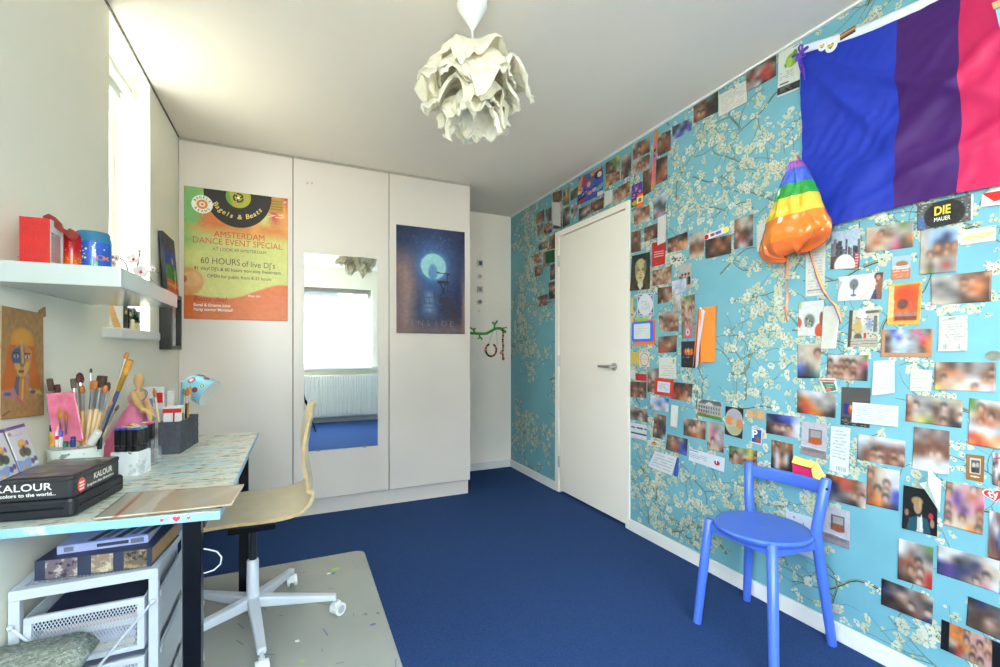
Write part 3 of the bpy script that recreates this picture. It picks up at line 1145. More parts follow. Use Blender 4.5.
def p_framed_card():
    c = Cv(48, 62, (206, 214, 222))
    c.rect(.06, .05, .94, .95, (58, 76, 160)).ell(.5, .5, .46, .47, (232, 236, 240), .06).rect(.14, .25, .86, .75, (232, 236, 240)).rect(.22, .1, .78, .9, (232, 236, 240))
    c.ell(.14, .12, .07, .05, (206, 214, 222), .4).ell(.86, .12, .07, .05, (206, 214, 222), .4).ell(.14, .88, .07, .05, (206, 214, 222), .4).ell(.86, .88, .07, .05, (206, 214, 222), .4)
    return c.script(.26, .32, .76, .72, 6, (150, 158, 176), .6)


def p_lettering_art():
    c = Cv(76, 84, (60, 84, 196))
    rr_ = random.Random(5)
    cols = [(240, 160, 50), (206, 50, 36), (40, 130, 110), (30, 30, 30), (240, 170, 180), (238, 232, 214), (60, 84, 196)]
    c.poly([(0, .15), (.12, 0), (.2, .0), (.14, .42), (0, .5)], cols[0]).poly([(.22, .08), (.32, .0), (.36, .35), (.2, .4)], cols[1])
    c.poly([(.34, .02), (.46, 0), (.44, .32), (.36, .3)], cols[2]).poly([(.5, .05), (.95, .0), (.98, .10), (.55, .2)], cols[0]).poly([(.66, .1), (.98, .06), (.96, .2), (.7, .24)], cols[1])
    c.ell(.84, .24, .16, .14, cols[3], .1).ell(.88, .24, .09, .10, cols[5], .1).poly([(.3, .36), (.62, .24), (.64, .32), (.34, .46)], cols[1])
    c.ell(.45, .42, .08, .10, cols[4], .2).poly([(.56, .3), (.62, .3), (.62, .55), (.55, .55)], cols[2]).rect(.0, .5, .16, .62, cols[5]).rect(.1, .4, .2, .6, cols[0])
    for k in range(10):
        x, y = rr_.uniform(.15, .75), rr_.uniform(.54, .66)
        c.line(x, y, x + rr_.uniform(-.08, .08), y + rr_.uniform(-.06, .06), .018, rr_.choice([cols[3], cols[5]]))
    c.ell(.5, .74, .09, .07, cols[0], .15).ell(.68, .70, .1, .07, cols[4], .15).poly([(.74, .7), (1, .55), (1, .72), (.78, .84)], (90, 190, 170))
    c.poly([(.0, .82), (.3, .70), (.36, .84), (.05, .98)], cols[3]).poly([(.02, .88), (.34, .80), (.34, .88), (.04, 1)], cols[1]).ell(.6, .92, .3, .06, cols[6], .2).rect(.8, .86, 1, 1, cols[5])
    return c


def p_purple():
    c = Cv(30, 54, (92, 54, 148))
    for k in range(14):
        c.ell(random.uniform(.1, .9), random.uniform(.1, .6), random.uniform(.05, .14), random.uniform(.03, .07), random.choice([(180, 90, 190), (60, 36, 90), (210, 170, 220)]), .5, .8)
    c.rect(0, .68, 1, 1, (60, 52, 40)).ell(.3, .84, .26, .12, (190, 190, 70), .3).ell(.7, .9, .2, .08, (90, 70, 110), .4)
    return c


def p_cup():
    c = Cv(30, 44, (222, 226, 222))
    c.poly([(.05, .08), (.95, .16), (.9, .26), (.03, .18)], (214, 70, 60)).poly([(.1, .24), (.85, .3), (.9, .9), (.2, .98)], (70, 128, 90))
    c.ell(.36, .84, .2, .12, (226, 110, 80), .3).script(.3, .42, .8, .74, 3, (220, 230, 220), .9).line(.0, .0, .3, .0, .04, (240, 200, 120))
    return c


def p_postercode():
    c = Cv(40, 70, (232, 236, 224))
    c.ell(.60, .30, .27, .15, (150, 196, 60), .15).ell(.72, .18, .10, .08, (130, 176, 50), .2).ell(.5, .33, .12, .10, (188, 216, 96), .3).line(.3, .35, .35, .40, .03, (120, 160, 50))
    c.script(.1, .48, .7, .66, 4, (140, 140, 132), .7).rect(.1, .735, .5, .765, (50, 50, 46)).rect(0, .80, 1, .965, (44, 50, 42)).script(.12, .82, .7, .93, 3, (190, 196, 186), .7).rect(.78, .84, .95, .93, (60, 66, 58))
    return c.line(.62, .04, .95, .03, .008, (80, 80, 76))


def p_city():
    c = Cv(44, 56, (190, 210, 226))
    rr_ = random.Random(9)
    for k in range(12):
        x = k / 12
        hh = rr_.uniform(.15, .5)
        c.rect(x, hh, x + rr_.uniform(.06, .14), .8, rr_.choice([(70, 72, 80), (110, 112, 116), (140, 138, 134), (54, 60, 74)]))
    for k in range(70):
        c.rect(*(lambda x, y: (x, y, x + .025, y + .02))(rr_.uniform(0, .95), rr_.uniform(.3, .7)), (176, 178, 180), .6)
    c.rect(0, .66, 1, 1, (96, 66, 60)).ell(.5, .92, .36, .30, (240, 240, 240), .12).rect(.85, .6, .97, 1, (206, 70, 70)).script(.86, .62, .96, .98, 5, (240, 230, 230), .9)
    return c.rough(8, 2)


def p_tee_tree():
    c = Cv(56, 44, (228, 230, 232))
    c.rect(.84, 0, 1, 1, (150, 100, 76)).ell(.9, .12, .09, .16, (110, 64, 44), .2).ell(.9, .18, .05, .1, (206, 150, 124), .3).poly([(.75, 1), (.86, .5), (.9, 1)], (70, 72, 110))
    c.ell(.37, .36, .10, .22, (104, 108, 108), .3, .9).line(.37, .4, .37, .8, .012, (80, 84, 84)).ell(.37, .80, .07, .05, (110, 112, 110), .4)
    c.poly([(.0, .1), (.10, .22), (.0, .7)], (186, 186, 180)).line(.55, .95, .85, .4, .04, (232, 206, 186), .8)
    return c.rough(7, 2)


def p_tee_lion():
    c = Cv(46, 54, (222, 224, 222))
    c.ell(.0, .62, .16, .16, (196, 96, 62), .2).poly([(0, .7), (.3, .95), (0, 1)], (230, 226, 220)).ell(.47, .56, .21, .19, (116, 118, 112), .4, .9)
    for k in range(14):
        c.ell(random.uniform(.32, .62), random.uniform(.42, .72), .035, .03, random.choice([(60, 62, 60), (190, 190, 180)]), .6, .9)
    return c.ell(.9, .84, .2, .2, (214, 84, 54), .2).ell(.94, .52, .08, .2, (150, 90, 66), .3).rect(0, 0, .12, .2, (176, 206, 160)).rough(6, 2)


def p_street():
    c = Cv(46, 56, (206, 202, 182))
    rr_ = random.Random(2)
    c.rect(0, 0, .12, 1, (92, 78, 64)).ell(.45, .15, .14, .26, (250, 250, 246), .5).rect(.6, .25, .8, .55, (176, 190, 206)).rect(.84, .2, .95, .6, (112, 112, 112)).rect(.55, .05, .98, .12, (106, 96, 84))
    c.ell(.3, .45, .16, .22, (196, 172, 110), .5).ell(.34, .74, .14, .11, (96, 96, 90), .3).rect(.52, .62, .62, .78, (206, 54, 46)).ell(.7, .42, .08, .1, (120, 160, 206), .4)
    c.rect(.1, .78, 1, 1, (186, 180, 164)).line(.1, .85, 1, .83, .008, (120, 112, 100)).line(.1, .93, 1, .9, .008, (120, 112, 100))
    for k in range(30):
        c.ell(rr_.uniform(.1, 1), rr_.uniform(.1, .78), .03, .025, rr_.choice([(130, 110, 80), (222, 216, 196), (90, 90, 90), (200, 120, 70)]), .6, .7)
    return c.rough(6, 2)


def p_mauer():
    c = Cv(70, 44, (96, 96, 94))
    rr_ = random.Random(4)
    for k in range(160):
        c.rect(*(lambda x, y: (x, y, x + .03, y + .05))(rr_.random(), rr_.random()), rr_.choice([(50, 50, 50), (150, 150, 146), (196, 194, 186), (70, 74, 84)]), .8)
    c.ell(.08, .72, .12, .26, (70, 110, 190), .5, .7).ell(.5, .55, .37, .56, (32, 31, 30), .08)
    c.put(((c.x > .965) * 1.0), (226, 226, 222))
    return c.rough(8, 2)


def p_ticket():
    c = Cv(50, 26, (232, 228, 206))
    c.line(.12, .6, .35, .45, .07, (226, 214, 120)).line(.35, .45, .62, .66, .07, (226, 214, 120)).line(.62, .66, .9, .45, .07, (226, 214, 120)).line(.9, .45, .6, .4, .05, (226, 214, 120)).line(.12, .6, .4, .78, .05, (226, 214, 120))
    return c.rect(.03, .06, .1, .1, (206, 90, 70)).rect(.85, .05, .97, .10, (80, 80, 80)).script(.55, .1, .75, .16, 1, (110, 110, 100), .7)


def p_small_poster():
    c = Cv(34, 42, (176, 198, 214))
    c.ell(.55, .34, .32, .12, (176, 120, 70), .3).rect(.0, .56, 1, 1, (214, 132, 92)).script(.1, .40, .9, .70, 3, (236, 232, 224), .9, .9)
    return c.script(.1, .74, .9, .94, 3, (232, 206, 190), .6)


def p_orange_frame():
    c = Cv(50, 62, (232, 178, 70))
    c.poly([(.12, .06), (.92, .04), (.90, .90), (.2, .92)], (226, 110, 40)).ell(.55, .28, .34, .2, (226, 76, 34), .6).ell(.75, .52, .14, .2, (206, 86, 58), .5, .8)
    c.ell(.45, .5, .16, .12, (96, 66, 64), .5, .9).rect(.22, .72, .88, .8, (150, 130, 150), .8).rect(.24, .8, .88, .9, (120, 60, 40), .8).poly([(0, .05), (.17, .06), (.2, .8), (.0, .85)], (240, 214, 160), .75)
    return c.rough(6, 3)


def p_kraft_photo():
    a = spec('GbwcGMGgg/DcbwGGMOg/gcwwcGROG/DGccGGgOo', 34, 44)
    c = Cv(44, 42, (190, 142, 110))
    c.a[1:35, 4:42] = a[:, :38]
    return c


def p_tag():
    c = notes((214, 214, 202), 7, 40, 48, (140, 140, 130), .5, .3, .92, .2, .7)
    c.line(.05, .3, .45, .75, .008, (120, 118, 108)).line(.1, .1, .9, .12, .006, (150, 150, 140)).line(.35, .06, .6, .06, .008, (70, 70, 66))
    for k in range(12):
        c.line(.2 + .05 * k, .80, .2 + .05 * k, .93, .008, (90, 90, 86), .8)
    return c.rough(7)


def p_concert():
    c = Cv(40, 54, (84, 82, 76))
    c.rect(.08, .42, .7, .70, (36, 40, 120)).ell(.36, .57, .10, .14, (206, 60, 40), .3).ell(.36, .52, .05, .06, (240, 190, 60), .4).ell(.55, .5, .1, .12, (90, 60, 160), .5)
    return c.rect(0, .78, 1, 1, (50, 50, 44)).script(.05, .8, .95, .98, 4, (200, 200, 190), .7)


def p_red_card():
    c = Cv(40, 60, (204, 44, 40))
    return c.script(.18, .36, .88, .66, 3, (240, 214, 206), .95, 1).script(.35, .88, .65, .92, 1, (240, 190, 180), .6)


def p_red_frame():
    c = Cv(44, 44, (222, 66, 52))
    c.rect(.15, .2, .82, .80, (226, 230, 238))
    return c.script(.22, .3, .76, .74, 5, (120, 126, 150), .6)


def p_flower_card():
    c = Cv(34, 40, (234, 230, 216))
    for k in range(22):
        t = k / 22 * 2 * PI
        c.ell(.5 + .42 * math.cos(t), .5 + .43 * math.sin(t), .05, .04, random.choice([(206, 70, 50), (226, 150, 60), (120, 140, 80)]), .5)
    return c.script(.2, .3, .8, .7, 3, (190, 170, 150), .5)


def p_postcard():
    c = notes((226, 228, 216), 5, 40, 48, (160, 160, 150), .45, .1, .9, .35, .92)
    return c.rect(.80, .08, .92, .24, (150, 176, 130)).line(.6, .28, .95, .28, .008, (180, 176, 160))


def p_textcard():
    c = Cv(50, 44, (228, 234, 240))
    return c.script(.08, .12, .95, .42, 1, (70, 74, 80), .8, .95).script(.08, .5, .95, .8, 1, (60, 64, 70), .85, .95).script(.2, .86, .8, .94, 1, (206, 90, 80), .6)


def p_envelope():
    c = Cv(70, 36, (226, 232, 242))
    c.line(.04, .12, .24, .14, .03, (176, 60, 96)).script(.04, .3, .5, .72, 3, (130, 138, 156), .6)
    return c.ell(.80, .52, .075, .17, (190, 40, 40), .12)


def p_house():
    c = Cv(50, 38, (206, 214, 222))
    c.poly([(.0, .3), (.2, .05), (.9, .05), (1, .3), (1, .85), (0, .8)], (176, 174, 166)).poly([(.02, .22), (.2, .0), (.95, .0), (1, .22)], (112, 110, 112))
    for k in range(9):
        for r in range(2):
            c.rect(.06 + .1 * k, .36 + .22 * r, .11 + .1 * k, .5 + .22 * r, (84, 86, 90))
    c.poly([(.35, .2), (.5, .08), (.65, .2), (.65, .3), (.35, .3)], (206, 204, 196))
    c.rect(0, .82, 1, 1, (96, 146, 60)).rect(.05, .78, .4, .86, (190, 80, 60), .8)
    return c.rough(8, 2)


def p_plate():
    c = Cv(40, 54, (36, 34, 36))
    c.ell(.5, .5, .52, .46, (196, 190, 172), .06).ell(.5, .32, .4, .25, (186, 176, 186), .5).ell(.25, .48, .22, .16, (226, 150, 84), .3).ell(.8, .55, .2, .18, (226, 148, 90), .3).ell(.5, .78, .36, .14, (176, 178, 140), .5).ell(.5, .5, .14, .1, (206, 180, 150), .5)
    return c


def p_plaster():
    c = Cv(44, 22, (228, 178, 122))
    return c.rect(.36, 0, .64, 1, (218, 166, 112)).rough(4, 2)


def p_parking():
    c = Cv(44, 60, (228, 232, 236))
    c.rect(.06, .14, .94, .92, (54, 86, 170)).ell(.62, .66, .20, .10, (60, 140, 90), .2).ell(.68, .80, .24, .10, (206, 66, 54), .2).rect(.2, .02, .8, .1, (206, 170, 160))
    return c


def p_brown_card():
    c = Cv(40, 54, (160, 104, 46))
    c.rect(.2, .12, .82, .72, (206, 200, 184)).rect(.26, .2, .76, .68, (90, 88, 80))
    c.ell(.42, .40, .10, .10, (196, 190, 176), .4).ell(.62, .38, .09, .10, (176, 170, 156), .4).ell(.42, .58, .12, .10, (52, 52, 50), .4).ell(.62, .57, .11, .10, (66, 64, 60), .4)
    return c.line(.25, .84, .75, .84, .014, (232, 228, 220)).ell(.5, .84, .1, .03, (236, 232, 226), .3)


def p_crew():
    c = Cv(30, 54, (190, 186, 180))
    c.rect(.0, .45, .3, 1, (120, 84, 70))
    for k in range(3):
        c.ell(.25 + .26 * k, .46, .09, .07, (188, 120, 86), .3).ell(.25 + .26 * k, .41, .09, .04, (60, 40, 34), .4).rect(.14 + .26 * k, .54, .38 + .26 * k, .86, (38, 38, 42))
    return c.rect(.3, .85, .9, 1, (214, 176, 140)).rough(6, 2)


def p_bottle_photo():
    c = Cv(34, 64, (176, 160, 146))
    c.a = spec('lEEg/hLSh/SLhS/hSLG/BhSG/gpMG/EMMG', 64, 34)
    return c.ell(.5, .86, .16, .08, (240, 220, 224), .3).ell(.5, .86, .07, .04, (214, 60, 90), .4)


def p_blackwhite():
    c = Cv(34, 28, (226, 226, 220))
    for k in range(16):
        c.ell(random.uniform(.1, .9), random.uniform(.2, .85), .09, .07, random.choice([(40, 40, 40), (90, 90, 90), (210, 210, 206)]), .5)
    return c


def p_darksuit():
    c = Cv(46, 60, (20, 22, 24))
    c.poly([(.12, 1), (.2, .72), (.45, .62), (.72, .66), (.84, 1)], (34, 84, 96)).poly([(.42, 1), (.44, .66), (.56, .66), (.62, 1)], (206, 204, 196)).ell(.44, .42, .12, .17, (176, 140, 110), .15)
    c.ell(.42, .30, .17, .10, (170, 140, 84), .4).ell(.5, .36, .04, .12, (196, 160, 126), .5).ell(.82, .58, .07, .07, (206, 40, 60), .3).ell(.86, .74, .06, .10, (170, 130, 106), .4).ell(.12, .6, .06, .08, (150, 110, 90), .4)
    return c.ell(.55, .78, .03, .2, (230, 226, 220), .4)


def p_bars():
    c = Cv(60, 30, (20, 20, 24))
    c.a[:, 9:50] = spec('OoSSpS/OOSpSS/LoOSpS/KRGSSp', 30, 41)
    return c


def p_crew2():
    c = Cv(30, 60, (206, 200, 196))
    c.a = spec('wqwA/qAwq/hwww/qwAq/Dqhq', 60, 30)
    c.line(.2, .5, .95, .56, .012, (240, 240, 236)).line(.1, .2, .8, .1, .02, (180, 60, 50))
    return c


def p_room(fire=(206, 96, 48), dark=(120, 112, 112)):
    c = Cv(40, 54, (196, 194, 202))
    c.rect(.3, .2, .82, .62, dark).rect(.36, .24, .76, .42, (164, 160, 162)).ell(.56, .54, .26, .10, fire, .3).rect(0, .74, 1, 1, (150, 142, 148)).line(.0, .72, 1, .76, .012, (226, 224, 226)).rect(.1, .78, .9, .86, (120, 106, 110), .7)
    return c.rough(5)


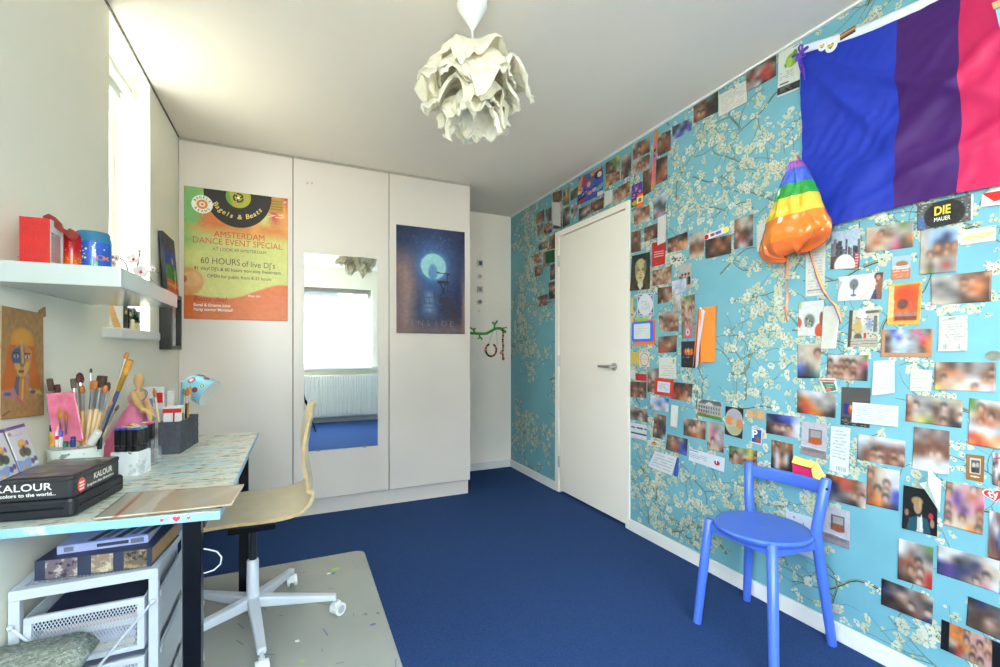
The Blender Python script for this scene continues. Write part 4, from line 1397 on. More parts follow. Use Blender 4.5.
ITEMS = '''
photo_print|photo|0|536.5 214 544.5 209 544.5 221 536.5 224|hBA/oBD/hSB|blurred photo of brown heads, leftmost in the top row beside the far corner
photo_print|photo|0|546 210 551.5 207 551.5 220 546 223|gED/GDg/lgD|slim dark photo right beside the brown-heads photo, nearest the far corner
photo_print|photo|0|537.5 225.5 543 223 543 234 538 236|qGg/BSG|tiny grey photo hanging under the leftmost brown-heads photo
photo_print|photo|0|544 225 552 221 552 232 544 236|hSl/BhS/hBD|small warm brown photo below the slim dark photo near the far corner
photo_print|photo|0|539 241 547.5 238 547.5 248 539 250.5|lwl/DhS/Kgq|small photo with a pale sky top above the green card, near the far corner
photo_print|photo|1|549.5 237 556 233.5 556 248 549.5 250|hOD/SDK/hBK|small dark photo touching the door frame just above the green card
photo_print|photo|0|534.5 255 542 252 542 262 534.5 264|BhS/oSl/hRB|small ruddy photo left of the green card, nearest the far corner
photo_print|photo|0|543.5 252.5 550 250 550 265.5 543.5 268|qhG/Ggq/hGg|narrow grey photo tucked partly behind the dark green card
note_card|card|3|546.5 252 555.5 249.5 555.5 262 546.5 263.5|@green|plain dark green square card beside the top left of the door
photo_print|photo|0|535 266.5 543 264.5 543 274.5 535 277|BhG/DSB/BDG|small brown photo lowest left of the column under the green card
photo_print|photo|0|550.5 265 556 263 556 278.5 550.5 280.5|DKB/BSB/KDK|narrow dark photo against the door frame just below the green card
photo_print|photo|0|549 283 555.5 281 555.5 298 549 299.5|KDK/hSL/DKh/BKD|narrow photo of two people beside the door frame, second from the bottom
photo_print|photo|0|539 296.5 548 294 548 305 539 307|BDBD/SBSh/BSDB|small square group photo, lowest of all left of the door
photo_print|photo|0|553 193 562 190 562 201 553 203|DBD/BhA/BAB|dark brown photo just above the narrow blank white sheet left of the door top
photo_print|photo|0|553.5 214 562 212 562 228 553.5 229|GgG/gDg|photo almost hidden behind the narrow blank white sheet
note_paper|paper|4|553 202 561.5 203 562 227 554 225|@white|narrow blank white sheet curling off the wall left of the door top
photo_print|photo|0|563.5 190 569.5 186 569.5 204 563.5 206|ELh/hYO/BEg|small photo with orange and green tones right of the narrow blank white sheet
photo_print|photo|0|571 192 581.5 184 581.5 195 571 201|EDD/DBE/DED|dark green photo tucked left of the colourful cut-out letter print
photo_print|photo|0|563 209 570 206 570 224 563 228|GDg/DGL/KDg|grey and black photo above the left end of the door frame
photo_print|photo|0|571.5 205 578 202 578 215 571.5 218|wGw/KGg/wGc|pale photo of a dark figure above the left part of the door
photo_print|photo|0|579 209 590 204 590 215 579 221|KBS/BWL/DBh|photo with a bright white patch directly below the cut-out letter print
photo_print|photo|1|591 203 604 197 604 208 591 213.5|RBD/BSB/hAD|reddish brown photo below the right half of the cut-out letter print
art_print|print|3|580 178 603.5 166 604.5 194 578 206|@lettering|colourful abstract cut-out letter print pinned above the door
photo_print|photo|0|606 163 620 155 620 171 606 175|KEEY/DhEE/BDDL|photo with a lime green patch right of the cut-out letter print
photo_print|photo|0|606 176 620 170 620 180 606 188|BShB/OSSh/YBSB|warm skin-toned photo just below the lime green patch photo
photo_print|photo|0|621.5 157 631.5 152 631.5 174.5 621.5 180.5|lLG/gAD/GDK/hKG|tall photo of a dark figure against a pale wall above the door's right end
photo_print|photo|0|633 145 650 136.5 650 152 633.5 160|lDBG/DSOh/RhBK|photo of two people under the ceiling with red at its lower left corner
photo_print|photo|0|633 161 650 154 650 168.5 633 175|lLBD/GhSB/LSSl|photo of a brown-haired head, directly below the photo with the red corner
note_paper|paper|2|605.5 192 613.5 189 613.5 202 605.5 207|@white|small blank off-white note just above the door frame
photo_print|photo|0|614.5 189 630 181 630 195 614.5 203|LBAh/hSSB/LSLh|photo of warm faces over the right end of the door frame
photo_print|photo|0|658 135 671 130 671 150.5 658 156.5|LhD/SBh/EoB/ADB|tall auburn photo right of the top of the pink and orange strip
photo_print|photo|1|657 160 668 155 668 179.5 656.5 185|DKD/KBS/BoS/oBA|tall dark photo right of the lower half of the pink and orange strip
photo_print|photo|0|643 172 652 167.5 652 191 643 197|BDh/DBA/KDB/BKD|dark photo left of the pink strip, right of the purple poster
bookmark_strip|ribbon|4|656 131 659 129 655.8 190 652.3 191|@strip|long pink and orange paper strip hanging near the ceiling right of the door
picture_card|card|0|632 186 642.5 181 642.5 203.5 632 208|@purple|purple comic-like picture card at the upper right corner of the door
bottle_sticker|sticker|4|638 193 644.5 192 644.5 206.5 638 207.5|@bottle|red juice bottle sticker stuck over the purple picture card
photo_print|photo|0|654 199 666 191 666 214 654 220|ccw/gKc/cgK/qpG|pale blue photo of a person outdoors above the narrow white strip
photo_print|photo|0|634 211 650 205 650 221 634.5 225|lSDo/BohB/hLLW|photo of brown heads below the red juice bottle sticker
photo_print|photo|0|631.5 232 641 230 641 251 631.5 253|qAB/BSA/ADB/DAA|tall auburn photo beside the door frame above the old-style portrait
photo_print|photo|0|644.5 228 658 223 658 237.5 645 242|BDDB/hBSD/BSBD|dark brown photo left of the blank white strip, above the red card
note_paper|paper|3|659 218 667.5 214 667 242 659 245.5|@white|blank white strip hanging over the top corner of the red card
note_card|card|2|653 243 666.5 241 666 264 653 267|@redcard|tall red card with white handwriting-like text near the old-style portrait
photo_print|photo|0|668 239 688 231.5 688 249 668 253|DBgK/hoSO/DSoL|wide warm photo of close faces right of the tall red card
sticker_print|sticker|0|670.5 256 682 252.5 682 262.5 671 264|@bw|little black and white doodle sticker between the red card and the trio photo
photo_print|photo|0|690 234 704.5 230.5 704.5 256 690 259.5|GLl/lGL/ABA/BhB/LLL|upright photo of a pale hat over a brown face, left of the dark candle-lit photo
photo_print|photo|1|706 240 732 234.5 732 253.5 706 259|DKoKo/KDoDB/KoDoK/DKDKD|very dark amber-lit photo under the rainbow tube sticker
tube_sticker|sticker|3|704.5 236.5 730 226 730.8 231.5 706 240|@tube|slanted white sticker with coloured letters, a red end and a yellow end
photo_print|photo|0|735 220 753.5 214 753.5 245.5 734.5 249.5|hLlB/BLGl/SDDg/gRDG/DwGD|tall photo of a small group left of the rainbow bag
note_paper|paper|0|757 225 775 219 775 248 757 252|@white|blank white sheet half hidden behind the rainbow bag
portrait_print|print|2|633 256 651 252 651 289 631 291|@portrait|dark old-style portrait print of a pale person beside the door
photo_print|photo|0|653 271 672 266 672 283 653 286|hSLB/SLSh/BSBL|pale skin-toned photo right of the old-style portrait
photo_print|photo|0|679.5 265 692 262.5 692 287 679.5 291|@crew|photo of three people in black, under the black and white doodle sticker
photo_print|photo|2|673 281.5 687.5 277.5 687.5 291 673 296|wwcw/wccw/lwcc|washed-out pale blue photo overlapping the trio in black
photo_print|photo|1|674 296 681 294 681 311 674 313|lww/GlL/lGl|narrow washed-out white photo under the pale blue photo
photo_print|photo|0|658 288 672.5 286 672.5 301.5 658 304|DBhB/BDSh/DhBL|dark photo of two heads right of the blue and white framed card
photo_print|photo|1|682 297 695.5 294 694.5 337.5 682.5 339|@bottlephoto|tall photo with a pink label at its foot, left of the orange envelope
photo_print|photo|0|659 313 679 311 679 331 660 332|lGSl/hABS/LBSh/lSAB|photo of reddish brown heads above the photo of a single leaning head
note_card|card|1|638 294 654 292.5 654.5 315.5 638 317|@framed|white card with an ornate blue border under the old-style portrait
photo_print|photo|0|658.5 337 677.5 335 677 352 659 353|GDBh/BhSB/RoBK|brown photo of a leaning head left of the black fruit card
picture_card|card|1|682 341.5 696 341 696 368 682 367|@fruit|black card with glowing red fruit beside the orange envelope
sticky_note|note|0|631.5 352 640 352 640 364.5 631.5 364|@yellow|plain yellow sticky note beside the door handle
note_card|card|1|640 352.5 650 352 650 367 640 366.5|@flower|small cream card with a flower border right of the yellow sticky note
postcard|card|2|660 357.5 677 357.5 677.5 379 660 377.5|@postcard|white written postcard above the red-framed card
note_paper|paper|0|630 370 635.5 370 635.5 379 630 378|@white|tiny white slip at the door frame above the two-face photo
note_card|card|0|636 373 647 374.5 647 381 636 380|@red|small plain red card above the two-face photo by the door
photo_print|photo|1|631 381.5 647 382 647 398 631 397|BqDqA/DSBSD/BSASB|photo of two long-haired faces beside the door below the handle
photo_print|photo|0|648 369 659.5 368 659.5 393 648 391.5|lGq/gwq/hSG/BhS/DSB|tall photo left of the red-framed card, partly behind it
note_card|card|3|656.5 377.5 675 379.5 674 397 655.5 394|@redframe|red card framing a white text sheet, overlapping the tall photo
photo_print|photo|1|675 382 693 384 692.5 402 672 398.5|KDKBD/ARDSB/RDOSP|dark red group photo right of the red-framed card
photo_print|photo|0|630.5 406 648 409 648 422.5 630.5 419|lGlG/gDhg/GgWD|grey photo of several people beside the door, above the white lettered card
photo_print|photo|0|651 395 669 399 669 412 650 409|wwccb/wcbcw/GWwGw|photo of a blue roofline under a pale sky below the red-framed card
photo_print|photo|1|655 413 667 416 666 440 653.5 436.5|lhq/BDg/SDN/hgD/qDc|upright photo of standing people below the blue roofline photo
note_paper|paper|1|672 404.5 679 406 678 428 671 426|@white|narrow blank white strip below the dark red group photo
note_card|card|0|631 422.5 647 425.5 647 441 630.5 437|@textcard|white card with two lines of dark lettering beside the door
flower_sticker|sticker|0|648 440 658 441 657.5 447 648 445|@flowersticker|tiny white and orange flower sticker beside the white lettered card
photo_print|photo|0|668 434 688 439 687.5 456 666 449|qhqGN/BSobN/gBobb|photo of a person in bright blue above the pale envelope
note_paper|paper|0|676 457 679.5 458 678.5 477 674 475.5|@bluecard|blue card peeping out behind the folded white note
folded_note|paper|4|657 451 679 457 674 475.5 650 466|@foldnote|tilted folded white handwritten note, lowest by the door
photo_print|photo|0|698 398.5 722.5 402.5 722 421 697.5 415|@house|postcard photo of a grand grey house with a green lawn
photo_print|photo|0|684 418 706 421.5 706 440 684 435|lqBPS/DSPSB/gBoSB|wide photo of two bright faces below the grand grey house
photo_print|photo|0|708 421 724 424.5 724 453 707.5 449|LGGl/LMGG/LMwG/LPGp/PLPB|upright photo of a person in pink in a mirror, under the grand house
envelope|envelope|1|690 448 725.5 458 725 472 689.5 460|@envelope|long pale envelope with a round red stamp mark
photo_print|photo|0|726 406 744 409 743 439 725.5 434|@plate|photo of a round plate of orange food
plaster_strip|plaster|1|747 410 765 411 765 419.5 747.5 417.5|@plaster|tan sticking plaster stuck on the wallpaper near the plate photo
parking_sticker|sticker|1|752.5 426 763 428 762 445 751.5 442.5|@parking|small blue sticker with a white letter P
photo_print|photo|0|767 413 800 417 800 438.5 766.5 433|NNbbc/gNNbw/DSPSw/KgDpw|wide navy blue photo of pale faces near the chair back
photo_print|photo|0|730 445.5 758 451 757 468 729.5 462|EElEYE/BPBLYS/hSBPhS|green and yellow outdoor group photo left of the chair's left post
photo_print|photo|0|772 439.5 793.5 444 793 472 771.5 467|hhhh/BhhB/gwDwD/DwOwK/KwDDK|photo of two figures in white just above the chair back
photo_print|photo|0|694 106.5 718.5 91 718.5 112 694 123.5|DBDGTD/oSoDDK/BPSDKK/DoBDDK|dark photo of two faces up under the ceiling left of the white letter
photo_print|photo|0|672.5 127 692.5 117.5 692 130 673 141|gNlNc/NcNNb/cbbcb|blue photo high under the ceiling
letter_sheet|paper|1|719 96 747 80.5 748 102 719.5 117|@letter|white typed letter sheet up under the ceiling
photo_print|photo|2|747 74 777 55.5 777 76 747.5 92.5|GDGGBK/DRLRRG/hGDRRB/GGwDRD|dark red crowd photo high on the wall right of the white letter
leaflet|poster|1|779.5 53 803 41 800 89 778 97.5|@leaflet|white leaflet with a lime green fruit and black foot beside the big flag
receipt|receipt|0|806.5 243 826.5 241 825 295 806 297|@receipt|long pale till receipt below the rainbow bag
photo_print|photo|0|832 232 861 229 860 268 831 269.5|@city|photo of grey city towers behind a white shirt
photo_print|photo|0|839 277 884 272 882 299 838 301|@teetree|photo of a white shirt printed with a dark tree
photo_print|photo|0|799 302 824 300 823 336 798 336|@teelion|photo of a white shirt printed with a grey animal sketch
folded_paper|paper|2|824.5 307 842 305 838 349 823 349|@fold|tall folded white paper between the animal shirt and the street photo
photo_print|photo|0|850 310.5 880 308 878 347 848 347|@street|photo of a sunny brick street with a red box
photo_print|photo|0|866 228 914 221 914 247 866 253|lLlGlEG/lSSBGLG/LoSLpgO/BLLGMDg|wide blurred photo of two faces outdoors just under the flag
picture_poster|poster|1|918 206 974 194 974 220 918 231|@mauer|black and white city wall poster with a yellow title under the flag
ticket|ticket|0|961 231 996.5 225 996.5 240.5 961 245.5|@ticket|cream train ticket with a looping yellow band
photo_print|photo|0|921 231 959 225 957.5 272 920 275|lcccc/lccNc/lcNNc/lGhhh/lhBhh/LGLGG/lqGRG/LEGGG|tall photo of blue domed towers over a crowd
picture_card|card|0|892 257 911 255 911 278 892 280|@smallposter|little orange and blue poster card right of the city tower photo
photo_print|photo|0|931 277 992 270.5 991.5 301.5 931 305.5|lGlGBhBh/GgGlhSoB/GGgGSoOB/lGGgDSoD/lLlGDDBD|wide photo of a grey street and an orange-haired head
framed_photo|photo|0|889.5 284.5 923 281.5 920.5 324.5 887.5 325|@orangeframe|orange glowing photo in a yellow paper border
photo_print|photo|0|882 329.5 933.5 328.5 932.5 357.5 881 357|@kraftphoto|photo of grey and red blurs on a tan paper mount
paper_tag|paper|0|939.5 317 968 314.5 968.5 351 939 351.5|@tag|crumpled white printed label sheet with a bar pattern
photo_print|photo|0|798 344 822 343.5 820 378 798 378|lLL/lLS/GlL/bgL/NKT|upright dim room photo with blue at its foot, left of the photo of three sitters
photo_print|photo|0|828 355 869 355 868 381 827 378|lwlLllE/hPSSPBM/SPhSSpK/PSSPSBK|wide photo of three people sitting close, below the brick street photo
sticker_print|sticker|4|820 378 837 378 840 391 826 393|@cup|white sticker with a red band and green cup
note_paper|paper|1|875 361 896 360 896 393 873 396|@curl|blank white sheet with a curling corner right of the three sitters
photo_print|photo|0|798 389 837 394.5 836 418 798 412.5|lwwwGl/BOGGlG/oROGGg/DROODK|photo of red and orange party blur left of the dark concert card
picture_card|card|0|842 387 871 388 870 428 841 424.5|@concert|dark grey concert card partly covered by a handwritten sheet
note_paper|paper|3|854 402 900 406 899.5 427 853 422|@handwrite|folded handwritten white sheet lying over the dark concert card
photo_print|photo|0|802 421 828 424 826.5 460 801 454|@room|photo of a pale fireplace with orange glow above the chair back
receipt|receipt|0|831.5 426 851 428 849 476 830 470|@receiptcode|long white till receipt right of the pale fireplace photo
photo_print|photo|0|858 434 906 441 905 467.5 857.5 459|wwlwwww/cGqAqAq/GASPASP/gASPASA|wide photo of two long-haired women outdoors
note_paper|paper|0|911 369 932.5 370 932 391.5 910.5 391|@creamnote|small cream handwritten note above the photo with the black top
photo_print|photo|0|935 362 996.5 362.5 996 392 934.5 390|LBDGDGGB/BSoSqGBh/BSLSWwSS/YSLWLSwp|wide photo of a party of people round a table
photo_print|photo|0|907 394 963.5 400.5 962 428 906 421|PGGGLGL/BPGgDPDL/AlGLDPDP/oLYEhSKK|wide photo of a selfie with dark hair and a black top
photo_print|photo|0|970 398 1003 402 1003 450 968.5 444|EwLw/EhAh/LoSA/GSoS/wwwc/ROLO/OROL|photo of a brown-haired head above orange food, cut by the right edge
photo_print|photo|0|914.5 426.5 950 431 949.5 475.5 912.5 469|qGqGq/GqBqq/ABAAB/BAPPA/lwwlw/wwwww|instant-style photo of heads with a white lower border
photo_print|photo|0|868 465 900 471 899 511 867 504|hLWw/hLWw/BLPw/oSPb/BOPb/oOBN|photo with orange and violet glare below the two long-haired women
photo_print|photo|1|904.5 485 938.5 492 938 536.5 903 528|@darksuit|black photo of a fair-haired person in a teal jacket
photo_print|photo|0|946.5 481 985.5 488.5 983.5 535 944 524.5|SLpPS/SVpop/pVqpM/SpVpS/SLSLS/PLLOS|pink and purple photo of two faces right of the paper crane
brown_card|card|0|967 454 985 456 984 482.5 966.5 479|@browncard|small brown card holding a tiny framed picture
photo_print|photo|0|993 452 1004 455 1004 488 993 484|@crew2|narrow photo strip cut by the right edge beside the brown card
heart_tag|tag|1|988 489 1003 492 1003 503 988 500|@none|red heart-shaped tag with white letters
photo_print|photo|0|990 510 1004 514 1004 562 988.5 557|wqA/qwq/ANg/BAD|photo of dark red hair cut by the right edge below the heart tag
photo_print|photo|0|826.5 473.5 867 483 866 509 825 498|DoRoBl/NNoRBS/GNgGSP/gGgDKL|dark photo with a red band right beside the chair's right post top
photo_print|photo|0|824 504.5 850.5 511.5 850 549.5 823 540|@room2|photo of a grey fireplace just right of the chair's right post
note_paper|paper|0|786 510 815 518 815 560 786 548|@dots|white sheet with small dark dots on the wall behind the blue seat
photo_print|photo|0|899 538 934 547.5 932.5 590 898 578.5|wlGE/wqGg/AoSl/BSPR/DDPR|upright photo of two people below the black photo of a teal jacket
photo_print|photo|0|938 544.5 1000 561 999 593 937.5 573|lwwGGlw/wLKgNPL/NVNNqPL/NVNqPpw|wide photo of violet sofas and a dark head
photo_print|photo|0|882 578 934 597.5 932.5 624.5 881.5 604|KgKGBl/NqPqgK/KKBPqP/KDKDBN|dark wide photo of faces, nearest the skirting board
photo_print|photo|0|968.5 596 1003 609 1003 641 967 625|KNgg/gDDg/DDPB/DDBg|dark photo of a single face above the black-barred photo
photo_print|photo|0|942 619 1003 644 1003 676 941 648|@bars|photo with black bars at both ends, lowest at the right edge
'''
PAINT = dict(
    green=lambda: Cv(12, 12, (34, 96, 58)).rough(4), white=lambda: Cv(12, 20, (232, 230, 222)).rough(3), lettering=p_lettering_art,
    strip=lambda: Cv(8, 60, (240, 124, 130)).rect(0, 0, 1, .2, (240, 140, 50)).rect(0, .86, 1, 1, (240, 150, 80)).rect(.2, .32, .8, .36, (60, 40, 40)).rect(.2, .42, .7, .45, (60, 40, 40)).rough(6),
    purple=p_purple, redcard=p_red_card, bw=p_blackwhite, portrait=p_portrait, crew=p_crew, bottlephoto=p_bottle_photo, framed=p_framed_card,
    fruit=p_fruit_card, yellow=lambda: Cv(12, 14, (232, 200, 92)).rough(4), flower=p_flower_card, postcard=p_postcard, red=lambda: Cv(14, 10, (204, 50, 48)).rough(4),
    redframe=p_red_frame, textcard=p_textcard, bluecard=lambda: Cv(10, 18, (60, 104, 196)).rough(4),
    foldnote=lambda: notes((232, 236, 238), 5, 40, 34, (150, 160, 170), .5), house=p_house, envelope=p_envelope, plate=p_plate, plaster=p_plaster,
    parking=p_parking, letter=lambda: notes((232, 228, 216), 10, 44, 36, (160, 152, 140), .4).rect(.55, .02, .62, .08, (90, 90, 80)), leaflet=p_postercode, receipt=p_receipt, city=p_city,
    teetree=p_tee_tree, teelion=p_tee_lion, fold=lambda: Cv(22, 40, (214, 214, 200)).poly([(1, .2), (1, 1), (.62, 1)], (240, 240, 238)).rough(3), street=p_street, mauer=p_mauer,
    ticket=p_ticket, smallposter=p_small_poster, orangeframe=p_orange_frame, kraftphoto=p_kraft_photo, tag=p_tag, cup=p_cup,
    curl=lambda: Cv(20, 26, (222, 226, 224)).rough(3), concert=p_concert, handwrite=lambda: notes((228, 232, 236), 8, 60, 34, (140, 146, 156), .5).line(.5, 0, .5, 1, .005, (200, 204, 210)),
    room=p_room, room2=lambda: p_room((150, 84, 60), (96, 88, 88)), receiptcode=p_receipt_code, creamnote=lambda: notes((222, 226, 206), 6, 34, 34, (170, 174, 156), .5), darksuit=p_darksuit,
    browncard=p_brown_card, crew2=p_crew2, dots=lambda: Cv(30, 40, (214, 224, 240)).ell(.3, .12, .03, .02, (60, 60, 70), .4).ell(.62, .22, .03, .02, (60, 60, 70), .4).ell(.86, .36, .03, .02, (60, 60, 70), .4).ell(.5, .8, .03, .02, (60, 60, 70), .4).rough(4),
    bars=p_bars, flowersticker=lambda: Cv(24, 16, (232, 232, 220)).ell(.65, .5, .28, .34, (232, 170, 60), .3).ell(.65, .3, .1, .14, (150, 90, 40), .4),
)
CUT = {}          # outlines for stickers that are not rectangles
for ln in ITEMS.strip().split('\n'):
    nm, cat, lay, px, sp, label = ln.split('|')
    if sp in ('@none', '@tube', '@bottle'):
        continue
    lay = int(lay)
    pv = [float(x) for x in px.split()]
    q = [onX(pv[i], pv[i + 1], RX) for i in range(0, 8, 2)]
    img = PAINT[sp[1:]]() if sp[0] == '@' else spec(sp)
    curl = .010 if sp in ('@curl', '@fold', '@foldnote') else (.006 if cat in ('paper', 'receipt', 'envelope') else .003)
    if sp in ('@plaster', '@green', '@flowersticker', '@parking', '@cup', '@bw'):
        curl = .0005
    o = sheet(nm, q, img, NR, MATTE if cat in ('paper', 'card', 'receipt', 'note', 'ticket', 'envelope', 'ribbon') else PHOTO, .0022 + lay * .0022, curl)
    tag(o, label, cat, 'photos stuck on the blossom wallpaper' if cat == 'photo' else None)
    c_ = sum(q, V3()) / 4
    if sp == '@mauer':
        mb = MB()
        R_ = (q[1] - q[0]).normalized()
        up = R_.cross(NR) * -1
        up = up if up.z > 0 else -up
        s_ = (q[1] - q[0]).length
        fr = lambda a, d: (q[0] + R_ * (s_ * a) - up * d, R_, up, NR)
        hgt = (q[0] - q[3]).length
        letters(mb, 'DIE', hgt * .46, fr(.49, hgt * .40), 0, 'CENTER', .0115, .0009, width=s_ * .29)
        mb.build('lettering', [INKY, INKW], o)
        mb = MB()
        letters(mb, 'MAUER', hgt * .22, fr(.49, hgt * .72), 1, 'CENTER', .0115, 0.0, width=s_ * .29)
        mb.build('lettering', [INKY, INKW], o)
    if sp == '@parking':
        mb = MB()
        letters(mb, 'P', .055, (c_ + V3((0, .008, .004)), V3((0, -1, 0)), V3((0, 0, 1)), NR), 0, 'CENTER', .0068, .0010)
        mb.build('lettering', INKW, o)
    if sp == '@envelope':
        mb = MB()
        p = q[0] * .2 + q[1] * .8
        r_ = (q[1] - q[0]).normalized()
        letters(mb, '1', .026, (p - V3((0, 0, .028)), r_, V3((0, 0, 1)), NR), 0, 'CENTER', .0105, .0012)
        mb.build('lettering', INKW, o)


def ln_of(key):
    for ln in ITEMS.strip().split('\n'):
        if key in ln.split('|')[4]:
            f = ln.split('|')
            pv = [float(x) for x in f[3].split()]
            return f[0], f[1], [onX(pv[i], pv[i + 1], RX) for i in range(0, 8, 2)], f[5]


# heart-shaped tag
hp = []
for k in range(40):
    t = 2 * PI * k / 40
    hp.append((.0016 * 16 * math.sin(t) ** 3, .0016 * (13 * math.cos(t) - 5 * math.cos(2 * t) - 2 * math.cos(3 * t) - math.cos(4 * t))))
hc = onX(994.5, 495, RX)
fr = (hc, V3((0, -.97, .2)).normalized(), V3((0, .2, .97)).normalized(), NR)
b = MB().prism([(x * 1.0, y * .85) for x, y in hp], .002, .0035, fr, 1)
b.prism([(x * .88, y * .75) for x, y in hp], .0035, .0037, fr, 0)
letters(b, 'ty', .030, (hc + V3((0, .002, .002)), fr[1], fr[2], NR), 1, 'CENTER', .0039, .0007)
tag(b.build('heart_tag', [RED, mat('tag_pink_white', (238, 206, 204), .5)]), 'red heart-shaped tag with white lettering at the right edge', 'tag')

# ------------------------------------------------------------------ solid things on the right wall
def wallfr(u, v, rot=0.0):
    c = onX(u, v, RX)
    R = V3((0, -math.cos(rot), math.sin(rot)))
    U = V3((0, math.sin(rot), math.cos(rot)))
    return (c, R, U, NR)


def oct_rect(w_, h_, r, n=5):
    pts = []
    for cx, cy, a0 in ((w_ / 2 - r, h_ / 2 - r, 0), (-w_ / 2 + r, h_ / 2 - r, 1), (-w_ / 2 + r, -h_ / 2 + r, 2), (w_ / 2 - r, -h_ / 2 + r, 3)):
        for k in range(n + 1):
            a = (a0 + k / n) * PI / 2
            pts.append((cx + r * math.cos(a), cy + r * math.sin(a)))
    return pts


# rainbow tube sticker
_, _, q, lb = ln_of('@tube')
A, B_ = (q[0] + q[3]) / 2, (q[1] + q[2]) / 2
L_ = (B_ - A).length
R_ = (B_ - A).normalized()
U_ = NR.cross(R_) if NR.cross(R_).z > 0 else R_.cross(NR)
fr = ((A + B_) / 2, R_, U_, NR)
b = MB().prism(oct_rect(L_, .030, .0145), .009, .0096, fr, 0)
b.prism([(x * 1 - L_ / 2 + .016, y) for x, y in oct_rect(.028, .026, .012)], .0096, .0098, fr, 1)
b.prism([(x * 1 + L_ / 2 - .018, y) for x, y in oct_rect(.032, .026, .0125)], .0096, .0098, fr, 2)
for k in range(8):
    x = -L_ / 2 + .042 + k * (L_ - .09) / 8
    b.prism([(x + a, c_) for a, c_ in ((0, -.008), (.011, -.006), (.009, .009), (-.002, .007))], .0096, .0098, fr, (3, 1, 4, 2, 3, 1, 4, 3)[k])
tag(b.build('tube_sticker', [PAPERW, RED, INKY, mat('violet_ink', (110, 90, 190), .5), mat('blue_ink', (70, 110, 200), .5)]), lb, 'sticker')

# juice bottle sticker
_, _, q, lb = ln_of('@bottle')
c_ = sum(q, V3()) / 4
w_, h_ = (q[1] - q[0]).length, (q[0] - q[3]).length
fr = (c_, V3((0, -1, 0)), V3((0, 0, 1)), NR)
b = MB().prism([(-.5 * w_, -.5 * h_), (.5 * w_, -.5 * h_), (.5 * w_, .2 * h_), (.34 * w_, .30 * h_), (.34 * w_, .36 * h_), (-.34 * w_, .36 * h_), (-.34 * w_, .3 * h_), (-.5 * w_, .2 * h_)], .008, .0105, fr, 0)
b.prism([(x, y + .43 * h_) for x, y in oct_rect(.8 * w_, .14 * h_, .06 * w_)], .008, .012, fr, 1)
b.prism(oct_rect(.94 * w_, .42 * h_, .02 * w_), .0105, .0108, fr, 2)
b.prism([(x * .8, y - .02 * h_) for x, y in oct_rect(.6 * w_, .26 * h_, .1 * h_)], .0108, .0110, fr, 3)
tag(b.build('bottle_sticker', [mat('juice_orange', (226, 96, 54), .4), RED, INKC, TREE]), lb, 'sticker')

# yellow stick
a, c_ = onX(633, 298, RX), onX(632.6, 335, RX)
b = MB().tube([a + NR * .006, (a * .6 + c_ * .4) + NR * .006, c_ + NR * .006], [.0055, .006, .005], n=10, k=0)
b.tube([(a * .56 + c_ * .44) + NR * .006, (a * .53 + c_ * .47) + NR * .006], .0066, n=10, k=1)
tag(b.build('pencil', [mat('yellow_lacquer', (222, 176, 74), .4), INKK], smooth=True), 'long yellow pencil taped upright beside the door, above the toy board', 'pencil')

# magnetic drawing board toy
q = [onX(u, v, RX) for u, v in ((633.6, 322.3), (655, 320), (654.6, 341), (633.4, 342))]
c_ = sum(q, V3()) / 4
w_, h_ = abs(q[0].y - q[1].y), q[0].z - q[3].z
bd = thing('drawing_board', 'toy magnetic drawing board with a blue frame and orange back, stuck beside the door', 'toy', c_ + NR * .002)
fr = (c_, V3((0, -1, 0)), V3((0, 0, 1)), NR)
MB().prism([(x + .004, y - .006) for x, y in oct_rect(w_ * 1.02, h_ * 1.22, .018)], .002, .008, fr).build('back_plate', mat('toy_orange', (234, 112, 40), .4), bd)
MB().prism(oct_rect(w_, h_, .016), .008, .016, fr).build('frame', mat('toy_blue', (62, 102, 226), .4), bd, bevel=.002)
b = MB().prism(oct_rect(w_ * .76, h_ * .74, .008), .016, .0168, fr)
b.build('drawing_screen', mat('screen_grey', (196, 206, 206), .5), bd)
b = MB()
rr = random.Random(8)
for r in range(5):
    for k in range(9):
        x, y = -w_ * .32 + k * w_ * .075, h_ * .26 - r * h_ * .125
        b.prism([(x, y), (x + .006, y + rr.uniform(-.003, .004)), (x + .005, y + .003)], .0168, .0170, fr)
b.build('drawn_line', INKG, bd)
MB().prism([(x - .004, y + h_ * .58) for x, y in oct_rect(w_ * .5, h_ * .12, .007)], .008, .014, fr).build('slider', mat('toy_green', (120, 200, 60), .4), bd)

# orange envelope bulging off the wall, papers sticking out
T = lambda u, v, d: onX(u, v, RX) + NR * d
ev = thing('envelope_holder', 'open orange envelope full of white papers pinned to the wall', 'envelope', onX(707, 360, RX) + NR * .01)
b = MB()
o_ = [T(699, 309, .004), T(717, 305.5, .004), T(716, 362, .004), T(704, 363, .004), T(694.5, 366, .004)]
f_ = [T(703, 310, .03), T(717, 306, .012), T(716, 362, .012), T(704.5, 362, .024)]
b.add(o_, [(0, 1, 2, 3, 4)])
b.add(f_ + o_, [(0, 1, 2, 3), (1, 5, 6, 2), (3, 2, 6, 7)])
l_ = [T(699, 309, .004), T(702.5, 311, .034), T(697.5, 367, .034), T(694, 366, .004)]
b.add(l_, [(0, 1, 2, 3)])
b.build('pocket', mat('orange_envelope', (232, 128, 40), .55, .05), ev, solid=.0012)
b = MB()
for k, (du, d) in enumerate(((0, .012), (1.2, .018), (2.4, .023))):
    b.add([T(701.5 + du * .6, 307 + k, d), T(708.5 + du * .5, 311, d + .012), T(702 + du, 345, d + .012), T(700.4 + du, 367 - k, d + .012), T(697 + du, 368 - k, d)], [(0, 1, 2, 3, 4)])
b.build('papers', mat('bluish_paper', (224, 230, 242), .8), ev, solid=.0008)

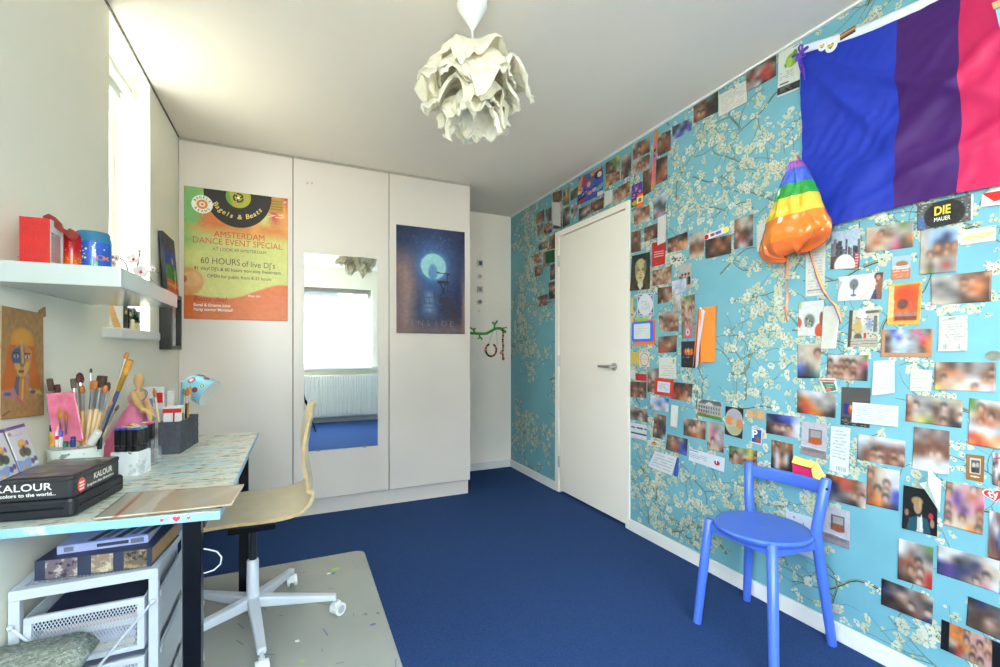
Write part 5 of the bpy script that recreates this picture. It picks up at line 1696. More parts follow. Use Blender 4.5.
# fries carton
fb = thing('fries_carton', 'small empty pink and yellow fries carton fixed to the wall above the chair back', 'carton', onX(807, 478, RX) + NR * .01)
bk = [T(795, 457, .003), T(818, 463.5, .003), T(819, 484, .003), T(797, 478, .003)]
ft = [T(797, 463, .034), T(816, 468.5, .034), T(817, 486, .024), T(798.5, 480.5, .024)]
b = MB().add(bk + ft, [(0, 1, 2, 3), (4, 7, 6, 5), (3, 2, 6, 7), (0, 3, 7, 4)])
b.build('carton_body', mat('carton_pink', (216, 40, 100), .5), fb, solid=.001)
b = MB().add([T(795, 455.5, .004), T(806, 459.5, .004), T(818.5, 462.5, .004), T(816.5, 467.0, .036), T(806, 464.5, .036), T(797, 461.5, .036)], [(0, 1, 4, 5), (1, 2, 3, 4)])
b.add([T(818.5, 463, .004), T(826, 476, .004), T(818, 486, .02), T(816.6, 468, .036)], [(0, 1, 2, 3)])
b.build('yellow_flap', mat('carton_yellow', (242, 214, 112), .5), fb, solid=.001)

# paper crane
q = lambda u, v, d: T(u, v, d)
b = MB()
P = dict(top=q(931, 467, .02), bl=q(929, 481, .012), ctr=q(936, 481.5, .05), rt=q(943, 482, .012), tail=q(941, 512, .008), body=q(929, 488, .03), beak=q(915, 472, .03), neck=q(924.5, 482.5, .035), neck2=q(921.5, 484, .02))
for f in (('top', 'bl', 'ctr'), ('top', 'ctr', 'rt'), ('bl', 'body', 'ctr'), ('ctr', 'body', 'tail'), ('ctr', 'tail', 'rt'), ('neck', 'body', 'bl'), ('beak', 'neck', 'neck2'), ('neck', 'neck2', 'body')):
    b.add([P[x] for x in f], [(0, 1, 2)])
tag(b.build('paper_crane', mat('mint_paper', (206, 228, 206), .7), solid=.0006), 'folded pale mint paper crane perched on the wall above the black photo', 'origami')

# coin-like disc
b = MB().prism([(.019 * math.cos(k * .262), .0155 * math.sin(k * .262)) for k in range(24)], .002, .0042, wallfr(994.5, 355.5))
tag(b.build('coin', mat('pewter', (138, 142, 128), .4, .2, 60, metal=.5), bevel=.0006), 'grey oval coin-like disc stuck near the right edge', 'coin')

# ------------------------------------------------------------------ the big flag
FY0, FY1, FZT, FZB = 1.212, .372, 2.412, 1.632
fl = thing('flag', 'large blue, purple and pink striped flag hung on the wall near the ceiling', 'flag', (RX - .02, (FY0 + FY1) / 2, FZB))


def flag_pt(s, t):
    y = FY0 + (FY1 - FY0) * s
    sag = .075 * math.sin(PI * min(1, s)) * (1 - .75 * t) + .02 * s
    z = FZT - sag + (FZB + .028 * math.sin(PI * s) - FZT + sag) * t
    d = .012 + .006 * math.sin(9 * s + 5 * t) * t + .010 * math.sin(5 * s - 7 * t + 1) * (1 - abs(2 * t - 1)) + .012 * t
    # folds fanning from the two pinned corners
    for (cs, ct), a0 in (((0, 0), .7), ((0, 0), 1.05), ((1, 0), 2.3), ((.1, 1), -.4)):
        dx, dy = s - cs, t - ct
        ang = math.atan2(dy, dx + 1e-6) - a0
        d += .012 * math.exp(-(ang / .06) ** 2) * min(1, math.hypot(dx, dy) * 2)
    d += .006 * noise.noise(V3((s * 9 + t * 3, t * 9 - s * 4, 3))) + .0035 * (1 - abs(noise.noise(V3((s * 14 + t * 9, t * 5 - s * 6, 7)))) * 2) + .0015 * noise.noise(V3((s * 40, t * 40, 1)))
    return V3((RX - d, y + .004 * math.sin(8 * t), z))


FL_B, FL_P, FL_K = mat('flag_blue', (28, 50, 160), .5, .03, 30, spec=.3), mat('flag_purple', (62, 26, 92), .55, .03, 30, spec=.22), mat('flag_pink', (184, 30, 80), .5, .03, 30, spec=.3)
for nm, s0, s1, m in (('blue_stripe', 0, .4, FL_B), ('purple_stripe', .4, .6, FL_P), ('pink_stripe', .6, 1, FL_K)):
    MB().grid(int(90 * (s1 - s0)), 70, lambda a, t: flag_pt(s0 + (s1 - s0) * a, t)).build(nm, m, fl, smooth=True)
MB().grid(60, 3, lambda a, t: flag_pt(a, 0) + V3((-.002 * math.sin(PI * t), 0, .034 * t - .001))).build('header_band', mat('header_white', (226, 228, 234), .6), fl, smooth=True, solid=.002)


def badge(u, v, r, label, cols):
    c_ = onX(u, v, RX - .02)
    fr_ = (c_, V3((0, -1, 0)), V3((0, 0, 1)), NR)
    b_ = MB().lathe([(0, .0), (r, .0), (r, .002), (r * .9, .0045), (0, .006)], c_, 28, 0, Matrix(((0, 0, -1), (0, 1, 0), (1, 0, 0))))
    heart = [(r * .036 * 16 * math.sin(t) ** 3, r * .036 * (13 * math.cos(t) - 5 * math.cos(2 * t) - 2 * math.cos(3 * t) - math.cos(4 * t))) for t in np.linspace(0, 2 * PI, 30)[:-1]]
    n_ = len(cols)
    for k in range(n_):
        y0, y1 = -r * .62 + k * r * 1.1 / n_, -r * .62 + (k + 1) * r * 1.1 / n_
        seg = [(x, min(max(y, y0), y1)) for x, y in heart]
        b_.prism(seg, .0056, .0062, fr_, 1 + k)
    return tag(b_.build('badge', [WHITEP] + cols, smooth=False), label, 'badge')


CR = [mat('badge_violet', (96, 70, 160), .4), mat('badge_green', (80, 160, 90), .4), mat('badge_yellow', (236, 200, 70), .4), mat('badge_red', (214, 60, 50), .4)]
badge(823, 46.5, .017, 'smaller heart badge pinned on the flag header, nearest the flag corner', CR)
badge(831.5, 46.5, .022, 'larger white round badge with a rainbow heart on the flag header', CR)
fr = wallfr(850.5, 34.5, .03)
b = MB()
for k, m in enumerate(((60, 50, 46), (150, 96, 60), (214, 150, 60), (90, 90, 96))):
    b.prism([(-.026, -.012 + k * .006), (.026, -.012 + k * .006), (.026, -.006 + k * .006), (-.026, -.006 + k * .006)], .018, .021, fr, k)
tag(b.build('pin', [mat('pin_a', (60, 50, 46), .4), mat('pin_b', (150, 96, 60), .4), mat('pin_c', (214, 150, 60), .4), mat('pin_d', (90, 90, 96), .4)]), 'little striped bar pin on the flag header above the blue stripe', 'pin')
# purple ribbon bow on the flag corner
b = MB()
c_ = onX(801, 53, RX - .02)
rr = random.Random(6)
for k in range(7):
    a = rr.uniform(0, 6.28)
    pts = [c_ + V3((-.008 * math.sin(PI * t), .03 * math.cos(a) * math.sin(PI * t) + .008 * math.sin(2 * PI * t), .03 * math.sin(a) * math.sin(PI * t))) for t in np.linspace(0, 1, 10)]
    b.tube(pts, .004, 6)
for k in range(3):
    b.tube([c_ + V3((-.005, .006 * math.sin(4 * t + k) - .008 * k * t, -.085 * t - .02 * k * t)) for t in np.linspace(0, 1, 9)], .0028, 6)
tag(b.build('ribbon_bow', mat('purple_ribbon', (96, 60, 176), .35, .1, 50), smooth=True), 'knotted shiny purple ribbon at the flag\'s upper left corner', 'ribbon')

# ------------------------------------------------------------------ rainbow bag
bt = V3((RX - .105, 1.180, 1.926))
bgth = thing('rainbow_bag', 'shiny rainbow-striped plastic bag hanging beside the flag', 'bag', (RX - .06, 1.2, 1.55))


def bag_pt(a, t):
    """a round, t downwards."""
    w0 = .020 + .136 * t ** .8
    d0 = .014 + .042 * math.sin(min(1, t * 1.15) * PI * .62)
    lob = 1.0
    z = bt.z - .36 * t
    if t > .72:
        k = (t - .72) / .28
        lob = math.sqrt(max(0, 1 - k ** 2.2)) * .985 + .015
    ca, sa = math.cos(a), math.sin(a)
    y = ca * w0 * lob
    fold = .11 * math.sin(5 * a + 1.3) * (.4 + t) + .06 * math.sin(11 * a + 4 * t)
    x = sa * d0 * (1 + fold) * (lob * .8 + .2 * (lob > .02))
    # two bulging lobes low down, the left one lower
    if t > .55:
        k = (t - .55) / .45
        y += .045 * k * (1 if ca > .0 else -.15)
        z -= .048 * k * max(0, ca) + .02 * k * max(0, -ca) * math.sin(3 * a)
        x -= .006 * k * math.cos(3.2 * ca)
        z += .008 * k * math.exp(-((ca + .05) / .16) ** 2) - .02 * k * math.exp(-((ca + .1) / .5) ** 2)
    y += .012 * noise.noise(V3((ca * 2, sa * 2 + t * 4, 1))) * t
    x -= .012 * noise.noise(V3((ca * 4, t * 6, sa * 3))) + .005 * noise.noise(V3((ca * 11, t * 16, sa * 9)))
    return V3((bt.x + x, bt.y + y, z))


def plast(name, col):
    m = mat(name, col, .22, .07, 18, .25, 22, coat=.5)
    return m


BANDS = [('violet_band', (150, 84, 168), 0, .09), ('blue_band', (66, 98, 196), .09, .27), ('green_band', (44, 150, 62), .27, .42), ('yellow_band', (214, 184, 56), .42, .62),
         ('orange_band', (212, 122, 40), .62, .86), ('red_band', (204, 100, 44), .86, 1.0)]
for nm, c3, t0, t1 in BANDS:
    MB().grid(64, max(4, int(60 * (t1 - t0))), lambda s, t: bag_pt(2 * PI * s, t0 + (t1 - t0) * t)).build(nm, plast('bag_' + nm, c3), bgth, smooth=True)
b = MB().tube([bt + V3((0, 0, -.01)), bt + V3((.01, .003, .03)), V3((RX - .004, 1.228, bt.z + .05))], .0022, 6)
b.tube([V3((RX - .012, bt.y + .03 * math.cos(t), bt.z + .012 + .012 * math.sin(3 * t))) for t in np.linspace(0, 3.2, 9)], .004, 6)
b.build('drawstring', mat('pink_string', (226, 130, 170), .5), bgth, smooth=True)


def ribbon(name, pts, w_, m, label, cat, tw=0.0):
    b_ = MB()
    n_ = len(pts)
    vs = []
    for i, p in enumerate(pts):
        d = (pts[min(i + 1, n_ - 1)] - pts[max(0, i - 1)]).normalized()
        s_ = d.cross(NR).normalized()
        a = tw * math.sin(i * 1.1)
        s_ = s_ * math.cos(a) + NR * math.sin(a)
        for k in range(5):
            vs.append(p + s_ * w_ * (k / 4 - .5) * 2)
    k_ = [(i * 5 + j, i * 5 + j + 1, i * 5 + j + 6, i * 5 + j + 5) for i in range(n_ - 1) for j in range(4)]
    b_.add(vs, k_)
    b_.mi = [f[0] % 5 for f in b_.f] if isinstance(m, list) else b_.mi
    return tag(b_.build(name, m, smooth=True, solid=.0008), label, cat)


lp = [(810, 232), (811.5, 247), (815, 263), (820, 277), (826, 291), (832, 300), (838, 306), (842, 316), (845, 331)]
pts = []
for i in range(len(lp) - 1):
    for t in (0, .5):
        u = lp[i][0] * (1 - t) + lp[i + 1][0] * t
        v = lp[i][1] * (1 - t) + lp[i + 1][1] * t
        pts.append(onX(u, v, RX) + NR * .016)
ribbon('lanyard', pts, .0065, [mat('lan_o', (240, 140, 60), .5), mat('lan_y', (240, 210, 80), .5), mat('lan_r', (200, 80, 120), .5), mat('lan_b', (84, 90, 180), .5)],
       'thin rainbow ribbon trailing from the rainbow bag over the till receipt', 'ribbon', .8)
pts = [onX(788.5 + 1.2 * math.sin(k * 1.3), 256 + k * 6.6, RX) + NR * .012 for k in range(11)]
ribbon('streamer', pts, .006, sheer('peach_film', (244, 160, 120), .55, .2), 'pale translucent orange streamer hanging straight down under the rainbow bag', 'ribbon', .7)

# pennant corner and wooden peg at the right edge
b = MB()
b.add([onX(u, v, RX) + NR * d for u, v, d in ((983, 194, .006), (1003, 188, .008), (1003, 205, .010), (982.5, 207, .008))], [(0, 1, 2, 3)], 0)
b.add([onX(u, v, RX) + NR * d for u, v, d in ((983, 194, .0085), (1003, 191, .0105), (1003, 200, .012), (996, 202, .0105))], [(0, 1, 2, 3)], 1)
tag(b.build('pennant', [PAPERW, RED], solid=.001), 'red and white paper pennant corner below the flag at the right edge', 'pennant')
pg = thing('frame_corner', 'wooden-edged corner of a hanging light blue picture over the flag\'s right part', 'picture', onX(997, 26, RX - .06))
MB().add([onX(u, v, RX - .06) + V3((d, 0, 0)) for d in (0, -.012) for u, v in ((993.5, 4.5), (1006, -1), (1006, 7), (995, 10))],
         [(0, 1, 2, 3), (4, 7, 6, 5), (0, 4, 5, 1), (1, 5, 6, 2), (2, 6, 7, 3), (3, 7, 4, 0)]).build('rail', WOOD, pg)
MB().add([onX(u, v, RX - .064) for u, v in ((995.5, 9), (1006, 5), (1006, 27), (999.5, 27), (997, 16))], [(0, 1, 2, 3, 4)]).build('print', mat('pale_blue_print', (120, 196, 226), .6), pg, solid=.001)

# ------------------------------------------------------------------ far recess: mini frames, branch rack, beads
g = thing('picture_garland', 'string of four tiny white framed pictures on the recess wall', 'garland', onY(479, 300, BY - .01))
P = lambda u, v, d=.0: onY(u, v, BY) + NF * d
MB().tube([P(480, 253, .004), P(479.5, 262, .004)], .0012, 6).build('string', PAPERW, g)
F0 = lambda u, v: (P(u, v), V3((1, 0, 0)), V3((0, 0, 1)), NF)
for k, (u, v) in enumerate(((479.6, 263.5), (479.2, 276.5), (479.6, 289.5), (479.3, 302))):
    o8 = [(.027 * math.cos(a), .027 * math.sin(a)) for a in np.linspace(PI / 8, 2 * PI + PI / 8, 9)[:-1]] if k % 2 else oct_rect(.060, .066, .006, 2)
    f_ = MB().prism(o8, .004, .022, F0(u, v)).build('frame', TRIM, g, bevel=.001)
    b = MB().prism(oct_rect(.036, .042, .003, 2) if k % 2 == 0 else [(x * .62, y * .62) for x, y in o8], .0222, .0226, F0(u, v), 0)
    b.prism([(x * .5, y * .6 - .003) for x, y in oct_rect(.022, .024, .006, 3)], .0226, .0228, F0(u, v), 1)
    b.build('picture', [mat('pic_%d' % k, ((96, 100, 100), (206, 190, 176), (190, 170, 160), (70, 70, 74))[k], .6), mat('picin_%d' % k, ((40, 44, 50), (170, 90, 60), (190, 70, 56), (206, 206, 206))[k], .6)], f_)
MB().prism([(.012 * math.cos(a) * (1.0 if i % 2 else .5), .012 * math.sin(a) * (1 if i % 2 else .5)) for i, a in enumerate(np.linspace(0, 2 * PI, 13)[:-1])], .002, .004, F0(479, 311)).build('paper_star', PAPERW, g)

rk = thing('coat_rack', 'bright green branch-shaped wall rack in the recess', 'coat rack', onY(488, 334, BY - .01))


def limb(pts, w_):
    b_ = MB()
    pts = [P(u, v) for u, v in pts]
    n_ = len(pts)
    poly = []
    up = V3((0, 0, 1))
    side = []
    for i, p in enumerate(pts):
        d = (pts[min(i + 1, n_ - 1)] - pts[max(0, i - 1)]).normalized()
        side.append(d.cross(NF).normalized() * (w_ / 2))
    vs = [p + s_ + NF * d for d in (.003, .013) for p, s_ in zip(pts, side)] + [p - s_ + NF * d for d in (.003, .013) for p, s_ in zip(pts, side)]
    fs = []
    A_, B2, C2, D2 = range(0, n_), range(n_, 2 * n_), range(2 * n_, 3 * n_), range(3 * n_, 4 * n_)
    for i in range(n_ - 1):
        fs += [(A_[i], A_[i + 1], B2[i + 1], B2[i]), (B2[i], B2[i + 1], D2[i + 1], D2[i]), (D2[i], D2[i + 1], C2[i + 1], C2[i]), (C2[i], C2[i + 1], A_[i + 1], A_[i])]
    fs += [(A_[0], B2[0], D2[0], C2[0]), (A_[-1], C2[-1], D2[-1], B2[-1])]
    return b_.add(vs, fs)


limb([(468, 333), (475, 333.4), (481, 333.8), (486, 333.6), (491, 331), (495, 328.6), (500, 328.4), (503, 330.5), (505.5, 332.5)], .026).build('branch', GREEN, rk)
for q in ([(474.5, 333), (473, 329.5), (469.5, 327.5)], [(473, 330), (475, 328.2)], [(479, 334), (479.5, 338), (477.5, 338.6)], [(480, 337), (482, 339.5)], [(494, 329.5), (494.2, 325), (492, 322)], [(494.2, 325), (497, 320.8)], [(500, 328.6), (506.5, 327.6)]):
    limb(q, .014).build('twig', GREEN, rk)

rr = random.Random(12)
BCOL = [mat('bead_black', (40, 36, 36), .3), mat('bead_red', (196, 60, 46), .3), mat('bead_amber', (214, 150, 60), .3), mat('bead_pink', (226, 150, 130), .3)]
nk = thing('necklace', 'dark horseshoe-shaped bead necklace hanging on a thread from the green rack', 'necklace', onY(490, 352, BY - .03))
b = MB()
for k in range(22):
    a = math.radians(120 + k * 14.0)
    u, v = 490.2 + 5.2 * math.cos(a), 350.0 - 6.2 * math.sin(a)
    b.ball(P(u, v, .022), .010, k=rr.choice((0, 0, 0, 0, 1, 2)), n=10, m=7)
b.build('beads', BCOL, nk, smooth=True)
MB().tube([P(487.6, 345, .022), P(492, 331.5, .020), P(494.5, 329.6, .016), P(495.8, 331.5, .020), P(496.5, 345, .022)], .0014, 6).build('thread', GREYP, nk)
nk = thing('necklace', 'straight string of mixed black, red and amber beads at the right end of the rack', 'necklace', onY(502, 345, BY - .03))
b = MB()
for k in range(16):
    b.ball(P(502 + .25 * math.sin(k * .9), 330.5 + k * 1.82, .022), .0105, k=(0, 1, 2, 0, 3, 0, 1, 2)[k % 8], n=10, m=7)
b.ball(P(502.3, 358.5, .022), (.014, .012, .018), k=1)
b.ball(P(500.4, 352.5, .022), (.016, .010, .016), k=3)
b.build('beads', BCOL, nk, smooth=True)
MB().tube([P(502, 329, .016), P(502, 358, .022)], .0014, 6).build('thread', GREYP, nk)

# ================================================================== PENDANT LAMP
LPX, LPY = .622, 1.615
pl_ = thing('pendant_lamp', 'white crumpled paper petal lamp hanging from the ceiling', 'lamp', (LPX, LPY, H))
MB().lathe([(.004, 2.374), (.008, 2.378), (.054, 2.455), (.058, 2.468), (.056, 2.482), (.046, H - .001)], (LPX, LPY, 0), 32).build('ceiling_rose', WHITEP, pl_, smooth=True)
MB().tube([(LPX, LPY, 2.385), (LPX + .002, LPY, 2.30), (LPX, LPY, 2.19)], .0035, 8).build('cord', WHITEP, pl_)
MB().lathe([(.0, 2.13), (.02, 2.135), (.022, 2.20), (.018, 2.215), (0, 2.218)], (LPX, LPY, 0), 20).build('socket', WHITEP, pl_, smooth=True)
MB().ball((LPX, LPY, 2.105), (.030, .030, .038)).build('bulb', sheer('bulb_glass', (250, 236, 214), .55, .05), pl_, smooth=True)


def petal(z0, half, rho, rot, seed, ox=0.0, oy=0.0, tilt=0.0, hole=.03):
    n_ = 56

    def ridge(x, y, k, s_):
        return 1 - abs(noise.noise(V3((x * k, y * k, s_)))) * 2

    def fn(s, t):
        x, y = (2 * s - 1), (2 * t - 1)
        m_ = max(abs(x), abs(y), 1e-6)
        q = math.hypot(x, y)
        # between a square and a disc, with a torn wavy edge
        k_ = (m_ / max(q, 1e-6)) ** .45
        r = q * k_ * half
        a = math.atan2(y, x)
        r *= 1 + (m_ ** 3) * (.20 * noise.noise(V3((math.cos(a) * 2.2, math.sin(a) * 2.2, seed))) + .025 * noise.noise(V3((math.cos(a) * 7, math.sin(a) * 7, seed))))
        r = max(r, hole)
        ph = r / rho
        R_ = rho * math.sin(min(ph, 1.35)) + (.22 * rho * (ph - 1.35) if ph > 1.35 else 0)
        Z_ = -rho * (1 - math.cos(min(ph, 1.8))) * .92
        k = min(1.25, r / half) ** 1.4
        R_ *= 1 + k * (.10 * math.sin(3 * a + seed) + .09 * math.sin(5 * a + 2.3 * seed) + .03 * math.sin(8 * a + seed))
        Z_ += k * (.026 * math.sin(4 * a + seed * 1.7) + .020 * math.sin(6 * a - seed) + .010 * math.sin(11 * a + seed))
        cr_ = .018 * ridge(x, y, 2.2, seed) + .008 * ridge(x, y, 5.0, seed + 4) + .003 * ridge(x, y, 11, seed + 7)
        R_ += (cr_ - .012) * k * 1.1
        Z_ += (cr_ - .012) * k
        aa = a + rot
        p = V3((R_ * math.cos(aa), R_ * math.sin(aa), Z_))
        p = Matrix.Rotation(tilt, 3, V3((math.cos(seed), math.sin(seed), 0))) @ p
        return p * .92 + V3((LPX + .010 + ox, LPY + oy, z0 - .030 - .06 * (2.35 - z0)))
    return MB().grid(n_, n_, fn)


spec_ = [(2.345, .225, .170, .3, 1.2, 0, 0, .12), (2.315, .240, .185, 1.0, 2.7, .0, 0, -.14), (2.285, .250, .190, .15, 4.1, .01, 0, .12), (2.250, .245, .180, .75, 5.6, -.01, 0, -.12),
         (2.215, .215, .160, .4, 7.3, 0, 0, .14), (2.175, .185, .125, .9, 9.9, .01, 0, -.1), (2.150, .165, .095, .2, 8.8, .0, 0, .08)]
for k, a in enumerate(spec_):
    petal(*a).build('shade_petal', LAMPP, pl_, smooth=True, solid=.0008)

# ================================================================== BLUE CHAIR
bc = thing('wooden_chair', 'low-backed blue lacquered wooden chair with a round seat by the photo wall', 'chair', (1.70, 1.22, 0))
SZ = .445
sc_ = V3((1.722, 1.222, 0))
e = thing  # alias unused
MB().lathe([(0, SZ - .030), (.160, SZ - .028), (.172, SZ - .020), (.176, SZ - .008), (.170, SZ), (.13, SZ + .001), (0, SZ - .002)], sc_, 56).build('seat', BLUEC, bc, smooth=True)
foot = dict(A=V3((1.553, 1.392, 0)), C=V3((1.502, 1.020, 0)), B=V3((1.905, 1.425, 0)), D=V3((1.918, 1.068, 0)))
topA, topC = V3((1.604, 1.374, SZ - .006)), V3((1.608, 1.100, SZ - .006))
for f_, t_ in ((foot['A'], topA), (foot['C'], topC)):
    MB().tube([f_ + V3((0, 0, .002)), f_ * .5 + t_ * .5, t_ * .985 + f_ * .015, t_], [.0165, .0185, .0188, .0150], n=22).build('leg', BLUEC, bc, smooth=True)
tops = {}
for k, kn, tp in (('B', V3((1.842, 1.362, .43)), V3((1.868, 1.386, .652))), ('D', V3((1.832, 1.076, .43)), V3((1.866, 1.060, .660)))):
    f_ = foot[k]
    pts = [f_ + V3((0, 0, .002)), f_ * .6 + kn * .4, f_ * .15 + kn * .85, kn + V3((-.002, 0, .02)), kn * .6 + tp * .4 + V3((-.006, 0, 0)), tp * .97 + kn * .03, tp]
    MB().tube(pts, [.0165, .0178, .0190, .0195, .0190, .0185, .0145], n=22).build('leg', BLUEC, bc, smooth=True)
    tops[k] = tp
MB().cyl(tops['D'] + V3((-.008, -.008, -.036)), tops['D'] + V3((-.0198, -.0135, -.036)), .0055, n=14).build('screw_hole', BLACK, bc)
b = MB()


def rail_pt(s, t):
    p = tops['B'] * (1 - s) + tops['D'] * s
    bow = .030 * math.sin(PI * s)
    a = 2 * PI * t
    return p + V3((bow - .004 + .011 * math.cos(a) * (1 if abs(math.cos(a)) < .8 else .95), 0, -.040 + .026 * max(-1, min(1, 1.25 * math.sin(a)))))


b.grid(28, 24, rail_pt).build('back_rail', BLUEC, bc, smooth=True)
ring_ = [topA + V3((0, 0, -.035)), topC + V3((0, 0, -.035)), V3((1.832, 1.078, SZ - .047)), V3((1.840, 1.36, SZ - .047))]
for i in range(4):
    p0, p1 = ring_[i], ring_[(i + 1) % 4]
    d = (p1 - p0)
    ang = math.atan2(d.y, d.x)
    MB().rbox((p0 + p1) / 2 + V3((0, 0, .004)), (d.length - .03, .018, .034), ang).build('apron', BLUEC, bc, bevel=.003)

# ================================================================== FLOOR MAT AND OFFICE CHAIR
mat_poly = [(x, y) for x, y in ((-.50, 1.20), (.34, 1.20))]
pts = [(-.50, 1.20), (.358, 1.20)]
for k in range(9):
    a = k / 8 * PI / 2
    pts.append((.368 - .05 + .05 * math.cos(a), 2.70 - .05 + .05 * math.sin(a)))
for k in range(9):
    a = PI / 2 + k / 8 * PI / 2
    pts.append((-.50 + .05 + .05 * math.cos(a), 2.70 - .05 + .05 * math.sin(a)))
MATM = sheer('worn_vinyl', (178, 178, 170), .80, .20)
t_ = MATM.node_tree
p_ = t_.nodes['Principled BSDF']
n_ = t_.nodes.new('ShaderNodeTexNoise')
n_.inputs['Scale'].default_value = 5
n_.inputs['Detail'].default_value = 6
r_ = t_.nodes.new('ShaderNodeValToRGB')
r_.color_ramp.elements[0].position, r_.color_ramp.elements[1].position = .35, .7
r_.color_ramp.elements[0].color, r_.color_ramp.elements[1].color = (.16, .16, .16, 1), (.30, .30, .30, 1)
for _n in t_.nodes:
    if _n.type == 'VALTORGB' and _n is not r_:
        _n.color_ramp.elements[0].position, _n.color_ramp.elements[1].position = .2, .8
    if _n.type == 'TEX_NOISE' and _n is not n_:
        _n.inputs['Scale'].default_value = 2.2
t_.links.new(n_.outputs['Fac'], r_.inputs[0])
t_.links.new(r_.outputs[0], p_.inputs['Roughness'])
fm = thing('chair_mat', 'worn translucent vinyl mat on the blue carpet under the desk chair', 'mat', (0, 1.9, 0))
b = MB().prism(pts, .001, .004, None, 4)
rr = random.Random(21)
for k in range(34):
    x, y, a, l_ = rr.uniform(-.2, .34), rr.uniform(1.45, 2.6), rr.uniform(0, 3.14), rr.uniform(.01, .07)
    if rr.random() < .7:
        b.prism([(x, y), (x + l_ * math.cos(a), y + l_ * math.sin(a)), (x + l_ * math.cos(a) + .004, y + l_ * math.sin(a) + .003), (x + .004, y + .004)], .0042, .0044, None, rr.choice((0, 0, 1)))
    else:
        b.prism([(x + rr.uniform(.006, .014) * math.cos(q), y + rr.uniform(.006, .014) * math.sin(q)) for q in np.linspace(0, 5.6, 8)], .0042, .0044, None, rr.choice((0, 1, 2, 3)))
b.prism([(.20 + rr.uniform(.012, .03) * math.cos(q), 2.52 + rr.uniform(.01, .02) * math.sin(q)) for q in np.linspace(0, 5.8, 10)], .0042, .0044, None, 2)
b.build('mat_sheet', [mat('stain_grey', (110, 112, 112), .6), mat('stain_blue', (86, 96, 140), .6), mat('stain_green', (150, 180, 90), .6), mat('stain_white', (226, 226, 220), .6), MATM], fm)

oc = thing('desk_chair', 'swivel desk chair with a bent plywood seat and a white five-star base', 'chair', (-.125, 2.14, 0.004))
HX, HY, M0 = -.152, 2.125, .004
for k in range(5):
    a = math.radians(-9 + 72 * k)
    d = V3((math.cos(a), math.sin(a), 0))
    s_ = V3((-d.y, d.x, 0))
    h0, h1 = V3((HX, HY, .118)) + d * .02, V3((HX, HY, .086)) + d * .325
    vs = []
    for p, w_, h_ in ((h0, .022, .022), (h1, .015, .012)):
        vs += [p + s_ * w_ + V3((0, 0, h_)), p - s_ * w_ + V3((0, 0, h_)), p - s_ * w_ - V3((0, 0, h_)), p + s_ * w_ - V3((0, 0, h_))]
    ar = MB().add(vs, [(0, 1, 2, 3), (7, 6, 5, 4), (0, 4, 5, 1), (1, 5, 6, 2), (2, 6, 7, 3), (3, 7, 4, 0)]).build('base_arm', WHITEM, oc, bevel=.006)
    cp = V3((HX, HY, 0)) + d * .322
    tr_ = math.radians(35 + 61 * k)
    td = V3((math.cos(tr_), math.sin(tr_), 0))
    ax = V3((-td.y, td.x, 0))
    wc = cp + V3((0, 0, M0 + .029)) + td * .012
    b = MB()
    for sg in (-1, 1):
        b.cyl(wc + ax * .010 * sg, wc + ax * .022 * sg, .0265, n=22, k=0)
        b.cyl(wc + ax * .0225 * sg, wc + ax * .0235 * sg, .017, n=18, k=1)
    b.cyl(cp + V3((0, 0, .05)), cp + V3((0, 0, .085)), .007, k=1)
    b.rbox(wc + V3((0, 0, .014)) - td * .006, (.030, .020, .034), tr_, 0)
    b.build('caster', [WHITEP, mat('caster_grey', (176, 180, 186), .4)], oc, smooth=True)
MB().lathe([(.0, .085), (.030, .09), (.032, .130), (.024, .15), (.022, .285), (.020, .29), (0, .29)], (HX, HY, 0), 26).build('column', WHITEM, oc, smooth=True)
MB().cyl((HX, HY, .288), (HX, HY, .42), .0145, n=20).build('gas_lift', BLACK, oc, smooth=True)
MB().rbox((HX, HY + .02, .435), (.17, .17, .028)).rbox((HX, HY + .02, .455), (.10, .10, .03)).build('seat_plate', BLACKM, oc, bevel=.004)
# bent plywood shell: profile in x-z, swept along y
prof = [(_x, _z + .010) for _x, _z in [(-.365, .438), (-.350, .452), (-.30, .470), (-.22, .478), (-.12, .478), (-.04, .480), (.015, .490), (.052, .512), (.070, .548), (.070, .60), (.060, .66), (.054, .72), (.060, .78), (.072, .84), (.082, .885), (.090, .910)]]
half = [.15, .175, .20, .215, .222, .224, .222, .215, .205, .20, .196, .195, .19, .175, .145, .10]


def catm(seq, t):
    n__ = len(seq) - 1
    f = min(max(t, 0), 1) * n__
    i = min(int(f), n__ - 1)
    f -= i
    p0, p1, p2, p3 = seq[max(0, i - 1)], seq[i], seq[i + 1], seq[min(n__, i + 2)]
    g_ = lambda a, b_, c, d: .5 * (2 * b_ + (c - a) * f + (2 * a - 5 * b_ + 4 * c - d) * f * f + (3 * b_ - a - 3 * c + d) * f ** 3)
    return tuple(g_(*q) for q in zip(p0, p1, p2, p3)) if isinstance(p0, tuple) else g_(p0, p1, p2, p3)


CYY = 2.175


def shell(s, t):
    x, z = catm(prof, t)
    hw = catm(half, t)
    y = (2 * s - 1)
    dish = .014 * (y * y)
    if t > .55:
        x -= dish * 1.3
    else:
        z += dish * .4
    return V3((x, CYY + y * hw, z))


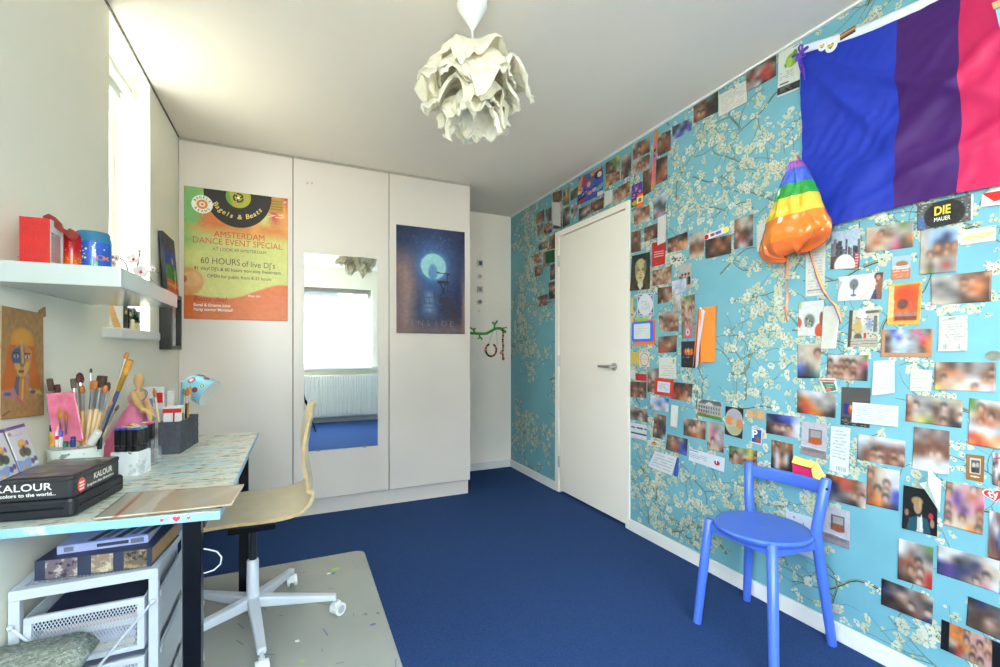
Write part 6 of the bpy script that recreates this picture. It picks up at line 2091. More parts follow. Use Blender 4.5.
N_, M_ = 20, 60
vs, fs, mi = [], [], []
b = MB()
vals = [[shell(i / N_, j / M_) for i in range(N_ + 1)] for j in range(M_ + 1)]
nor = []
for j in range(M_ + 1):
    row = []
    for i in range(N_ + 1):
        a = vals[min(j + 1, M_)][i] - vals[max(j - 1, 0)][i]
        c = vals[j][min(i + 1, N_)] - vals[j][max(i - 1, 0)]
        row.append(a.cross(c).normalized() * -.006)
    nor.append(row)
W1 = N_ + 1
top = [vals[j][i] + nor[j][i] for j in range(M_ + 1) for i in range(W1)]
bot = [vals[j][i] - nor[j][i] for j in range(M_ + 1) for i in range(W1)]
off = len(top)
f1, f2 = [], []
for j in range(M_):
    for i in range(N_):
        a = j * W1 + i
        f1.append((a, a + 1, a + W1 + 1, a + W1))
        f1.append((off + a, off + a + W1, off + a + W1 + 1, off + a + 1))
for j in range(M_):
    for i in (0, N_):
        a = j * W1 + i
        f2.append((a, a + W1, off + a + W1, off + a))
for i in range(N_):
    for j in (0, M_):
        a = j * W1 + i
        f2.append((a, off + a, off + a + 1, a + 1))
b.add(top + bot, f1 + f2)
b.mi = [0] * len(f1) + [1] * len(f2)
b.build('seat_shell', [PLY, PLYE], oc, smooth=True)
b = MB()
for x, y in ((-.18, 2.09), (-.18, 2.25), (-.06, 2.09), (-.06, 2.25)):
    b.cyl((x, y, .484), (x, y, .4875), .008, n=14)
b.build('screw', CHROME, oc)

# ================================================================== DESK
dk = thing('desk', 'paint-spattered desk with black metal legs along the left wall', 'desk', (-.41, 1.95, 0))
dpoly = [(LX + .004, 1.392), (-.166, 1.320), (-.157, 2.530), (LX + .004, 2.570)]
DTOP = speckle('painted_desktop', (178, 210, 224), [
    ((206, 212, 202), 2.0, .36, .14), ((224, 222, 208), 7, .46, .14), ((176, 196, 190), 14, .54, .08), ((150, 146, 126), 12, .60, .05), ((128, 108, 84), 24, .60, .04), ((150, 120, 90), 26, .62, .03), ((190, 70, 56), 17, .67, .02), ((60, 70, 96), 22, .66, .02),
    ((220, 190, 110), 19, .67, .02), ((110, 150, 120), 15, .66, .03), ((96, 60, 50), 30, .68, .02), ((236, 236, 230), 34, .63, .03)], .38, (.75, 2.0, 1))
FRONT = speckle('painted_edge', (148, 194, 234), [((206, 230, 242), 3, .52, .12), ((236, 242, 244), 6, .62, .06)], .4)
b = MB().prism(dpoly, DESK - .022, DESK)
b.mi = [1, 0, 1, 1, 1, 1]
b.build('desktop', [DTOP, FRONT], dk, bevel=.002)
for x, y in ((-.232, 1.372), (-.215, 2.475), (LX + .05, 2.50)):
    MB().box((x - .020, y - .020, .0045), (x + .020, y + .020, DESK - .024)).build('leg', BLACKM, dk, bevel=.003)
MB().box((-.240, 1.392, DESK - .06), (-.21, 2.455, DESK - .024)).build('side_rail', BLACKM, dk)
b = MB()
ed = (V3((-.166, 1.320, 0)) - V3((LX, 1.392, 0))).normalized()
en = V3((ed.y, -ed.x, 0))
for du, s_ in ((0, .0105), (-.030, .0055), (.026, .0055)):
    hp_ = [(s_ / 16 * 16 * math.sin(t) ** 3 * .8, s_ / 16 * (13 * math.cos(t) - 5 * math.cos(2 * t) - 2 * math.cos(3 * t) - math.cos(4 * t)) * .8) for t in np.linspace(0, 2 * PI, 24)[:-1]]
    o_ = V3((-.166, 1.320, DESK - .0105)) - ed * (.095 - du)
    b.prism(hp_, .0001, .0006, (o_, ed, V3((0, 0, 1)), en))
b.build('painted_heart', mat('heart_paint', (226, 70, 84), .5), dk)

# ------------------------------------------------------------------ drawer unit under the desk
ux0, ux1, uy0, uy1, uz = LX + .008, -.340, 1.530, 1.950, .550
du = thing('drawer_unit', 'white metal drawer unit with mesh drawers under the desk', 'drawers', ((ux0 + ux1) / 2, (uy0 + uy1) / 2, 0))
b = MB()
for x in (ux0, ux1 - .022):
    for y in (uy0, uy1 - .022):
        b.box((x, y, .005), (x + .022, y + .022, uz - .026))
b.box((ux0, uy0, uz - .026), (ux1, uy0 + .022, uz)).box((ux0, uy1 - .022, uz - .026), (ux1, uy1, uz))
b.box((ux0, uy0 + .022, uz - .026), (ux0 + .022, uy1 - .022, uz)).box((ux1 - .022, uy0 + .022, uz - .026), (ux1, uy1 - .022, uz))
b.build('frame', WHITEM, du, bevel=.002)


def lattice(x0, x1, z0, z1, y, n_, th=.0011, plane='y'):
    b_ = MB()
    l_ = x1 - x0
    h_ = z1 - z0
    for sg in (1, -1):
        for k in range(-int(n_ * h_ / l_ * .5) - 1, n_ + int(n_ * h_ / l_ * .5) + 2):
            a0 = x0 + k * l_ / n_
            p0, p1 = [a0, z0], [a0 + sg * h_ * .5, z1]
            dx = p1[0] - p0[0]
            for p, o2 in ((p0, p1), (p1, p0)):
                for lim in (x0, x1):
                    if (lim == x0 and p[0] < x0) or (lim == x1 and p[0] > x1):
                        if abs(dx) > 1e-9:
                            tt = (lim - p[0]) / (o2[0] - p[0]) if o2[0] != p[0] else 2
                            if 0 <= tt <= 1:
                                p[1] += (o2[1] - p[1]) * tt
                                p[0] = lim
                            else:
                                p[0] = None
                                break
                if p[0] is None:
                    break
            if p0[0] is None or p1[0] is None:
                continue
            if plane == 'y':
                q0, q1 = V3((p0[0], y, p0[1])), V3((p1[0], y, p1[1]))
            else:
                q0, q1 = V3((p0[0], p0[1], y)), V3((p1[0], p1[1], y))
            if (q1 - q0).length > .004:
                b_.cyl(q0, q1, th, n=4, cap=False)
    return b_


lattice(ux0 + .022, ux1 - .022, uy0 + .022, uy1 - .022, uz - .008, 34, .0012, 'z').build('mesh_top', WHITEM, du)
zs = [(.338, .478), (.170, .318), (.012, .150)]
for z0, z1 in zs:
    dx0, dx1, dy0, dy1 = ux0 + .030, ux1 - .030, uy0 - .004, uy1 - .03
    b = MB()
    for y in (dy0, dy1 - .012):
        b.box((dx0, y, z1 - .016), (dx1, y + .012, z1)).box((dx0, y, z0), (dx1, y + .012, z0 + .012))
        b.box((dx0, y, z0 + .012), (dx0 + .016, y + .012, z1 - .016)).box((dx1 - .016, y, z0 + .012), (dx1, y + .012, z1 - .016))
    b.box((dx0, dy0 + .012, z0), (dx0 + .003, dy1 - .012, z1)).box((dx1 - .003, dy0 + .012, z0), (dx1, dy1 - .012, z1)).box((dx0 + .003, dy0 + .012, z0), (dx1 - .003, dy1 - .012, z0 + .003))
    dw = b.build('drawer', WHITEM, du, bevel=.0015)
    lattice(dx0 + .016, dx1 - .016, z0 + .012, z1 - .016, dy0 + .006, 30, .0010).build('mesh_front', WHITEM, dw)
    # side panel of the unit seen from the room: two long ribs
    MB().box((ux1 - .010, uy0 + .03, z0 + .01), (ux1 - .004, uy1 - .03, z1 - .006)).box((ux1 - .004, uy0 + .03, z1 - .02), (ux1 + .001, uy1 - .03, z1 - .006)).build('side_panel', WHITEM, du, bevel=.002)
b = MB().tube([(ux0 + .01, uy0 - .012, .465), (ux1 - .01, uy0 - .018, .11)], .004, 8).tube([(ux1 - .01, uy0 - .012, .465), (ux0 + .01, uy0 - .020, .11)], .004, 8)
for x in (ux0 + .01, ux1 - .01):
    b.ball((x, uy0 - .012, .465), .0075, n=12, m=8)
b.build('cross_brace', WHITEM, du, smooth=True)
rr = random.Random(31)
PCOL = [('cream', (226, 216, 180)), ('lilac', (196, 196, 226)), ('white', (232, 234, 238)), ('rose', (222, 190, 186)), ('ink', (40, 48, 76))]
for i, (z0, z1) in enumerate(zs[:2]):
    for k in range(5):
        nm, c3 = PCOL[(k + i * 2) % 5]
        z = z0 + .004 + k * .021
        dz = .016
        o = MB().rbox(((ux0 + ux1) / 2 + rr.uniform(-.012, .012), (uy0 + uy1) / 2 - .015 + rr.uniform(-.02, .02), z + dz / 2), (.20 + rr.uniform(0, .012), .30, dz), rr.uniform(-.03, .03)).build('paper_stack', mat('paper_' + nm, c3, .8), bevel=.001)
        tag(o, '%s paper pad, %s in the %s mesh drawer' % (nm, ('lowest', 'second from the bottom', 'in the middle', 'second from the top', 'topmost')[k], ('upper', 'middle')[i]), 'paper', 'papers in the mesh drawers')


# books on the drawer unit
def pagebook(name, label, cat, c, size, rz, cover, pages, bands=None, spine_side=-1):
    R_ = Matrix.Rotation(rz, 3, 'Z')
    t = thing(name, label, cat, V3(c))
    c = V3(c)
    lx, ly, lz = size
    th = min(.004, lz * .12)
    L = lambda x, y, z: c + R_ @ V3((x, y, z))
    bb = MB()
    bb.rbox(L(0, 0, th / 2), (lx, ly, th), rz).rbox(L(0, 0, lz - th / 2), (lx, ly, th), rz)
    bb.rbox(L(0, -ly / 2 + th / 2, lz / 2), (lx, th, lz - 2 * th), rz)
    bb.build('cover', cover, t, bevel=.0008)
    MB().rbox(L(0, .002, lz / 2), (lx - .008, ly - .010, lz - 2.1 * th), rz).build('pages', pages, t)
    return t, L, R_


c0 = V3(onZ(94, 572, .553))
alb, L, R_ = pagebook('photo_album', 'thick dark album with photo-like bands on its spine, lying on the drawer unit', 'book', (-.474, 1.668, uz + .001), (.255, .22, .052), -.10,
                      mat('album_navy', (52, 60, 84), .5, .15, 30), mat('album_pages', (176, 140, 96), .8, .1, 60))
b = MB()
for k, (x0, x1, m) in enumerate(((-.105, -.038, 0), (-.008, .040, 1), (.064, .116, 2))):
    cx_ = (x0 + x1) / 2
    b.rbox(L(cx_, -.1104, .026), (x1 - x0, .001, .048), -.10, k=m)
b.build('spine_picture', [speckle('sp_a', (120, 104, 110), [((196, 180, 170), 40, .52, .06), ((60, 50, 70), 50, .56, .05)], .5), speckle('sp_b', (150, 128, 110), [((206, 190, 160), 36, .5, .08), ((90, 60, 60), 44, .6, .05)], .5),
                          speckle('sp_c', (110, 96, 80), [((176, 150, 110), 44, .5, .08), ((50, 44, 40), 60, .55, .05)], .5)], alb)
bx, L, R_ = pagebook('slim_book', 'slim violet-white booklet lying on top of the thick dark album', 'book', (-.475, 1.668, uz + .0535), (.20, .15, .022), -.02,
                     mat('lilac_cover', (178, 186, 232), .4, .1, 20), PAPERW)
b = MB()
b.rbox(L(.02, -.0756, .011), (.07, .0008, .009), -.02, 0).rbox(L(-.075, -.0756, .011), (.02, .0008, .012), -.02, 1).rbox(L(.075, -.0756, .011), (.03, .0008, .013), -.02, 1)
for k in range(5):
    b.rbox(L(-.02 + k * .03, -.02 + .01 * (k % 2), .0224), (.018, .09, .0006), -.3, k % 2)
b.build('cover_print', [mat('dark_print', (60, 64, 84), .5), mat('grey_print', (120, 124, 140), .5)], bx)

# paint-spattered seat low in the corner of the view
st = thing('stool', 'paint-speckled grey seat of a wooden stool at the lower left corner', 'stool', (-.55, 1.25, 0))
SPK = speckle('speckled_seat', (150, 156, 142), [((178, 184, 172), 60, .50, .05), ((120, 126, 112), 90, .54, .05), ((214, 218, 210), 130, .58, .04)], .55)


def seat_pt(s, t):
    x = LX + .006 + s * .190
    y = 1.05 + t * .405
    dz = .004 - .03 * max(0, (s - .8) / .2) ** 2
    return V3((x + .012 * t - .004, y, .440 + dz))


b = MB().grid(20, 6, seat_pt)
b.build('seat', SPK, st, smooth=True, solid=.020)
for x, y in ((-.60, 1.09), (-.48, 1.09), (-.60, 1.41), (-.48, 1.41)):
    MB().tube([(x, y, .003), (x, y, .44)], .014, 14).build('leg', mat('grey_wood', (170, 172, 160), .6), st, smooth=True)

# white cable loop
pts = [V3(onY(u, v, 1.60)) for u, v in ((196, 548), (208, 549.5), (217, 551.5), (221.5, 557), (220.5, 564), (214, 570), (205, 573), (196, 573))]
b = MB().tube([V3((-.27, 1.62, DESK - .024)), V3((-.265, 1.61, .66)), pts[0]] + pts + [pts[-1] + V3((.004, .03, -.10)), pts[-1] + V3((.010, .06, -.30))], .0022, 8)
tag(b.build('cable', WHITEP, smooth=True), 'thin white cable looping out beside the front desk leg', 'cable')

# camera tripod that shows in the mirror
tp = thing('tripod', 'black tripod whose leg shows at the left edge of the mirror', 'tripod', (0, 0, 0))
for k in range(3):
    a = math.radians(-25 + 120 * k)
    d = V3((math.cos(a), math.sin(a), 0))
    lg = MB().tube([d * .03 + V3((0, 0, .88)), d * .175 + V3((0, 0, .44)), d * .31 + V3((0, 0, .03))], [.014, .012, .009], 12).build('leg', BLACK, tp, smooth=True)
    b = MB().ball(d * .315 + V3((0, 0, .017)), .016, n=12, m=8)
    b.build('rubber_foot', mat('rubber', (60, 58, 52), .8), lg, smooth=True)
    MB().tube([d * .168 + V3((0, 0, .46)), d * .184 + V3((0, 0, .42))], .018, 12).build('leg_lock', BLACKM, lg)
MB().cyl((0, 0, .60), (0, 0, 1.0), .012).cyl((0, 0, .86), (0, 0, .92), .032).build('centre_column', BLACKM, tp)
MB().ball((0, 0, 1.02), .022).cyl((0, 0, 1.03), (0, 0, 1.06), .025).build('ball_head', BLACK, tp, smooth=True)

# ================================================================== ON THE DESK
Dz = DESK + .0006
RZ9 = -.155


def rot2(c, x, y, a):
    return V3((c.x + x * math.cos(a) - y * math.sin(a), c.y + x * math.sin(a) + y * math.cos(a), 0))


# black case and pencil tin (near right corner at K)
K = V3((-.478, 1.412, 0))
ex, ey = V3((math.cos(RZ9), math.sin(RZ9), 0)), V3((-math.sin(RZ9), math.cos(RZ9), 0))
cw, cl = .160, .232
cc = K - ex * cw / 2 + ey * cl / 2
cs = thing('case', 'flat black zip case lying under the printed pencil tin', 'case', cc + V3((0, 0, Dz)))
b = MB().prism([tuple((cc + ex * x + ey * y).xy) for x, y in oct_rect(cw, cl, .016)], Dz, Dz + .046)
b.build('case_body', mat('black_leatherette', (26, 28, 36), .42, .15, 30, .15, 120), cs, bevel=.008)
MB().tube([K - ex * (cw - .02) - ey * .001 + V3((0, 0, Dz + .024)), K - ex * .02 - ey * .001 + V3((0, 0, Dz + .024))], .0022, 6).tube([K + ex * .001 + ey * .02 + V3((0, 0, Dz + .024)), K + ex * .001 + ey * (cl - .02) + V3((0, 0, Dz + .024))], .0022, 6).build('zip', BLACKM, cs)
T0 = Dz + .0465
tw, tl, thh = .152, .214, .052
tk = K - ex * .006 + ey * .004
tcn = tk - ex * tw / 2 + ey * tl / 2
tin = thing('pencil_tin', 'black pencil tin with white lettering on top of the flat zip case', 'tin', tcn + V3((0, 0, T0)))
b = MB().prism([tuple((tcn + ex * x + ey * y).xy) for x, y in oct_rect(tw, tl, .012)], T0, T0 + thh - .010)
b.build('tin_body', mat('tin_black', (44, 46, 50), .3, .08, 20), tin, bevel=.002)
b = MB().prism([tuple((tcn + ex * x + ey * y).xy) for x, y in oct_rect(tw + .003, tl + .003, .013)], T0 + thh - .0095, T0 + thh)
b.build('tin_lid', mat('tin_lid_black', (52, 50, 52), .25, .08, 20), tin, bevel=.002)
c = Cv(60, 84, (70, 62, 66))
for k in range(46):
    c.ell(random.random(), random.random(), random.uniform(.05, .25), random.uniform(.02, .06), random.choice([(46, 42, 48), (132, 112, 116), (176, 160, 158), (96, 70, 84), (60, 66, 92), (150, 130, 110)]), .8, .55)
c.ell(.2, .10, .16, .035, (214, 70, 60), .3).line(.55, .1, .9, .1, .012, (220, 220, 220)).line(.55, .14, .85, .14, .008, (200, 200, 200))
zt = T0 + thh
q = [tcn - ex * tw * .48 + ey * tl * .48, tcn + ex * tw * .48 + ey * tl * .48, tcn + ex * tw * .48 - ey * tl * .48, tcn - ex * tw * .48 - ey * tl * .48]
sheet('lid_print', [p + V3((0, 0, zt)) for p in q], c, V3((0, 0, 1)), GLOSS, .0009, 0, parent=tin)
mb = MB()
fo = V3((tk.x, tk.y, 0)) - ex * tw
letters(mb, 'KALOUR', .024, (fo + ex * .001 + V3((0, 0, T0 + .030)), ex, V3((0, 0, 1)), -ey), 0, 'LEFT', .0012, .0003, width=.110)
letters(mb, 'Show your colors to the world...', .0115, (fo - ex * .045 + V3((0, 0, T0 + .013)), ex, V3((0, 0, 1)), -ey), 0, 'LEFT', .0012, .0003, width=.165)
so = tk + ey * (.084)
letters(mb, 'KALOUR', .021, (so + V3((0, 0, T0 + .029)), ey, V3((0, 0, 1)), ex), 0, 'LEFT', .0012, .0006, width=.085)
letters(mb, 'Inspire the direction', .010, (so - ey * .028 + V3((0, 0, T0 + .013)), ey, V3((0, 0, 1)), ex), 0, 'LEFT', .0012, .0003, width=.12)
mb.build('lettering', INKW, tin)
b = MB().prism([(.016 * math.cos(a), .019 * math.sin(a)) for a in np.linspace(.5, 6.78, 9)[:-1]], .0008, .0013, (tk + ey * .034 + V3((0, 0, T0 + .022)), ey, V3((0, 0, 1)), ex))
for r in range(3):
    b.prism([(-.009, .008 - r * .008), (.009, .008 - r * .008), (.009, .004 - r * .008), (-.009, .004 - r * .008)], .0013, .0016, (tk + ey * .034 + V3((0, 0, T0 + .022)), ey, V3((0, 0, 1)), ex), 1)
b.build('emblem', [mat('emblem_coral', (232, 90, 74), .5), INKW], tin)


# two leaning greeting cards on the tin
def lemon_card(shift, label):
    c_ = Cv(44, 62, (228, 228, 232))
    c_.rect(0, 0, 1, .07, (110, 80, 150)).ell(.52, .44, .20, .11, (238, 178, 70), .15).ell(.52, .40, .16, .05, (246, 206, 120), .3).ell(.40, .62, .15, .10, (84, 118, 56), .3).ell(.64, .64, .17, .10, (62, 100, 50), .3)
    c_.ell(.52, .58, .08, .1, (60, 44, 90), .4).ell(.78, .44, .06, .06, (120, 90, 160), .4).ell(.12, .16, .08, .04, (200, 150, 90), .3).poly([(0, .74), (.3, .80), (.6, .76), (.8, .84), (.5, 1), (0, 1)], (150, 170, 226))
    c_.ell(.74, .88, .09, .07, (92, 66, 150), .2).ell(.9, .84, .08, .06, (92, 66, 150), .2).ell(.85, .95, .10, .05, (236, 232, 240), .3).script(.2, .14, .7, .24, 2, (150, 150, 160), .6).ell(.3, .95, .1, .04, (232, 190, 80), .4)
    w_ = .090
    z = zt + .0025
    y0 = 1.505 + shift
    q_ = [V3((-.645, y0 + .006, z + .108)), V3((-.645, y0 + .006 + w_, z + .108)), V3((-.612, y0 + w_, z)), V3((-.612, y0, z))]
    n_ = V3((1, 0, .3)).normalized()
    o_ = sheet('greeting_card', q_, c_, n_, GLOSS, .0008, .0, thick=.0016)
    return tag(o_, label, 'card', 'lemon greeting cards')


lemon_card(-.098, 'lemon-print greeting card leaning on the pencil tin, cut by the left edge')
lemon_card(.0, 'complete lemon-print greeting card leaning on the pencil tin, beside the brush pot')

# brush pot
PC = V3((-.580, 1.725, 0))
pt = thing('brush_pot', 'paint-speckled white oval pot holding paintbrushes behind the tin', 'pot', PC + V3((0, 0, Dz)))
MB().lathe([(0, 0), (.052, 0), (.056, .01), (.062, .112), (.065, .120), (.061, .120), (.058, .108), (.050, .012), (0, .010)], PC + V3((0, 0, Dz)), 40).build(
    'pot_body', speckle('pot_paint', (222, 228, 220), [((120, 150, 140), 40, .60, .04), ((190, 110, 100), 50, .66, .02)], .5), pt, smooth=True)
PD = SN * PC.x + CS * PC.y
HANDLE = dict(o=mat('brush_orange_wood', (214, 168, 104), .4), w=mat('brush_pale_wood', (224, 194, 146), .45), n=mat('brush_navy', (52, 76, 128), .35), k=mat('brush_black', (36, 36, 40), .35), g=mat('brush_gold', (196, 146, 60), .4),
              p=mat('brush_pinkish', (214, 160, 130), .4))
BRIS = dict(d=mat('bristle_dark', (86, 62, 46), .8, .25, 120), r=mat('bristle_maroon', (92, 44, 42), .8, .25, 120), o=mat('bristle_orange', (186, 112, 54), .8, .2, 120), y=mat('bristle_gold', (206, 146, 56), .7, .2, 120), g=mat('bristle_grey', (110, 96, 80), .8, .2, 120))
FER = dict(s=CHROME, g=mat('brass_ferrule', (206, 160, 70), .3, .05, 40, metal=.8))


def brush(tip, base, wb, hk, bk, fk, label, dd=0.0, flen=.20, blen=.12, flat=False, depthbase=None):
    d1 = PD + dd
    p1 = deep(tip[0], tip[1], d1)
    p0 = deep(base[0], base[1], (depthbase or PD) + dd * .3)
    ax = (p1 - p0)
    Ln = ax.length
    ax.normalize()
    t = thing('paintbrush', label, 'paintbrush', p0, 'paintbrushes in the speckled pot')
    f0, f1 = p0 + ax * Ln * (1 - flen - blen), p0 + ax * Ln * (1 - blen)
    wd = wb
    MB().tube([p0, p0 + ax * Ln * .25, p0 + ax * Ln * (.62 - flen * .3), f0], [wd * .30, wd * .42, wd * .55, wd * .48], 12).build('handle', HANDLE[hk], t, smooth=True)
    MB().tube([f0 - ax * .002, f0 + ax * .010, f1], [wd * .52, wd * .56, wd * (.72 if flat else .62)], 14).build('ferrule', FER[fk], t, smooth=True)
    if flat:
        MB().tube([f1 - ax * .001, f1 + ax * Ln * blen * .45, p1], [wd * .74, wd * .86, wd * .80], 12).build('bristles', BRIS[bk], t, smooth=True)
    else:
        MB().tube([f1 - ax * .001, f1 + ax * Ln * blen * .35, f1 + ax * Ln * blen * .8, p1], [wd * .64, wd * .86, wd * .66, wd * .15], 12).build('bristles', BRIS[bk], t, smooth=True)


brush((49.5, 379), (61, 447), .0085, 'k', 'd', 's', 'leftmost dark flat brush in the speckled pot', -.065, .22, .16, True)
brush((57, 385), (64, 447), .0085, 'k', 'r', 's', 'short maroon-haired brush over the pink foil packet', -.05, .26, .12, True)
brush((73, 379), (80, 446), .0085, 'w', 'g', 's', 'grey-haired brush right of the pink foil packet', .03, .25, .14, True)
brush((79.5, 372.5), (85, 446), .0115, 'o', 'r', 's', 'thick brush with a maroon and round head, left of the thin tall one', .02, .28, .14)
brush((82, 385), (83, 446), .0085, 'o', 'o', 's', 'round orange-haired brush in front of the maroon one', -.02, .28, .13)
brush((91, 368), (89.5, 446), .0040, 'w', 'd', 's', 'very thin tall brush standing upright in the middle of the pot', .03, .36, .06)
brush((94.5, 381), (86, 446), .0105, 'w', 'o', 's', 'broad brush with orange-brown hair and a pale wooden handle', -.015, .30, .12, True)
brush((102.5, 376), (90, 446), .0150, 'w', 'd', 's', 'widest brush with dark brown hair in the speckled pot', .015, .30, .16, True)
brush((106, 385), (93, 446), .0085, 'w', 'o', 's', 'slim orange-brown brush in front of the widest dark brush', -.02, .30, .12)
brush((109, 382), (96, 446), .0075, 'p', 'd', 's', 'small brown brush right behind the widest dark brush', .03, .26, .14)
brush((130, 360), (97, 446), .0108, 'n', 'y', 'g', 'big navy-handled brush with gold hair leaning far right', .0, .20, .15, True)
brush((127.5, 352), (99, 446), .0070, 'w', 'o', 's', 'orange-tipped brush rising behind the big navy-handled brush', .04, .22, .07)
brush((112, 401), (95, 446), .0055, 'o', 'o', 's', 'short thin brush with a white ferrule leaning right', -.03, .5, .08)
brush((118.5, 405), (98, 446), .0048, 'w', 'g', 's', 'lowest thin brush leaning far to the right', -.035, .4, .12)
brush((59, 407), (62, 447), .0050, 'g', 'y', 's', 'gold brush inside the pink foil packet, left one', -.085, .35, .3)
brush((65.5, 410), (67, 447), .0050, 'g', 'o', 's', 'gold brush inside the pink foil packet, right one', -.085, .35, .3)

# pink foil packet
b = MB()
cor = [(46, 393.5, -.075), (74.5, 392, -.04), (84, 440, -.045), (54, 447, -.055)]
pf = [deep(u, v, PD + d) for u, v, d in cor]


def foil(s, t):
    p = (pf[0] * (1 - s) + pf[1] * s) * (1 - t) + (pf[3] * (1 - s) + pf[2] * s) * t
    bul = .020 * math.sin(PI * s) * math.sin(PI * min(1, t * .9 + .1)) + .004 * noise.noise(V3((s * 6, t * 6, 2)))
    return p + V3((.5, -.85, 0)) * bul * -1


b.grid(18, 20, foil)
tag(b.build('foil_packet', mat('pink_foil_shiny', (216, 116, 142), .16, .15, 30, .2, 40, coat=.5), smooth=True, solid=.0012), 'glossy pink packet standing in the speckled pot', 'packet')


# small bottles and tubes at the pot's rim
def stick(name, label, u, v0, v1, r, body, capm, caph, dd=-.055, tilt=0.0, cat='tube'):
    p0, p1 = deep(u - tilt, v0, PD + dd), deep(u, v1, PD + dd)
    ax = (p1 - p0).normalized()
    t = thing(name, label, cat, p0)
    pm = p1 - ax * caph
    MB().tube([p0, p0 + ax * .003, pm], [r * .9, r, r], 16).build('barrel', body, t, smooth=True)
    MB().tube([pm, pm + ax * .001, p1 - ax * .001, p1], [r * .5, r * .92, r * .86, r * .7], 16).build('cap', capm, t, smooth=True)


GOLDL = mat('gold_label', (206, 150, 60), .3, .2, 60)
stick('paint_bottle', 'gold bottle with a black cap at the left of the brush pot', 52.5, 446, 424.5, .0075, GOLDL, BLACK, .020, cat='bottle')
stick('paint_tube', 'small red-ended white tube at the pot rim', 57, 447, 436, .004, PAPERW, RED, .010)
stick('marker_pen', 'white pen with a blue cap at the pot rim', 61, 447, 430.5, .0045, PAPERW, mat('pen_blue', (60, 84, 196), .4), .018, cat='pen')
stick('paint_tube', 'dark blue tube at the pot rim right of the pink packet', 73, 447, 436.5, .0060, mat('tube_navy', (48, 60, 130), .4), mat('tube_navy2', (40, 50, 110), .4), .008)
stick('marker_pen', 'dark green capped pen at the pot rim in front of the gold brushes', 65.5, 447, 441, .0060, mat('pen_green', (46, 120, 90), .4), mat('pen_green2', (40, 104, 80), .4), .006, cat='pen')
stick('paint_tube', 'fat crumpled white paint tube lying across the pot rim', 99, 444, 431, .0105, PAPERW, PAPERW, .010, -.055, 9)
stick('paint_tube', 'short orange-ended tube at the pot rim', 86, 446, 441, .0055, PAPERW, mat('cap_orange', (236, 130, 60), .4), .010)
stick('marker_pen', 'black capped pen at the right end of the pot', 100.5, 449, 432, .0055, BLACK, BLACK, .016, -.02, 1, cat='pen')

# artist's mannequin in a pink dress
MCx, MCy = -.572, 2.165
MZ = Dz
mn = thing('artist_mannequin', 'jointed wooden mannequin wearing a pink dress', 'mannequin', (MCx, MCy, MZ))
MD = SN * MCx + CS * MCy
M_ = lambda u, v, d=0: deep(u, v, MD + d)
hd = M_(139, 380.5)
MB().ball(hd, (.0165, .0165, .029), n=20, m=14).build('head', WOOD, mn, smooth=True)
b = MB().tube([M_(138.4, 387), M_(138, 391.5)], .0075, 12)
b.tube([M_(137.6, 391.5), M_(137.2, 396), M_(136.6, 403), M_(136.5, 409)], [.020, .026, .022, .018], 16)
b.build('torso', WOOD, mn, smooth=True)
for nm, path in (('arm', [(133, 393, -.03), (138, 404, -.05), (143.5, 410.5, -.06), (147.5, 411, -.065), (151, 416, -.066), (150.5, 421, -.066)]), ('arm', [(142, 392, .03), (147, 403, .02), (151, 412, -.02), (153, 418, -.03)])):
    pts = [M_(*q) for q in path]
    rad_ = [.0105, .0115, .0095, .0085, .0085, .005][:len(pts)]
    am = MB().tube(pts, rad_, 12).build(nm, WOOD, mn, smooth=True)
    MB().ball(pts[2], .0115, n=12, m=8).build('elbow_joint', WOOD, am, smooth=True)
MB().cyl((MCx, MCy, MZ), (MCx, MCy, MZ + .012), .05, n=28).cyl((MCx, MCy, MZ + .012), (MCx, MCy, MZ + .10), .004, n=8).build('stand', WOOD, mn)
wz = M_(136.5, 404).z
ax0 = M_(136, 404)


def dress(s, t):
    a = 2 * PI * s
    k = t ** .85
    r0 = .020 + .062 * k
    fold = 1 + .09 * t * math.sin(9 * a) + .05 * t * math.sin(5 * a + 1)
    c_ = ax0 * (1 - k) + V3((MCx + .004, MCy, MZ + .004)) * k + V3((-.012, 0, 0)) * k
    return V3((c_.x + r0 * fold * math.cos(a), c_.y + r0 * fold * math.sin(a), wz + (MZ + .004 - wz) * t))


MB().grid(54, 22, dress).build('skirt', mat('pink_satin', (226, 122, 160), .4, .12, 30), mn, smooth=True, solid=.001)
bod = MB().lathe([(.019, 0), (.024, .012), (.0265, .026), (.0255, .036)], (0, 0, 0), 22)
bod.v = [tuple(V3(p) + V3((ax0.x + .0015, ax0.y, wz - .004))) for p in bod.v]
bod.build('bodice', mat('pink_bodice', (226, 150, 178), .5, .2, 60), mn, smooth=True, solid=.001)
ring = [M_(138 + 9.3 * math.cos(a), 396 + 6.5 * math.sin(a) - 2.5 * math.cos(a), -.03 * math.sin(a) - .012) for a in np.linspace(-2.6, 1.5, 18)]
MB().tube(ring, .0016, 6).build('purple_strap', mat('purple_cord', (116, 70, 150), .4), mn, smooth=True)

